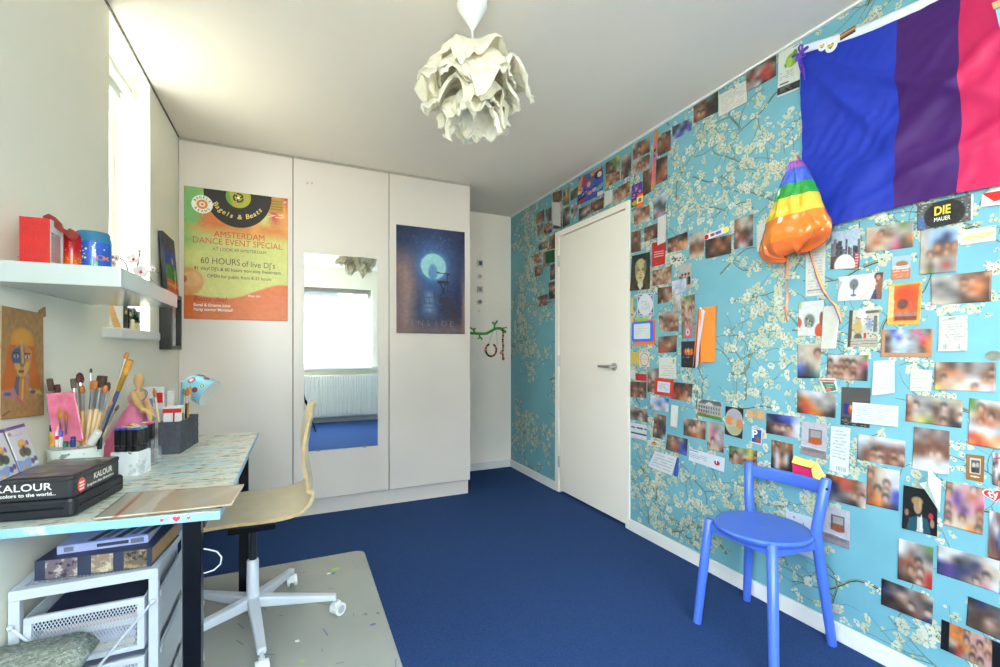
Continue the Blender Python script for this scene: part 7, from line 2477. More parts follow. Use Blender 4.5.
# white box of markers
mk = V3((-.452, 1.800, 0))
bx_, by_ = V3((math.cos(-.30), math.sin(-.30), 0)), V3((math.sin(.30), math.cos(.30), 0))
bwid, blen_, bh = .080, .062, .076
bxh = thing('marker_box', 'white paint-smeared box holding black markers', 'box', mk - bx_ * bwid / 2 + by_ * blen_ / 2 + V3((0, 0, Dz)))
b = MB()
w_ = .003
cen = mk - bx_ * bwid / 2 + by_ * blen_ / 2
for (x, y, sx__, sy__) in ((0, -blen_ / 2 + w_ / 2, bwid, w_), (0, blen_ / 2 - w_ / 2, bwid, w_), (-bwid / 2 + w_ / 2, 0, w_, blen_ - 2 * w_), (bwid / 2 - w_ / 2, 0, w_, blen_ - 2 * w_)):
    b.rbox(cen + bx_ * x + by_ * y + V3((0, 0, Dz + bh / 2)), (sx__, sy__, bh), -.30)
b.rbox(cen + V3((0, 0, Dz + .002)), (bwid - 2 * w_, blen_ - 2 * w_, .004), -.30)
b.build('box_body', speckle('box_white', (226, 230, 232), [((190, 196, 200), 24, .52, .08), ((70, 74, 80), 34, .70, .03)], .5), bxh)
CAPS = ['cap_blue', 'cap_indigo', 'cap_violet', 'cap_sky', 'cap_green', 'cap_yellow', 'cap_red', 'cap_pink', 'cap_lime', 'cap_cream']
CC = [(70, 96, 206), (84, 80, 190), (120, 80, 190), (110, 160, 220), (80, 170, 110), (226, 206, 110), (226, 70, 76), (226, 120, 170), (176, 200, 96), (226, 214, 190)]
CM = [mat(n_, c_, .4) for n_, c_ in zip(CAPS, CC)]
protos = {}
MBODY = mat('marker_black', (30, 30, 34), .35)


def marker(pos, h, ci, label, group, size=.0074):
    if ci not in protos:
        t = thing('marker_pen', label, 'marker', pos, group)
        zb = pos.z
        MB().rbox(pos + V3((0, 0, .045)), (size * 1.9, size * 1.9, .09), -.30).rbox(pos + V3((0, 0, .116)), (size * 2.0, size * 2.0, .050), -.30).build('barrel', MBODY, t, bevel=.0022)
        MB().rbox(pos + V3((0, 0, .144)), (size * 1.96, size * 1.96, .006), -.30).build('cap_ring', CM[ci], t, bevel=.0012)
        protos[ci] = t
    else:
        t = copy_tree(protos[ci])
        t.location = pos
        t['label'], t['group'] = label, group
    return t


names = ['blue', 'indigo', 'violet', 'sky blue', 'green', 'yellow', 'red', 'pink', 'lime', 'cream']
ordn = ('first', 'second', 'third', 'fourth')
rows_ = ('front row', 'second row', 'third row')
pat = [[0, 1, 2, 0], [3, 8, 5, 4], [5, 8, 9, 3]]
for r in range(3):
    for k in range(4):
        ci = pat[r][k]
        p = cen + bx_ * (-bwid / 2 + .0128 + k * .0188) + by_ * (-blen_ / 2 + .0125 + r * .0175) + V3((0, 0, Dz + .0045))
        marker(p, .15, ci, '%s-capped black marker, %s from the left in the %s of the white box' % (names[ci], ordn[k], rows_[r]), 'markers in the white box')

# clear acrylic rack with more markers behind
rk0 = V3((-.486, 1.884, 0))
RQ = -.117
bx_, by_ = V3((math.cos(RQ), math.sin(RQ), 0)), V3((-math.sin(RQ), math.cos(RQ), 0))
rkc = thing('acrylic_rack', 'clear acrylic marker rack between the white box and the dark basket', 'rack', rk0 + by_ * .05 + V3((0, 0, Dz)))
b = MB()
for k in range(4):
    b.rbox(rk0 + by_ * (.004 + k * .034) + V3((0, 0, Dz + .045)), (.066, .002, .09), -.30)
for s_ in (-1, 1):
    b.rbox(rk0 + by_ * .055 + bx_ * .033 * s_ + V3((0, 0, Dz + .03)), (.002, .104, .06), -.30)
b.rbox(rk0 + by_ * .055 + V3((0, 0, Dz + .001)), (.064, .104, .002), -.30)
b.build('acrylic_panels', CLEAR, rkc)
pat = [[6, 9, 7], [5, 7, 6], [7, 9, 7]]
for r in range(3):
    for k in range(3):
        ci = pat[r][k]
        p = rk0 + bx_ * (-.020 + k * .0195) + by_ * (.021 + r * .034) + V3((0, 0, Dz + .0025))
        marker(p, .15, ci, '%s-capped black marker, %s from the left in the %s of the acrylic rack' % (names[ci], ordn[k], ('nearest slot', 'middle slot', 'farthest slot')[r]), 'markers in the acrylic rack')

# dark woven basket with packets
k0 = V3((-.400, 2.118, 0))
BA = -.09
gx, gy = V3((math.cos(BA), math.sin(BA), 0)), V3((-math.sin(BA), math.cos(BA), 0))
bw_, bl_, bhh = .072, .232, .125
kc = k0 - gx * bw_ / 2 + gy * bl_ / 2
bk = thing('basket', 'dark charcoal woven rectangular basket of art supplies', 'basket', kc + V3((0, 0, Dz)))
b = MB()
for (x, y, a, c_) in ((0, -bl_ / 2 + .002, bw_, .004), (0, bl_ / 2 - .002, bw_, .004), (-bw_ / 2 + .002, 0, .004, bl_ - .008), (bw_ / 2 - .002, 0, .004, bl_ - .008)):
    b.rbox(kc + gx * x + gy * y + V3((0, 0, Dz + bhh / 2)), (a, c_, bhh), BA)
b.rbox(kc + V3((0, 0, Dz + .002)), (bw_ - .008, bl_ - .008, .004), BA)
b.build('basket_body', mat('charcoal_weave', (64, 68, 76), .6, .25, 60, .5, 90), bk)
b = MB()
for r in range(7):
    z = Dz + .009 + r * .018
    for k in range(13):
        y = -bl_ / 2 + .009 + k * (bl_ - .018) / 12
        b.rbox(kc + gx * (bw_ / 2 + .0006) + gy * y + V3((0, 0, z)), (.0016, .0165, .0160) if (r + k) % 2 else (.0030, .0155, .0150), BA)
    for k in range(4):
        x = -bw_ / 2 + .009 + k * (bw_ - .018) / 3
        b.rbox(kc - gy * (bl_ / 2 + .0006) + gx * x + V3((0, 0, z)), (.0165, .0016, .0160) if (r + k) % 2 else (.0155, .0030, .0150), BA)
b.build('woven_strip', mat('charcoal_strip', (72, 76, 84), .55, .25, 40), bk, bevel=.0008)


def packet(label, c_, size, rz, body, stripe=None, name='packet', cat='packet', tilt=0.0):
    t = thing(name, label, cat, c_)
    M3 = Matrix.Rotation(rz, 3, 'Z') @ Matrix.Rotation(tilt, 3, 'X')
    MB().rbox(c_ + M3 @ V3((0, 0, size[2] / 2)), size, M=M3).build('packet_body', body, t, bevel=.003)
    if stripe:
        for m, z0, z1, x0, x1 in stripe:
            MB().rbox(c_ + M3 @ V3(((x0 + x1) / 2 * size[0], -size[1] / 2 - .0006, (z0 + z1) / 2 * size[2])), ((x1 - x0) * size[0], .001, (z1 - z0) * size[2]), M=M3).build('packet_print', m, t)


packet('white packet with a red T-shaped print in the dark basket', kc - gy * .085 + V3((0, 0, Dz + .03)), (.062, .014, .150), BA, PAPERW, [(RED, .84, .95, -.5, .5), (RED, .3, .84, .05, .14), (mat('tan_print', (214, 170, 130), .6), .3, .34, -.4, .3)], tilt=-.05)
packet('tall white packet with yellow edge at the back of the dark basket', kc - gy * .035 + V3((0, 0, Dz + .03)), (.054, .012, .150), BA, PAPERW, [(mat('pack_yellow', (226, 206, 90), .5), .8, .96, .3, .5), (BLACK, .5, .8, .42, .5)], tilt=.03)
packet('white crumpled tissue pack with red print behind the dark basket\'s left end', V3((-.540, 2.405, Dz)), (.080, .045, .245), -.2, PAPERW, [(RED, .72, .90, .0, .42), (mat('pack_blue', (90, 140, 214), .5), .58, .80, -.5, -.05)])
packet('plain white paper roll standing behind the basket', V3((-.480, 2.378, Dz)), (.028, .028, .225), -.2, PAPERW, None, 'paper_roll', 'paper roll')
packet('pale grey-blue box behind the mannequin\'s hands', V3((-.505, 2.290, Dz)), (.075, .05, .165), -.25, mat('box_pale', (206, 214, 222), .6), [(mat('box_band_print', (170, 180, 196), .6), .35, .5, -.4, .4)], 'small_box', 'box')  # grey-blue band printed across the box front


def loose_brush(label, p0, p1, r, hb, fb_, bb):
    ax = (p1 - p0)
    L__ = ax.length
    ax.normalize()
    t = thing('paintbrush', label, 'paintbrush', p0)
    MB().tube([p0, p0 + ax * L__ * .72], [r * .7, r], 10).build('handle', hb, t, smooth=True)
    MB().tube([p0 + ax * L__ * .72, p0 + ax * L__ * .85], [r * 1.05, r * 1.2], 10).build('ferrule', fb_, t, smooth=True)
    MB().tube([p0 + ax * L__ * .85, p0 + ax * L__ * .93, p1], [r * 1.2, r * 1.7, r * .4], 10).build('bristles', bb, t, smooth=True)


pz = kc + V3((0, 0, Dz + .012))
loose_brush('brush with orange hair standing at the right of the dark basket', pz + gy * .02 + gx * .012, pz + gy * .030 + gx * .020 + V3((0, 0, .235)), .0045, BLACK, CHROME, BRIS['o'])
loose_brush('brush with gold hair at the rear of the dark basket', pz + gy * .045 + gx * .010, pz + gy * .052 + gx * .024 + V3((0, 0, .238)), .0045, HANDLE['g'], CHROME, BRIS['y'])
loose_brush('thin brush leaning by the mannequin with orange-brown hair', pz - gy * .10 - gx * .026, pz - gy * .10 - gx * .055 + V3((0, 0, .245)), .004, HANDLE['w'], CHROME, BRIS['o'])

# desk lamp with a light blue spotted shade
LC = onY(199, 388, 2.40)
lamp = thing('desk_lamp', 'light blue desk lamp with a spotted shade at the far end of the desk', 'lamp', (LC.x - .05, 2.44, Dz))
LSC = .78
axl = V3((.78, -.30, -.45)).normalized()
Mq = axl.to_track_quat('Z', 'Y').to_matrix()
apex = LC - axl * .064
prof_ = [(r * LSC, z * LSC) for r, z in [(.012, 0), (.030, .004), (.052, .022), (.064, .052), (.072, .095), (.080, .150), (.078, .150), (.070, .096), (.060, .052), (.048, .026), (.026, .010), (0, .008)]]
MB().lathe(prof_[:6], apex, 40, 0, Mq).build('lamp_shade', SKYB, lamp, smooth=True, solid=.0015)
inn = [(r * .965, z + .0015) for r, z in prof_[1:6]]
MB().lathe(inn, apex, 40, 0, Mq).build('shade_lining', PAPERW, lamp, smooth=True)
b = MB()


def spot(a, z, r0, k):
    i = [j for j in range(5) if prof_[j][1] <= z <= prof_[j + 1][1]][0]
    f = (z - prof_[i][1]) / (prof_[i + 1][1] - prof_[i][1])
    r = prof_[i][0] * (1 - f) + prof_[i + 1][0] * f
    dr = V3((prof_[i + 1][0] - prof_[i][0], 0, prof_[i + 1][1] - prof_[i][1])).normalized()
    n_ = V3((dr.z, 0, -dr.x))
    Ra = Matrix.Rotation(a, 3, 'Z')
    c_ = apex + Mq @ (Ra @ V3((r, 0, z)))
    N__, U__ = Mq @ (Ra @ n_), Mq @ (Ra @ dr)
    R__ = U__.cross(N__)
    for q, (rr_, kk) in enumerate(r0):
        b.prism([(rr_ * math.cos(t), rr_ * math.sin(t)) for t in np.linspace(0, 2 * PI, 21)[:-1]], .0012 + q * .0006, .0022 + q * .0006, (c_, R__, U__, N__), kk)


for a in np.arange(0, 6.28, 1.256):
    spot(a, .040, [(.016, 0), (.011, 1), (.004, 3)], 0)
    spot(a + .55, .080, [(.012, 2)], 0)
    spot(a + .1, .097, [(.012, 3), (.009, 4), (.004, 3)], 0)
b.build('painted_spot', [mat('spot_purple', (96, 70, 140), .4), mat('spot_orange', (236, 140, 90), .4), mat('spot_maroon', (136, 50, 84), .4), PAPERW, mat('spot_green', (92, 170, 110), .4)], lamp)
MB().ball(apex + axl * .075, (.024, .024, .026), n=18, m=12).build('bulb', mat('bulb_white', (240, 238, 230), .2), lamp, smooth=True)
e_ = V3((-.460, 2.47, .96))
MB().tube([apex + axl * .01, apex - axl * .015 + V3((0, 0, -.01)), e_, V3((-.462, 2.475, .80)), V3((-.46, 2.475, Dz + .01))], .007, 12).build('arm', SKYB, lamp, smooth=True)
MB().lathe([(0, 0), (.06, 0), (.062, .008), (.02, .018), (0, .018)], (-.46, 2.475, Dz), 32).build('base', SKYB, lamp, smooth=True)

# kraft paper pad in a plastic sleeve
sl = thing('paper_sleeve', 'flat plastic sleeve of kraft paper lying over the desk edge', 'paper', onZ(170, 505, Dz))
q = [onZ(u, v, Dz + .001) for u, v in ((127, 494.5), (244, 486), (232, 507.5), (93, 522))]
c = Cv(60, 40, (206, 192, 170))
c.rect(.36, 0, 1, 1, (184, 164, 138)).put(np.clip(1 - np.abs(c.x - (.13 + .02 * c.y)) / .025, 0, 1), (190, 96, 84)).rect(.0, 0, .10, 1, (196, 190, 176))
c.put(np.clip((c.x - .55) * 2, 0, .6) * np.clip(np.sin(14 * c.x + 6 * c.y), 0, 1) * .3, (220, 214, 200)).poly([(.30, 0), (.40, 0), (.36, .5), (.40, 1), (.26, 1)], (214, 206, 190)).script(.5, .1, .64, .5, 4, (150, 140, 124), .3)
sheet('kraft_pad', q, c, V3((0, 0, 1)), print_mat('sleeve_print', .16, .4), .003, .004, parent=sl, thick=.004)

# ================================================================== ON THE LEFT WALL
# the kraft drawing
c = Cv(64, 92, (178, 134, 84))
c.rough(7, 3)
OR, HY_, BL_, YL, PK = (206, 108, 40), (216, 146, 58), (92, 96, 132), (222, 182, 92), (200, 126, 150)
c.ell(.47, .30, .28, .13, HY_, .1).poly([(.16, .34), (.76, .34), (.92, .74), (.66, .72), (.60, .46), (.36, .46), (.30, .72), (.0, .74)], OR)
c.ell(.46, .26, .22, .08, (232, 168, 70), .6, .7)
c.poly([(.22, .38), (.46, .30), (.70, .38), (.66, .52), (.54, .62), (.42, .62), (.28, .54)], (206, 150, 96))
c.ell(.34, .44, .13, .08, BL_, .3).poly([(.34, .36), (.44, .31), (.42, .48), (.38, .56), (.30, .50)], BL_, .7).poly([(.46, .31), (.66, .38), (.62, .48), (.5, .5)], (214, 130, 70), .8)
c.poly([(.28, .50), (.40, .50), (.44, .62), (.36, .60)], YL, .9).poly([(.50, .50), (.64, .48), (.58, .58), (.50, .62)], YL, .9).line(.44, .32, .47, .50, .03, YL, .7)
c.line(.50, .36, .52, .5, .012, (120, 80, 110), .8).ell(.46, .515, .05, .018, (170, 100, 90), .4)
for x in (.32, .58):
    c.ell(x, .435, .055, .018, (206, 200, 188), .4).ell(x, .435, .020, .018, (60, 48, 48), .4).line(x - .07, .41, x + .07, .405, .008, (60, 50, 80))
c.ell(.44, .575, .065, .022, (200, 130, 90), .4).line(.38, .575, .50, .575, .007, (70, 50, 60)).line(.40, .64, .50, .66, .012, PK)
c.poly([(.34, .62), (.56, .62), (.58, .76), (.46, .86), (.32, .78)], (206, 130, 70)).poly([(.32, .62), (.40, .62), (.38, .80), (.26, .76)], BL_, .85).line(.48, .66, .46, .82, .02, YL).line(.56, .60, .58, .74, .016, PK)
c.poly([(.0, .76), (.30, .74), (.34, .80), (.1, .82)], PK, .9).ell(.14, .78, .08, .018, BL_, .4).poly([(.60, .73), (.92, .76), (.96, .80), (.68, .77)], YL, .9).ell(.72, .765, .07, .018, BL_, .4).line(.34, .82, .46, .86, .012, (210, 90, 130)).line(.03, .97, .2, .93, .007, (120, 90, 60))
q = [onX(u, v, LX + .012) for u, v in ((1.8, 305.5), (42.8, 313.5), (43.7, 415), (0.2, 419.8))]
dwg = thing('drawing', 'kraft paper drawing of a long-faced orange-haired woman on the left wall', 'drawing', sum(q, V3()) / 4)
sheet('kraft_sheet', q, c, NL, MATTE, .0, .004, parent=dwg)
p = onX(37, 313.5, LX)
MB().prism([(-.020, -.014), (.016, -.010), (.020, .016), (-.014, .012)], .010, .0125, (p, V3((0, .96, .26)), V3((0, -.26, .96)), NL)).build('tape', mat('kraft_tape', (158, 116, 66), .5), dwg)

# deep black frame and the small canvas standing on it
fy0, fy1, fz0, fz1, fd = 2.960, 3.205, 1.158, 1.470, .056
fm_ = thing('shadow_box', 'deep black box frame hanging on the left wall beside the wardrobe', 'picture frame', (LX + fd / 2, (fy0 + fy1) / 2, fz0))
b = MB()
b.box((LX + .001, fy0, fz0), (LX + fd, fy0 + .022, fz1)).box((LX + .001, fy1 - .022, fz0), (LX + fd, fy1, fz1))
b.box((LX + .001, fy0 + .022, fz0), (LX + fd, fy1 - .022, fz0 + .022)).box((LX + .001, fy0 + .022, fz1 - .022), (LX + fd, fy1 - .022, fz1))
b.build('frame', mat('black_wood', (34, 33, 30), .4, .1, 20), fm_, bevel=.0015)
c = Cv(30, 40, (226, 228, 226))
c.rect(.0, 0, 1, .4, (216, 180, 160)).rect(.55, .3, .8, .9, (200, 206, 210)).ell(.4, .25, .2, .14, (206, 120, 80), .5).rough(8)
sheet('picture', [V3((LX + .030, y, z)) for y, z in ((fy0 + .02, fz1 - .02), (fy1 - .02, fz1 - .02), (fy1 - .02, fz0 + .02), (fy0 + .02, fz0 + .02))], c, NL, MATTE, 0, 0, parent=fm_)
cv = thing('canvas', 'small striped canvas painting leaning on top of the black box frame', 'painting', (LX + .03, 3.08, fz1))
y0, y1, z0, z1 = 2.935, 3.185, fz1 + .001, 1.790
bx0, tx0 = LX + .026, LX + .003
thk = .018
vs = [(bx0, y0, z0), (bx0 + thk, y0, z0), (bx0 + thk, y1, z0), (bx0, y1, z0), (tx0, y0, z1), (tx0 + thk, y0, z1), (tx0 + thk, y1, z1), (tx0, y1, z1)]
MB().add(vs, [(0, 3, 2, 1), (4, 5, 6, 7), (0, 1, 5, 4), (1, 2, 6, 5), (2, 3, 7, 6), (3, 0, 4, 7)]).build('stretched_canvas', mat('canvas_side', (60, 70, 80), .7, .4, 10), cv)
c = Cv(36, 46, (78, 78, 84))
c.rect(0, .28, 1, .52, (56, 84, 176)).rect(0, .52, 1, .77, (66, 140, 60)).rect(0, .77, 1, 1, (214, 96, 44)).rect(0, .83, 1, .87, (236, 150, 70)).rect(0, .92, 1, .95, (190, 60, 40)).ell(.62, .43, .07, .06, (236, 190, 60), .3)
c.line(.80, .60, .72, .9, .03, (214, 206, 190)).line(.55, .5, .62, .76, .04, (40, 90, 50)).rough(9)
sheet('painted_face', [V3((tx0 + thk, y0, z1)), V3((tx0 + thk, y1, z1)), V3((bx0 + thk, y1, z0)), V3((bx0 + thk, y0, z0))], c, NL, MATTE, .0012, 0, parent=cv)

# ------------------------------------------------------------------ floating shelf and what stands on it
SZ0, SZ1, SXF = 1.312, 1.362, -.396
b = MB().box((LX + .001, 1.437, SZ0), (SXF, 2.048, SZ1))
tag(b.build('shelf', SHELF, bevel=.002), 'thick white floating shelf on the left wall above the desk', 'shelf')
Sz = SZ1 + .0008
# red gift box with a window side and a bow-shaped flap
gb = thing('gift_box', 'red gift box with a windowed side on the white shelf', 'box', (-.575, 1.545, Sz))
gx0, gx1, gy0, gy1, gz = -.612, -.556, 1.500, 1.578, Sz + .119
b = MB().box((gx0, gy0, Sz), (gx1, gy0 + .003, gz)).box((gx0, gy1 - .003, Sz), (gx1, gy1, gz)).box((gx0, gy0 + .003, Sz), (gx0 + .003, gy1 - .003, gz)).box((gx0 + .003, gy0 + .003, Sz), (gx1 - .003, gy1 - .003, Sz + .003)).box((gx0 + .003, gy0 + .003, gz - .003), (gx1 - .003, gy1 - .003, gz))
for cx_, cz_, r_ in ((.25, .30, .010), (.55, .62, .012), (.8, .85, .009), (.2, .75, .008), (.8, .3, .009), (.5, .88, .007), (.12, .15, .010), (.62, .12, .008)):
    o_ = V3((gx0 + cx_ * (gx1 - gx0), gy0, Sz + cz_ * .119))
    for k in range(6):
        a = k * PI / 3
        d, n_ = (math.cos(a), math.sin(a)), (-math.sin(a), math.cos(a))
        b.prism([(d[0] * t + n_[0] * w__, d[1] * t + n_[1] * w__) for t, w__ in ((r_ * .2, -.0008), (r_, -.0012), (r_, .0012), (r_ * .2, .0008))], .0002, .0005, (o_, V3((1, 0, 0)), V3((0, 0, 1)), NF), 1)
b.build('red_shell', [RED, mat('dark_red_print', (176, 24, 24), .5)], gb)
b = MB()
b.box((gx1 - .003, gy0 + .003, Sz), (gx1, gy0 + .010, gz)).box((gx1 - .003, gy1 - .010, Sz), (gx1, gy1 - .003, gz)).box((gx1 - .003, gy0 + .010, Sz), (gx1, gy1 - .010, Sz + .014)).box((gx1 - .003, gy0 + .010, gz - .030), (gx1, gy1 - .010, gz))
b.build('window_frame', PAPERW, gb)
MB().box((gx0 + .004, gy0 + .004, Sz + .004), (gx0 + .02, gy1 - .004, gz - .004)).build('inner_tray', mat('tray_cream', (214, 208, 186), .6), gb)
MB().box((gx1 - .002, gy0 + .010, Sz + .014), (gx1 - .001, gy1 - .010, gz - .03)).build('window_film', CLEAR, gb)
b = MB()
fo_ = V3((gx1 - .012, gy0 + .004, gz - .002))
fl_poly = [(x * .62, y * .62) for x, y in [(-.005, .012), (.018, .028), (.046, .020), (.072, .000), (.074, -.014), (.092, -.020), (.104, -.008), (.136, -.016), (.142, -.034), (.118, -.056), (.098, -.050), (.088, -.040), (.062, -.030), (.030, -.012), (.0, -.008)]]
b.prism(fl_poly, 0, .0015, (fo_, V3((.45, .89, 0)).normalized(), V3((0, 0, 1)), V3((.89, -.45, 0)).normalized()))
b.build('bow_flap', mat('flap_red_brown', (150, 50, 44), .5, .3, 60), gb)
# red jar
jr = thing('candle_jar', 'red dotted candle jar between the gift box and the blue jar', 'jar', (-.535, 1.640, Sz))
jc = V3((-.550, 1.608, Sz))
m = bpy.data.materials.new('red_amber_glaze')
m.use_nodes = True
t = m.node_tree
tcx, sp_, rp_ = t.nodes.new('ShaderNodeTexCoord'), t.nodes.new('ShaderNodeSeparateXYZ'), t.nodes.new('ShaderNodeValToRGB')
t.links.new(tcx.outputs['Generated'], sp_.inputs[0])
t.links.new(sp_.outputs['Z'], rp_.inputs[0])
rp_.color_ramp.elements[0].color, rp_.color_ramp.elements[1].color = rgb(236, 120, 20), rgb(176, 20, 30)
rp_.color_ramp.elements[1].position = .55
t.links.new(rp_.outputs[0], t.nodes['Principled BSDF'].inputs['Base Color'])
t.nodes['Principled BSDF'].inputs['Roughness'].default_value = .15
MB().lathe([(0, 0), (.019, 0), (.0205, .006), (.0205, .092), (.018, .104), (.016, .106), (.016, .100), (.018, .09), (.018, .008), (0, .006)], jc, 30).build('jar_body', m, jr, smooth=True)
b = MB()
rr = random.Random(17)
for k in range(44):
    a, z = rr.uniform(0, 6.28), rr.uniform(.012, .096)
    o_ = jc + V3((.0206 * math.cos(a), .0206 * math.sin(a), z))
    b.ball(o_, .0013, n=8, m=5)
b.build('cream_dot', INKC, jr)
# blue jar with fish
bj = thing('fish_jar', 'round blue painted glass jar with an orange fish on the white shelf', 'jar', (-.478, 1.640, Sz))
jc = V3((-.520, 1.660, Sz))
R0 = .0400
MB().lathe([(0, 0), (R0 * .96, 0), (R0, .006), (R0, .092), (R0 * .97, .104), (R0 * .92, .110), (R0 * .92, .122), (R0 * .88, .124), (R0 * .86, .112), (R0 * .9, .09), (R0 * .9, .008), (0, .006)], jc, 44).build(
    'jar_body', mat('blue_jar_glass', (38, 92, 190), .14, .18, 22, coat=.4), bj, smooth=True)
MB().lathe([(R0 * 1.002, .094), (R0 * .975, .105), (R0 * .925, .111), (R0 * .925, .1225), (R0 * .88, .1245)], jc, 44).build('jar_rim', mat('jar_rim_teal', (44, 116, 156), .2), bj, smooth=True)
va = math.atan2(-jc.y, -jc.x)          # the side of the jar that faces the room


def onjar(a, z, pts, k, b_, lift=.0004):
    """a small flat painting wrapped on the jar; pts in metres around (a, z)."""
    n_ = len(pts)
    o1 = [jc + V3(((R0 + lift) * math.cos(a + x / R0), (R0 + lift) * math.sin(a + x / R0), z + y)) for x, y in pts]
    b_.add(o1, [tuple(range(n_))], k)


b = MB()
fa = va + .42
onjar(fa, .050, [(.013 * math.cos(t), .0065 * math.sin(t)) for t in np.linspace(0, 2 * PI, 19)[:-1]], 0, b)
onjar(fa, .050, [(.010, 0), (.020, .007), (.018, 0), (.020, -.007)], 0, b)
for x, h_ in ((-.004, .032), (.002, .024), (.006, .038), (-.009, .018)):
    onjar(va + .02, .010, [(x - .0016, 0), (x + .0016, 0), (x + .0026, h_ * .5), (x + .0004, h_), (x - .0012, h_ * .6)], 1, b)
onjar(va - .78, .034, [(.007 * math.cos(t), .009 * math.sin(t)) for t in np.linspace(0, 2 * PI, 15)[:-1]], 1, b)
onjar(va - .72, .022, [(-.003, .004), (.002, .004), (.004, -.012), (.000, -.004), (-.003, -.010)], 1, b)
for k in range(13):
    r_ = .0018 + .0012 * (k % 3 == 0)
    onjar(va + (-.62, -.5, -.56, -.45, .0, .06, -.03, .05, .0, -.7, .6, .1, -.4)[k], (.05, .058, .066, .047, .062, .070, .078, .084, .054, .078, .074, .09, .072)[k], [(r_ * math.cos(t), r_ * math.sin(t)) for t in np.linspace(0, 2 * PI, 11)[:-1]], 2, b)
onjar(va + .1, .0, [(-.044, .001), (.044, .001), (.040, .004), (.020, .010), (-.006, .011), (-.030, .007)], 3, b)
b.build('painted_fish', [mat('fish_orange', (240, 120, 40), .4), mat('weed_green', (110, 206, 100), .4), INKW, mat('sand_cream', (226, 206, 150), .5)], bj)

# orchid
op = thing('orchid', 'potted white orchid with pink centres at the far end of the shelf', 'plant', (-.505, 1.935, Sz))
oc_ = V3((-.505, 1.935, Sz))
MB().lathe([(0, 0), (.024, 0), (.030, .05), (.027, .05), (.023, .006), (0, .005)], oc_, 24).build('pot', WHITEP, op, smooth=True)
OD = SN * oc_.x + CS * oc_.y
Q = lambda u, v, d=0: deep(u, v, OD + d)
STEM = mat('stem_olive', (96, 96, 70), .6)
MB().tube([oc_ + V3((0, 0, .04)), Q(128, 272), Q(126.5, 265), Q(123, 260), Q(118, 257), Q(113, 258)], .0022, 8).build('stem', STEM, op, smooth=True)
MB().tube([oc_ + V3((.004, 0, .04)), Q(136, 272), Q(138.5, 262), Q(139.5, 253)], .0022, 8).build('stem', STEM, op, smooth=True)
MB().tube([oc_ + V3((.006, .004, .04)), Q(140, 277), Q(148, 272), Q(158, 271.5)], .0020, 8).build('stem', STEM, op, smooth=True)
b = MB()
for s_ in (-1, 1):
    b.grid(8, 4, lambda s, t, s_=s_: oc_ + V3((.010 * s_ + s_ * .05 * s, .012 * math.sin(PI * s) * (2 * t - 1) + .02 * s, .045 + .02 * math.sin(PI * s) - .02 * s)))
b.build('leaf', DGREEN, op, smooth=True, solid=.001)
PETM = mat('orchid_petal', (240, 228, 226), .6, .05, 40)
LIP = mat('orchid_lip', (206, 60, 110), .5)


def flower(c_, r, face, seed, bud=False):
    rr_ = random.Random(seed)
    Mf = face.normalized().to_track_quat('Z', 'Y').to_matrix()
    b_ = MB()
    for k in range(5):
        a = PI / 2 + k * 2 * PI / 5
        w__ = .62 if k in (1, 4) else .40
        b_.grid(6, 6, lambda s, t, a=a, w__=w__: c_ + Mf @ (Matrix.Rotation(a, 3, 'Z') @ V3((r * (.06 + .94 * t), r * w__ * (2 * s - 1) * math.sin(PI * min(.97, .12 + .82 * t)), .16 * r * math.sin(2.2 * t) - .1 * r * abs(2 * s - 1)))))
    o__ = b_.build('flower', PETM, op, smooth=True, solid=.0008)
    b_ = MB().ball(c_ + Mf @ V3((0, -r * .12, r * .12)), (r * .2, r * .26, r * .18), n=10, m=7)
    b_.ball(c_ + Mf @ V3((0, r * .08, r * .14)), r * .11, n=8, m=6)
    b_.build('flower_lip', LIP, o__, smooth=True)


tocam = V3((.3, -.9, -.15))
flower(Q(140.5, 271.5, -.02), .023, tocam + V3((.3, 0, 0)), 1)
flower(Q(133.5, 259, -.01), .019, tocam + V3((-.2, 0, .2)), 2)
flower(Q(117, 258, -.01), .013, tocam + V3((-.9, 0, .2)), 3)
flower(Q(113.5, 263, .0), .011, tocam + V3((-.9, .2, -.4)), 4)
flower(Q(152.5, 269, -.01), .012, tocam + V3((.9, 0, .2)), 5)
b = MB()
for u, v in ((139.5, 251), (158, 271.5), (149.5, 282), (112.5, 257)):
    b.ball(Q(u, v), (.0045, .0045, .006), n=10, m=7)
b.build('bud', mat('bud_olive', (130, 120, 84), .6), op, smooth=True)

# ------------------------------------------------------------------ window sill: cards, books, plant
Wz = WZ0 - .004
cd = thing('folded_card', 'white folded card with orange strokes standing on the window sill', 'card', (-.66, 2.30, Wz))
Sx = lambda y0, y1, x, z1: [V3((x, y0, z1)), V3((x + .03, y1, z1)), V3((x + .03, y1, Wz)), V3((x, y0, Wz))]
c = Cv(36, 44, (234, 232, 222))
c.poly([(.42, .0), (.62, .0), (.95, 1), (.72, 1)], (226, 178, 120)).poly([(0, .05), (.12, .02), (.16, .3), (.05, .3)], (226, 190, 140)).line(.1, .9, .35, .5, .02, (60, 60, 60)).line(.35, .5, .2, .35, .015, (60, 60, 60)).rough(4)
q = [V3((-.722, 2.262, Wz + .125)), V3((-.630, 2.312, Wz + .118)), V3((-.630, 2.312, Wz)), V3((-.722, 2.262, Wz))]
nn = (q[1] - q[0]).cross(V3((0, 0, 1))).normalized()
sheet('card_front', q, c, nn, MATTE, .0005, 0, parent=cd, thick=.001)
rr = random.Random(77)
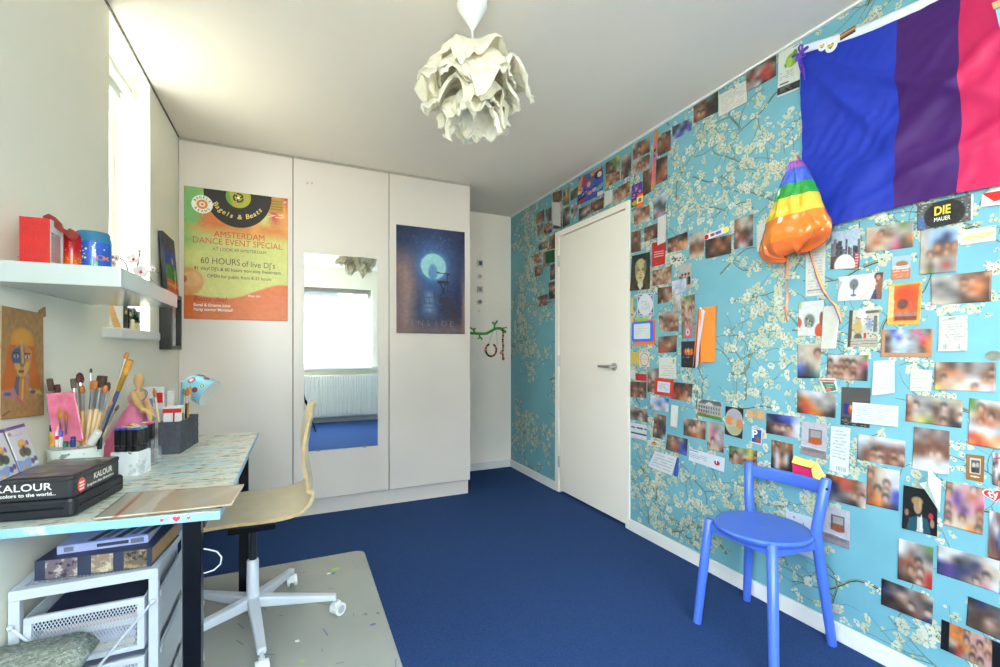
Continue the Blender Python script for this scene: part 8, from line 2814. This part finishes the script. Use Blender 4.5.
sizes = [(.036, .102, (176, 186, 188)), (.030, .108, (206, 212, 210)), (.040, .098, (112, 126, 130)), (.034, .106, (190, 200, 206)), (.038, .096, (86, 104, 112)), (.032, .102, (206, 212, 212)), (.044, .100, (150, 164, 168)), (.040, .092, (104, 122, 124))]
y = 2.322
nmz = ('pale grey', 'near-white', 'slate grey', 'light blue-grey', 'dark slate', 'white', 'mid grey', 'grey-green')
posn = ('first', 'second', 'third', 'fourth', 'fifth', 'sixth', 'seventh', 'eighth')
for k, (t_, h_, c3) in enumerate(sizes):
    xf = -.655 + .004 * (k % 3)
    bkx = thing('book', '%s little book standing on the window sill, %s from the card' % (nmz[k], posn[k]), 'book', (xf - .03, y + t_ / 2, Wz))
    MB().box((xf - .06, y, Wz), (xf, y + .003, Wz + h_)).box((xf - .06, y + t_ - .004, Wz), (xf, y + t_ - .001, Wz + h_)).box((xf - .003, y + .003, Wz), (xf, y + t_ - .004, Wz + h_)).build('cover', mat('sill_book_%d' % k, tuple(int(q_ * .66) for q_ in c3), .5), bkx)
    MB().box((xf - .058, y + .003, Wz + .002), (xf - .003, y + t_ - .004, Wz + h_ - .003)).build('pages', PAPERW, bkx)
    MB().box((xf, y + .006, Wz + h_ * .66), (xf + .0005, y + t_ - .008, Wz + h_ * .82)).build('spine_label', INKK if k % 2 else INKC, bkx)
    y += t_ + .0006
pp = thing('potted_plant', 'small dark green plant in front of the books on the window sill', 'plant', (-.622, 2.455, Wz))
pc_ = V3((-.626, 2.455, Wz))
MB().lathe([(0, 0), (.012, 0), (.015, .030), (.013, .030), (.011, .004), (0, .003)], pc_, 20).build('pot', mat('cream_pot', (222, 206, 166), .5), pp, smooth=True)
b = MB()
for k in range(34):
    a, e2, r_ = rr.uniform(0, 6.28), rr.uniform(-.2, 1.3), rr.uniform(.016, .038)
    d = V3((math.cos(a) * math.cos(e2) * .6, math.sin(a) * math.cos(e2), math.sin(e2)))
    s_ = d.cross(V3((0, 0, 1))).normalized() * .007
    o_ = pc_ + V3((.002, 0, .040))
    b.add([o_, o_ + d * r_ * .6 + s_, o_ + d * r_ * 1.3 - V3((0, 0, .004)), o_ + d * r_ * .6 - s_], [(0, 1, 2, 3)])
b.build('foliage', DGREEN, pp, solid=.0008)
fg = thing('figurine', 'tiny cream figurine on the window sill below the plant leaves', 'figurine', (-.622, 2.400, Wz))
b = MB().lathe([(0, 0), (.011, 0), (.012, .006), (.008, .016), (.0095, .024), (.006, .032), (0, .034)], (-.622, 2.400, Wz), 18).ball((-.622, 2.400, Wz + .037), .008, n=12, m=8)
b.build('figurine_body', mat('cream_ceramic', (226, 214, 176), .4), fg, smooth=True)
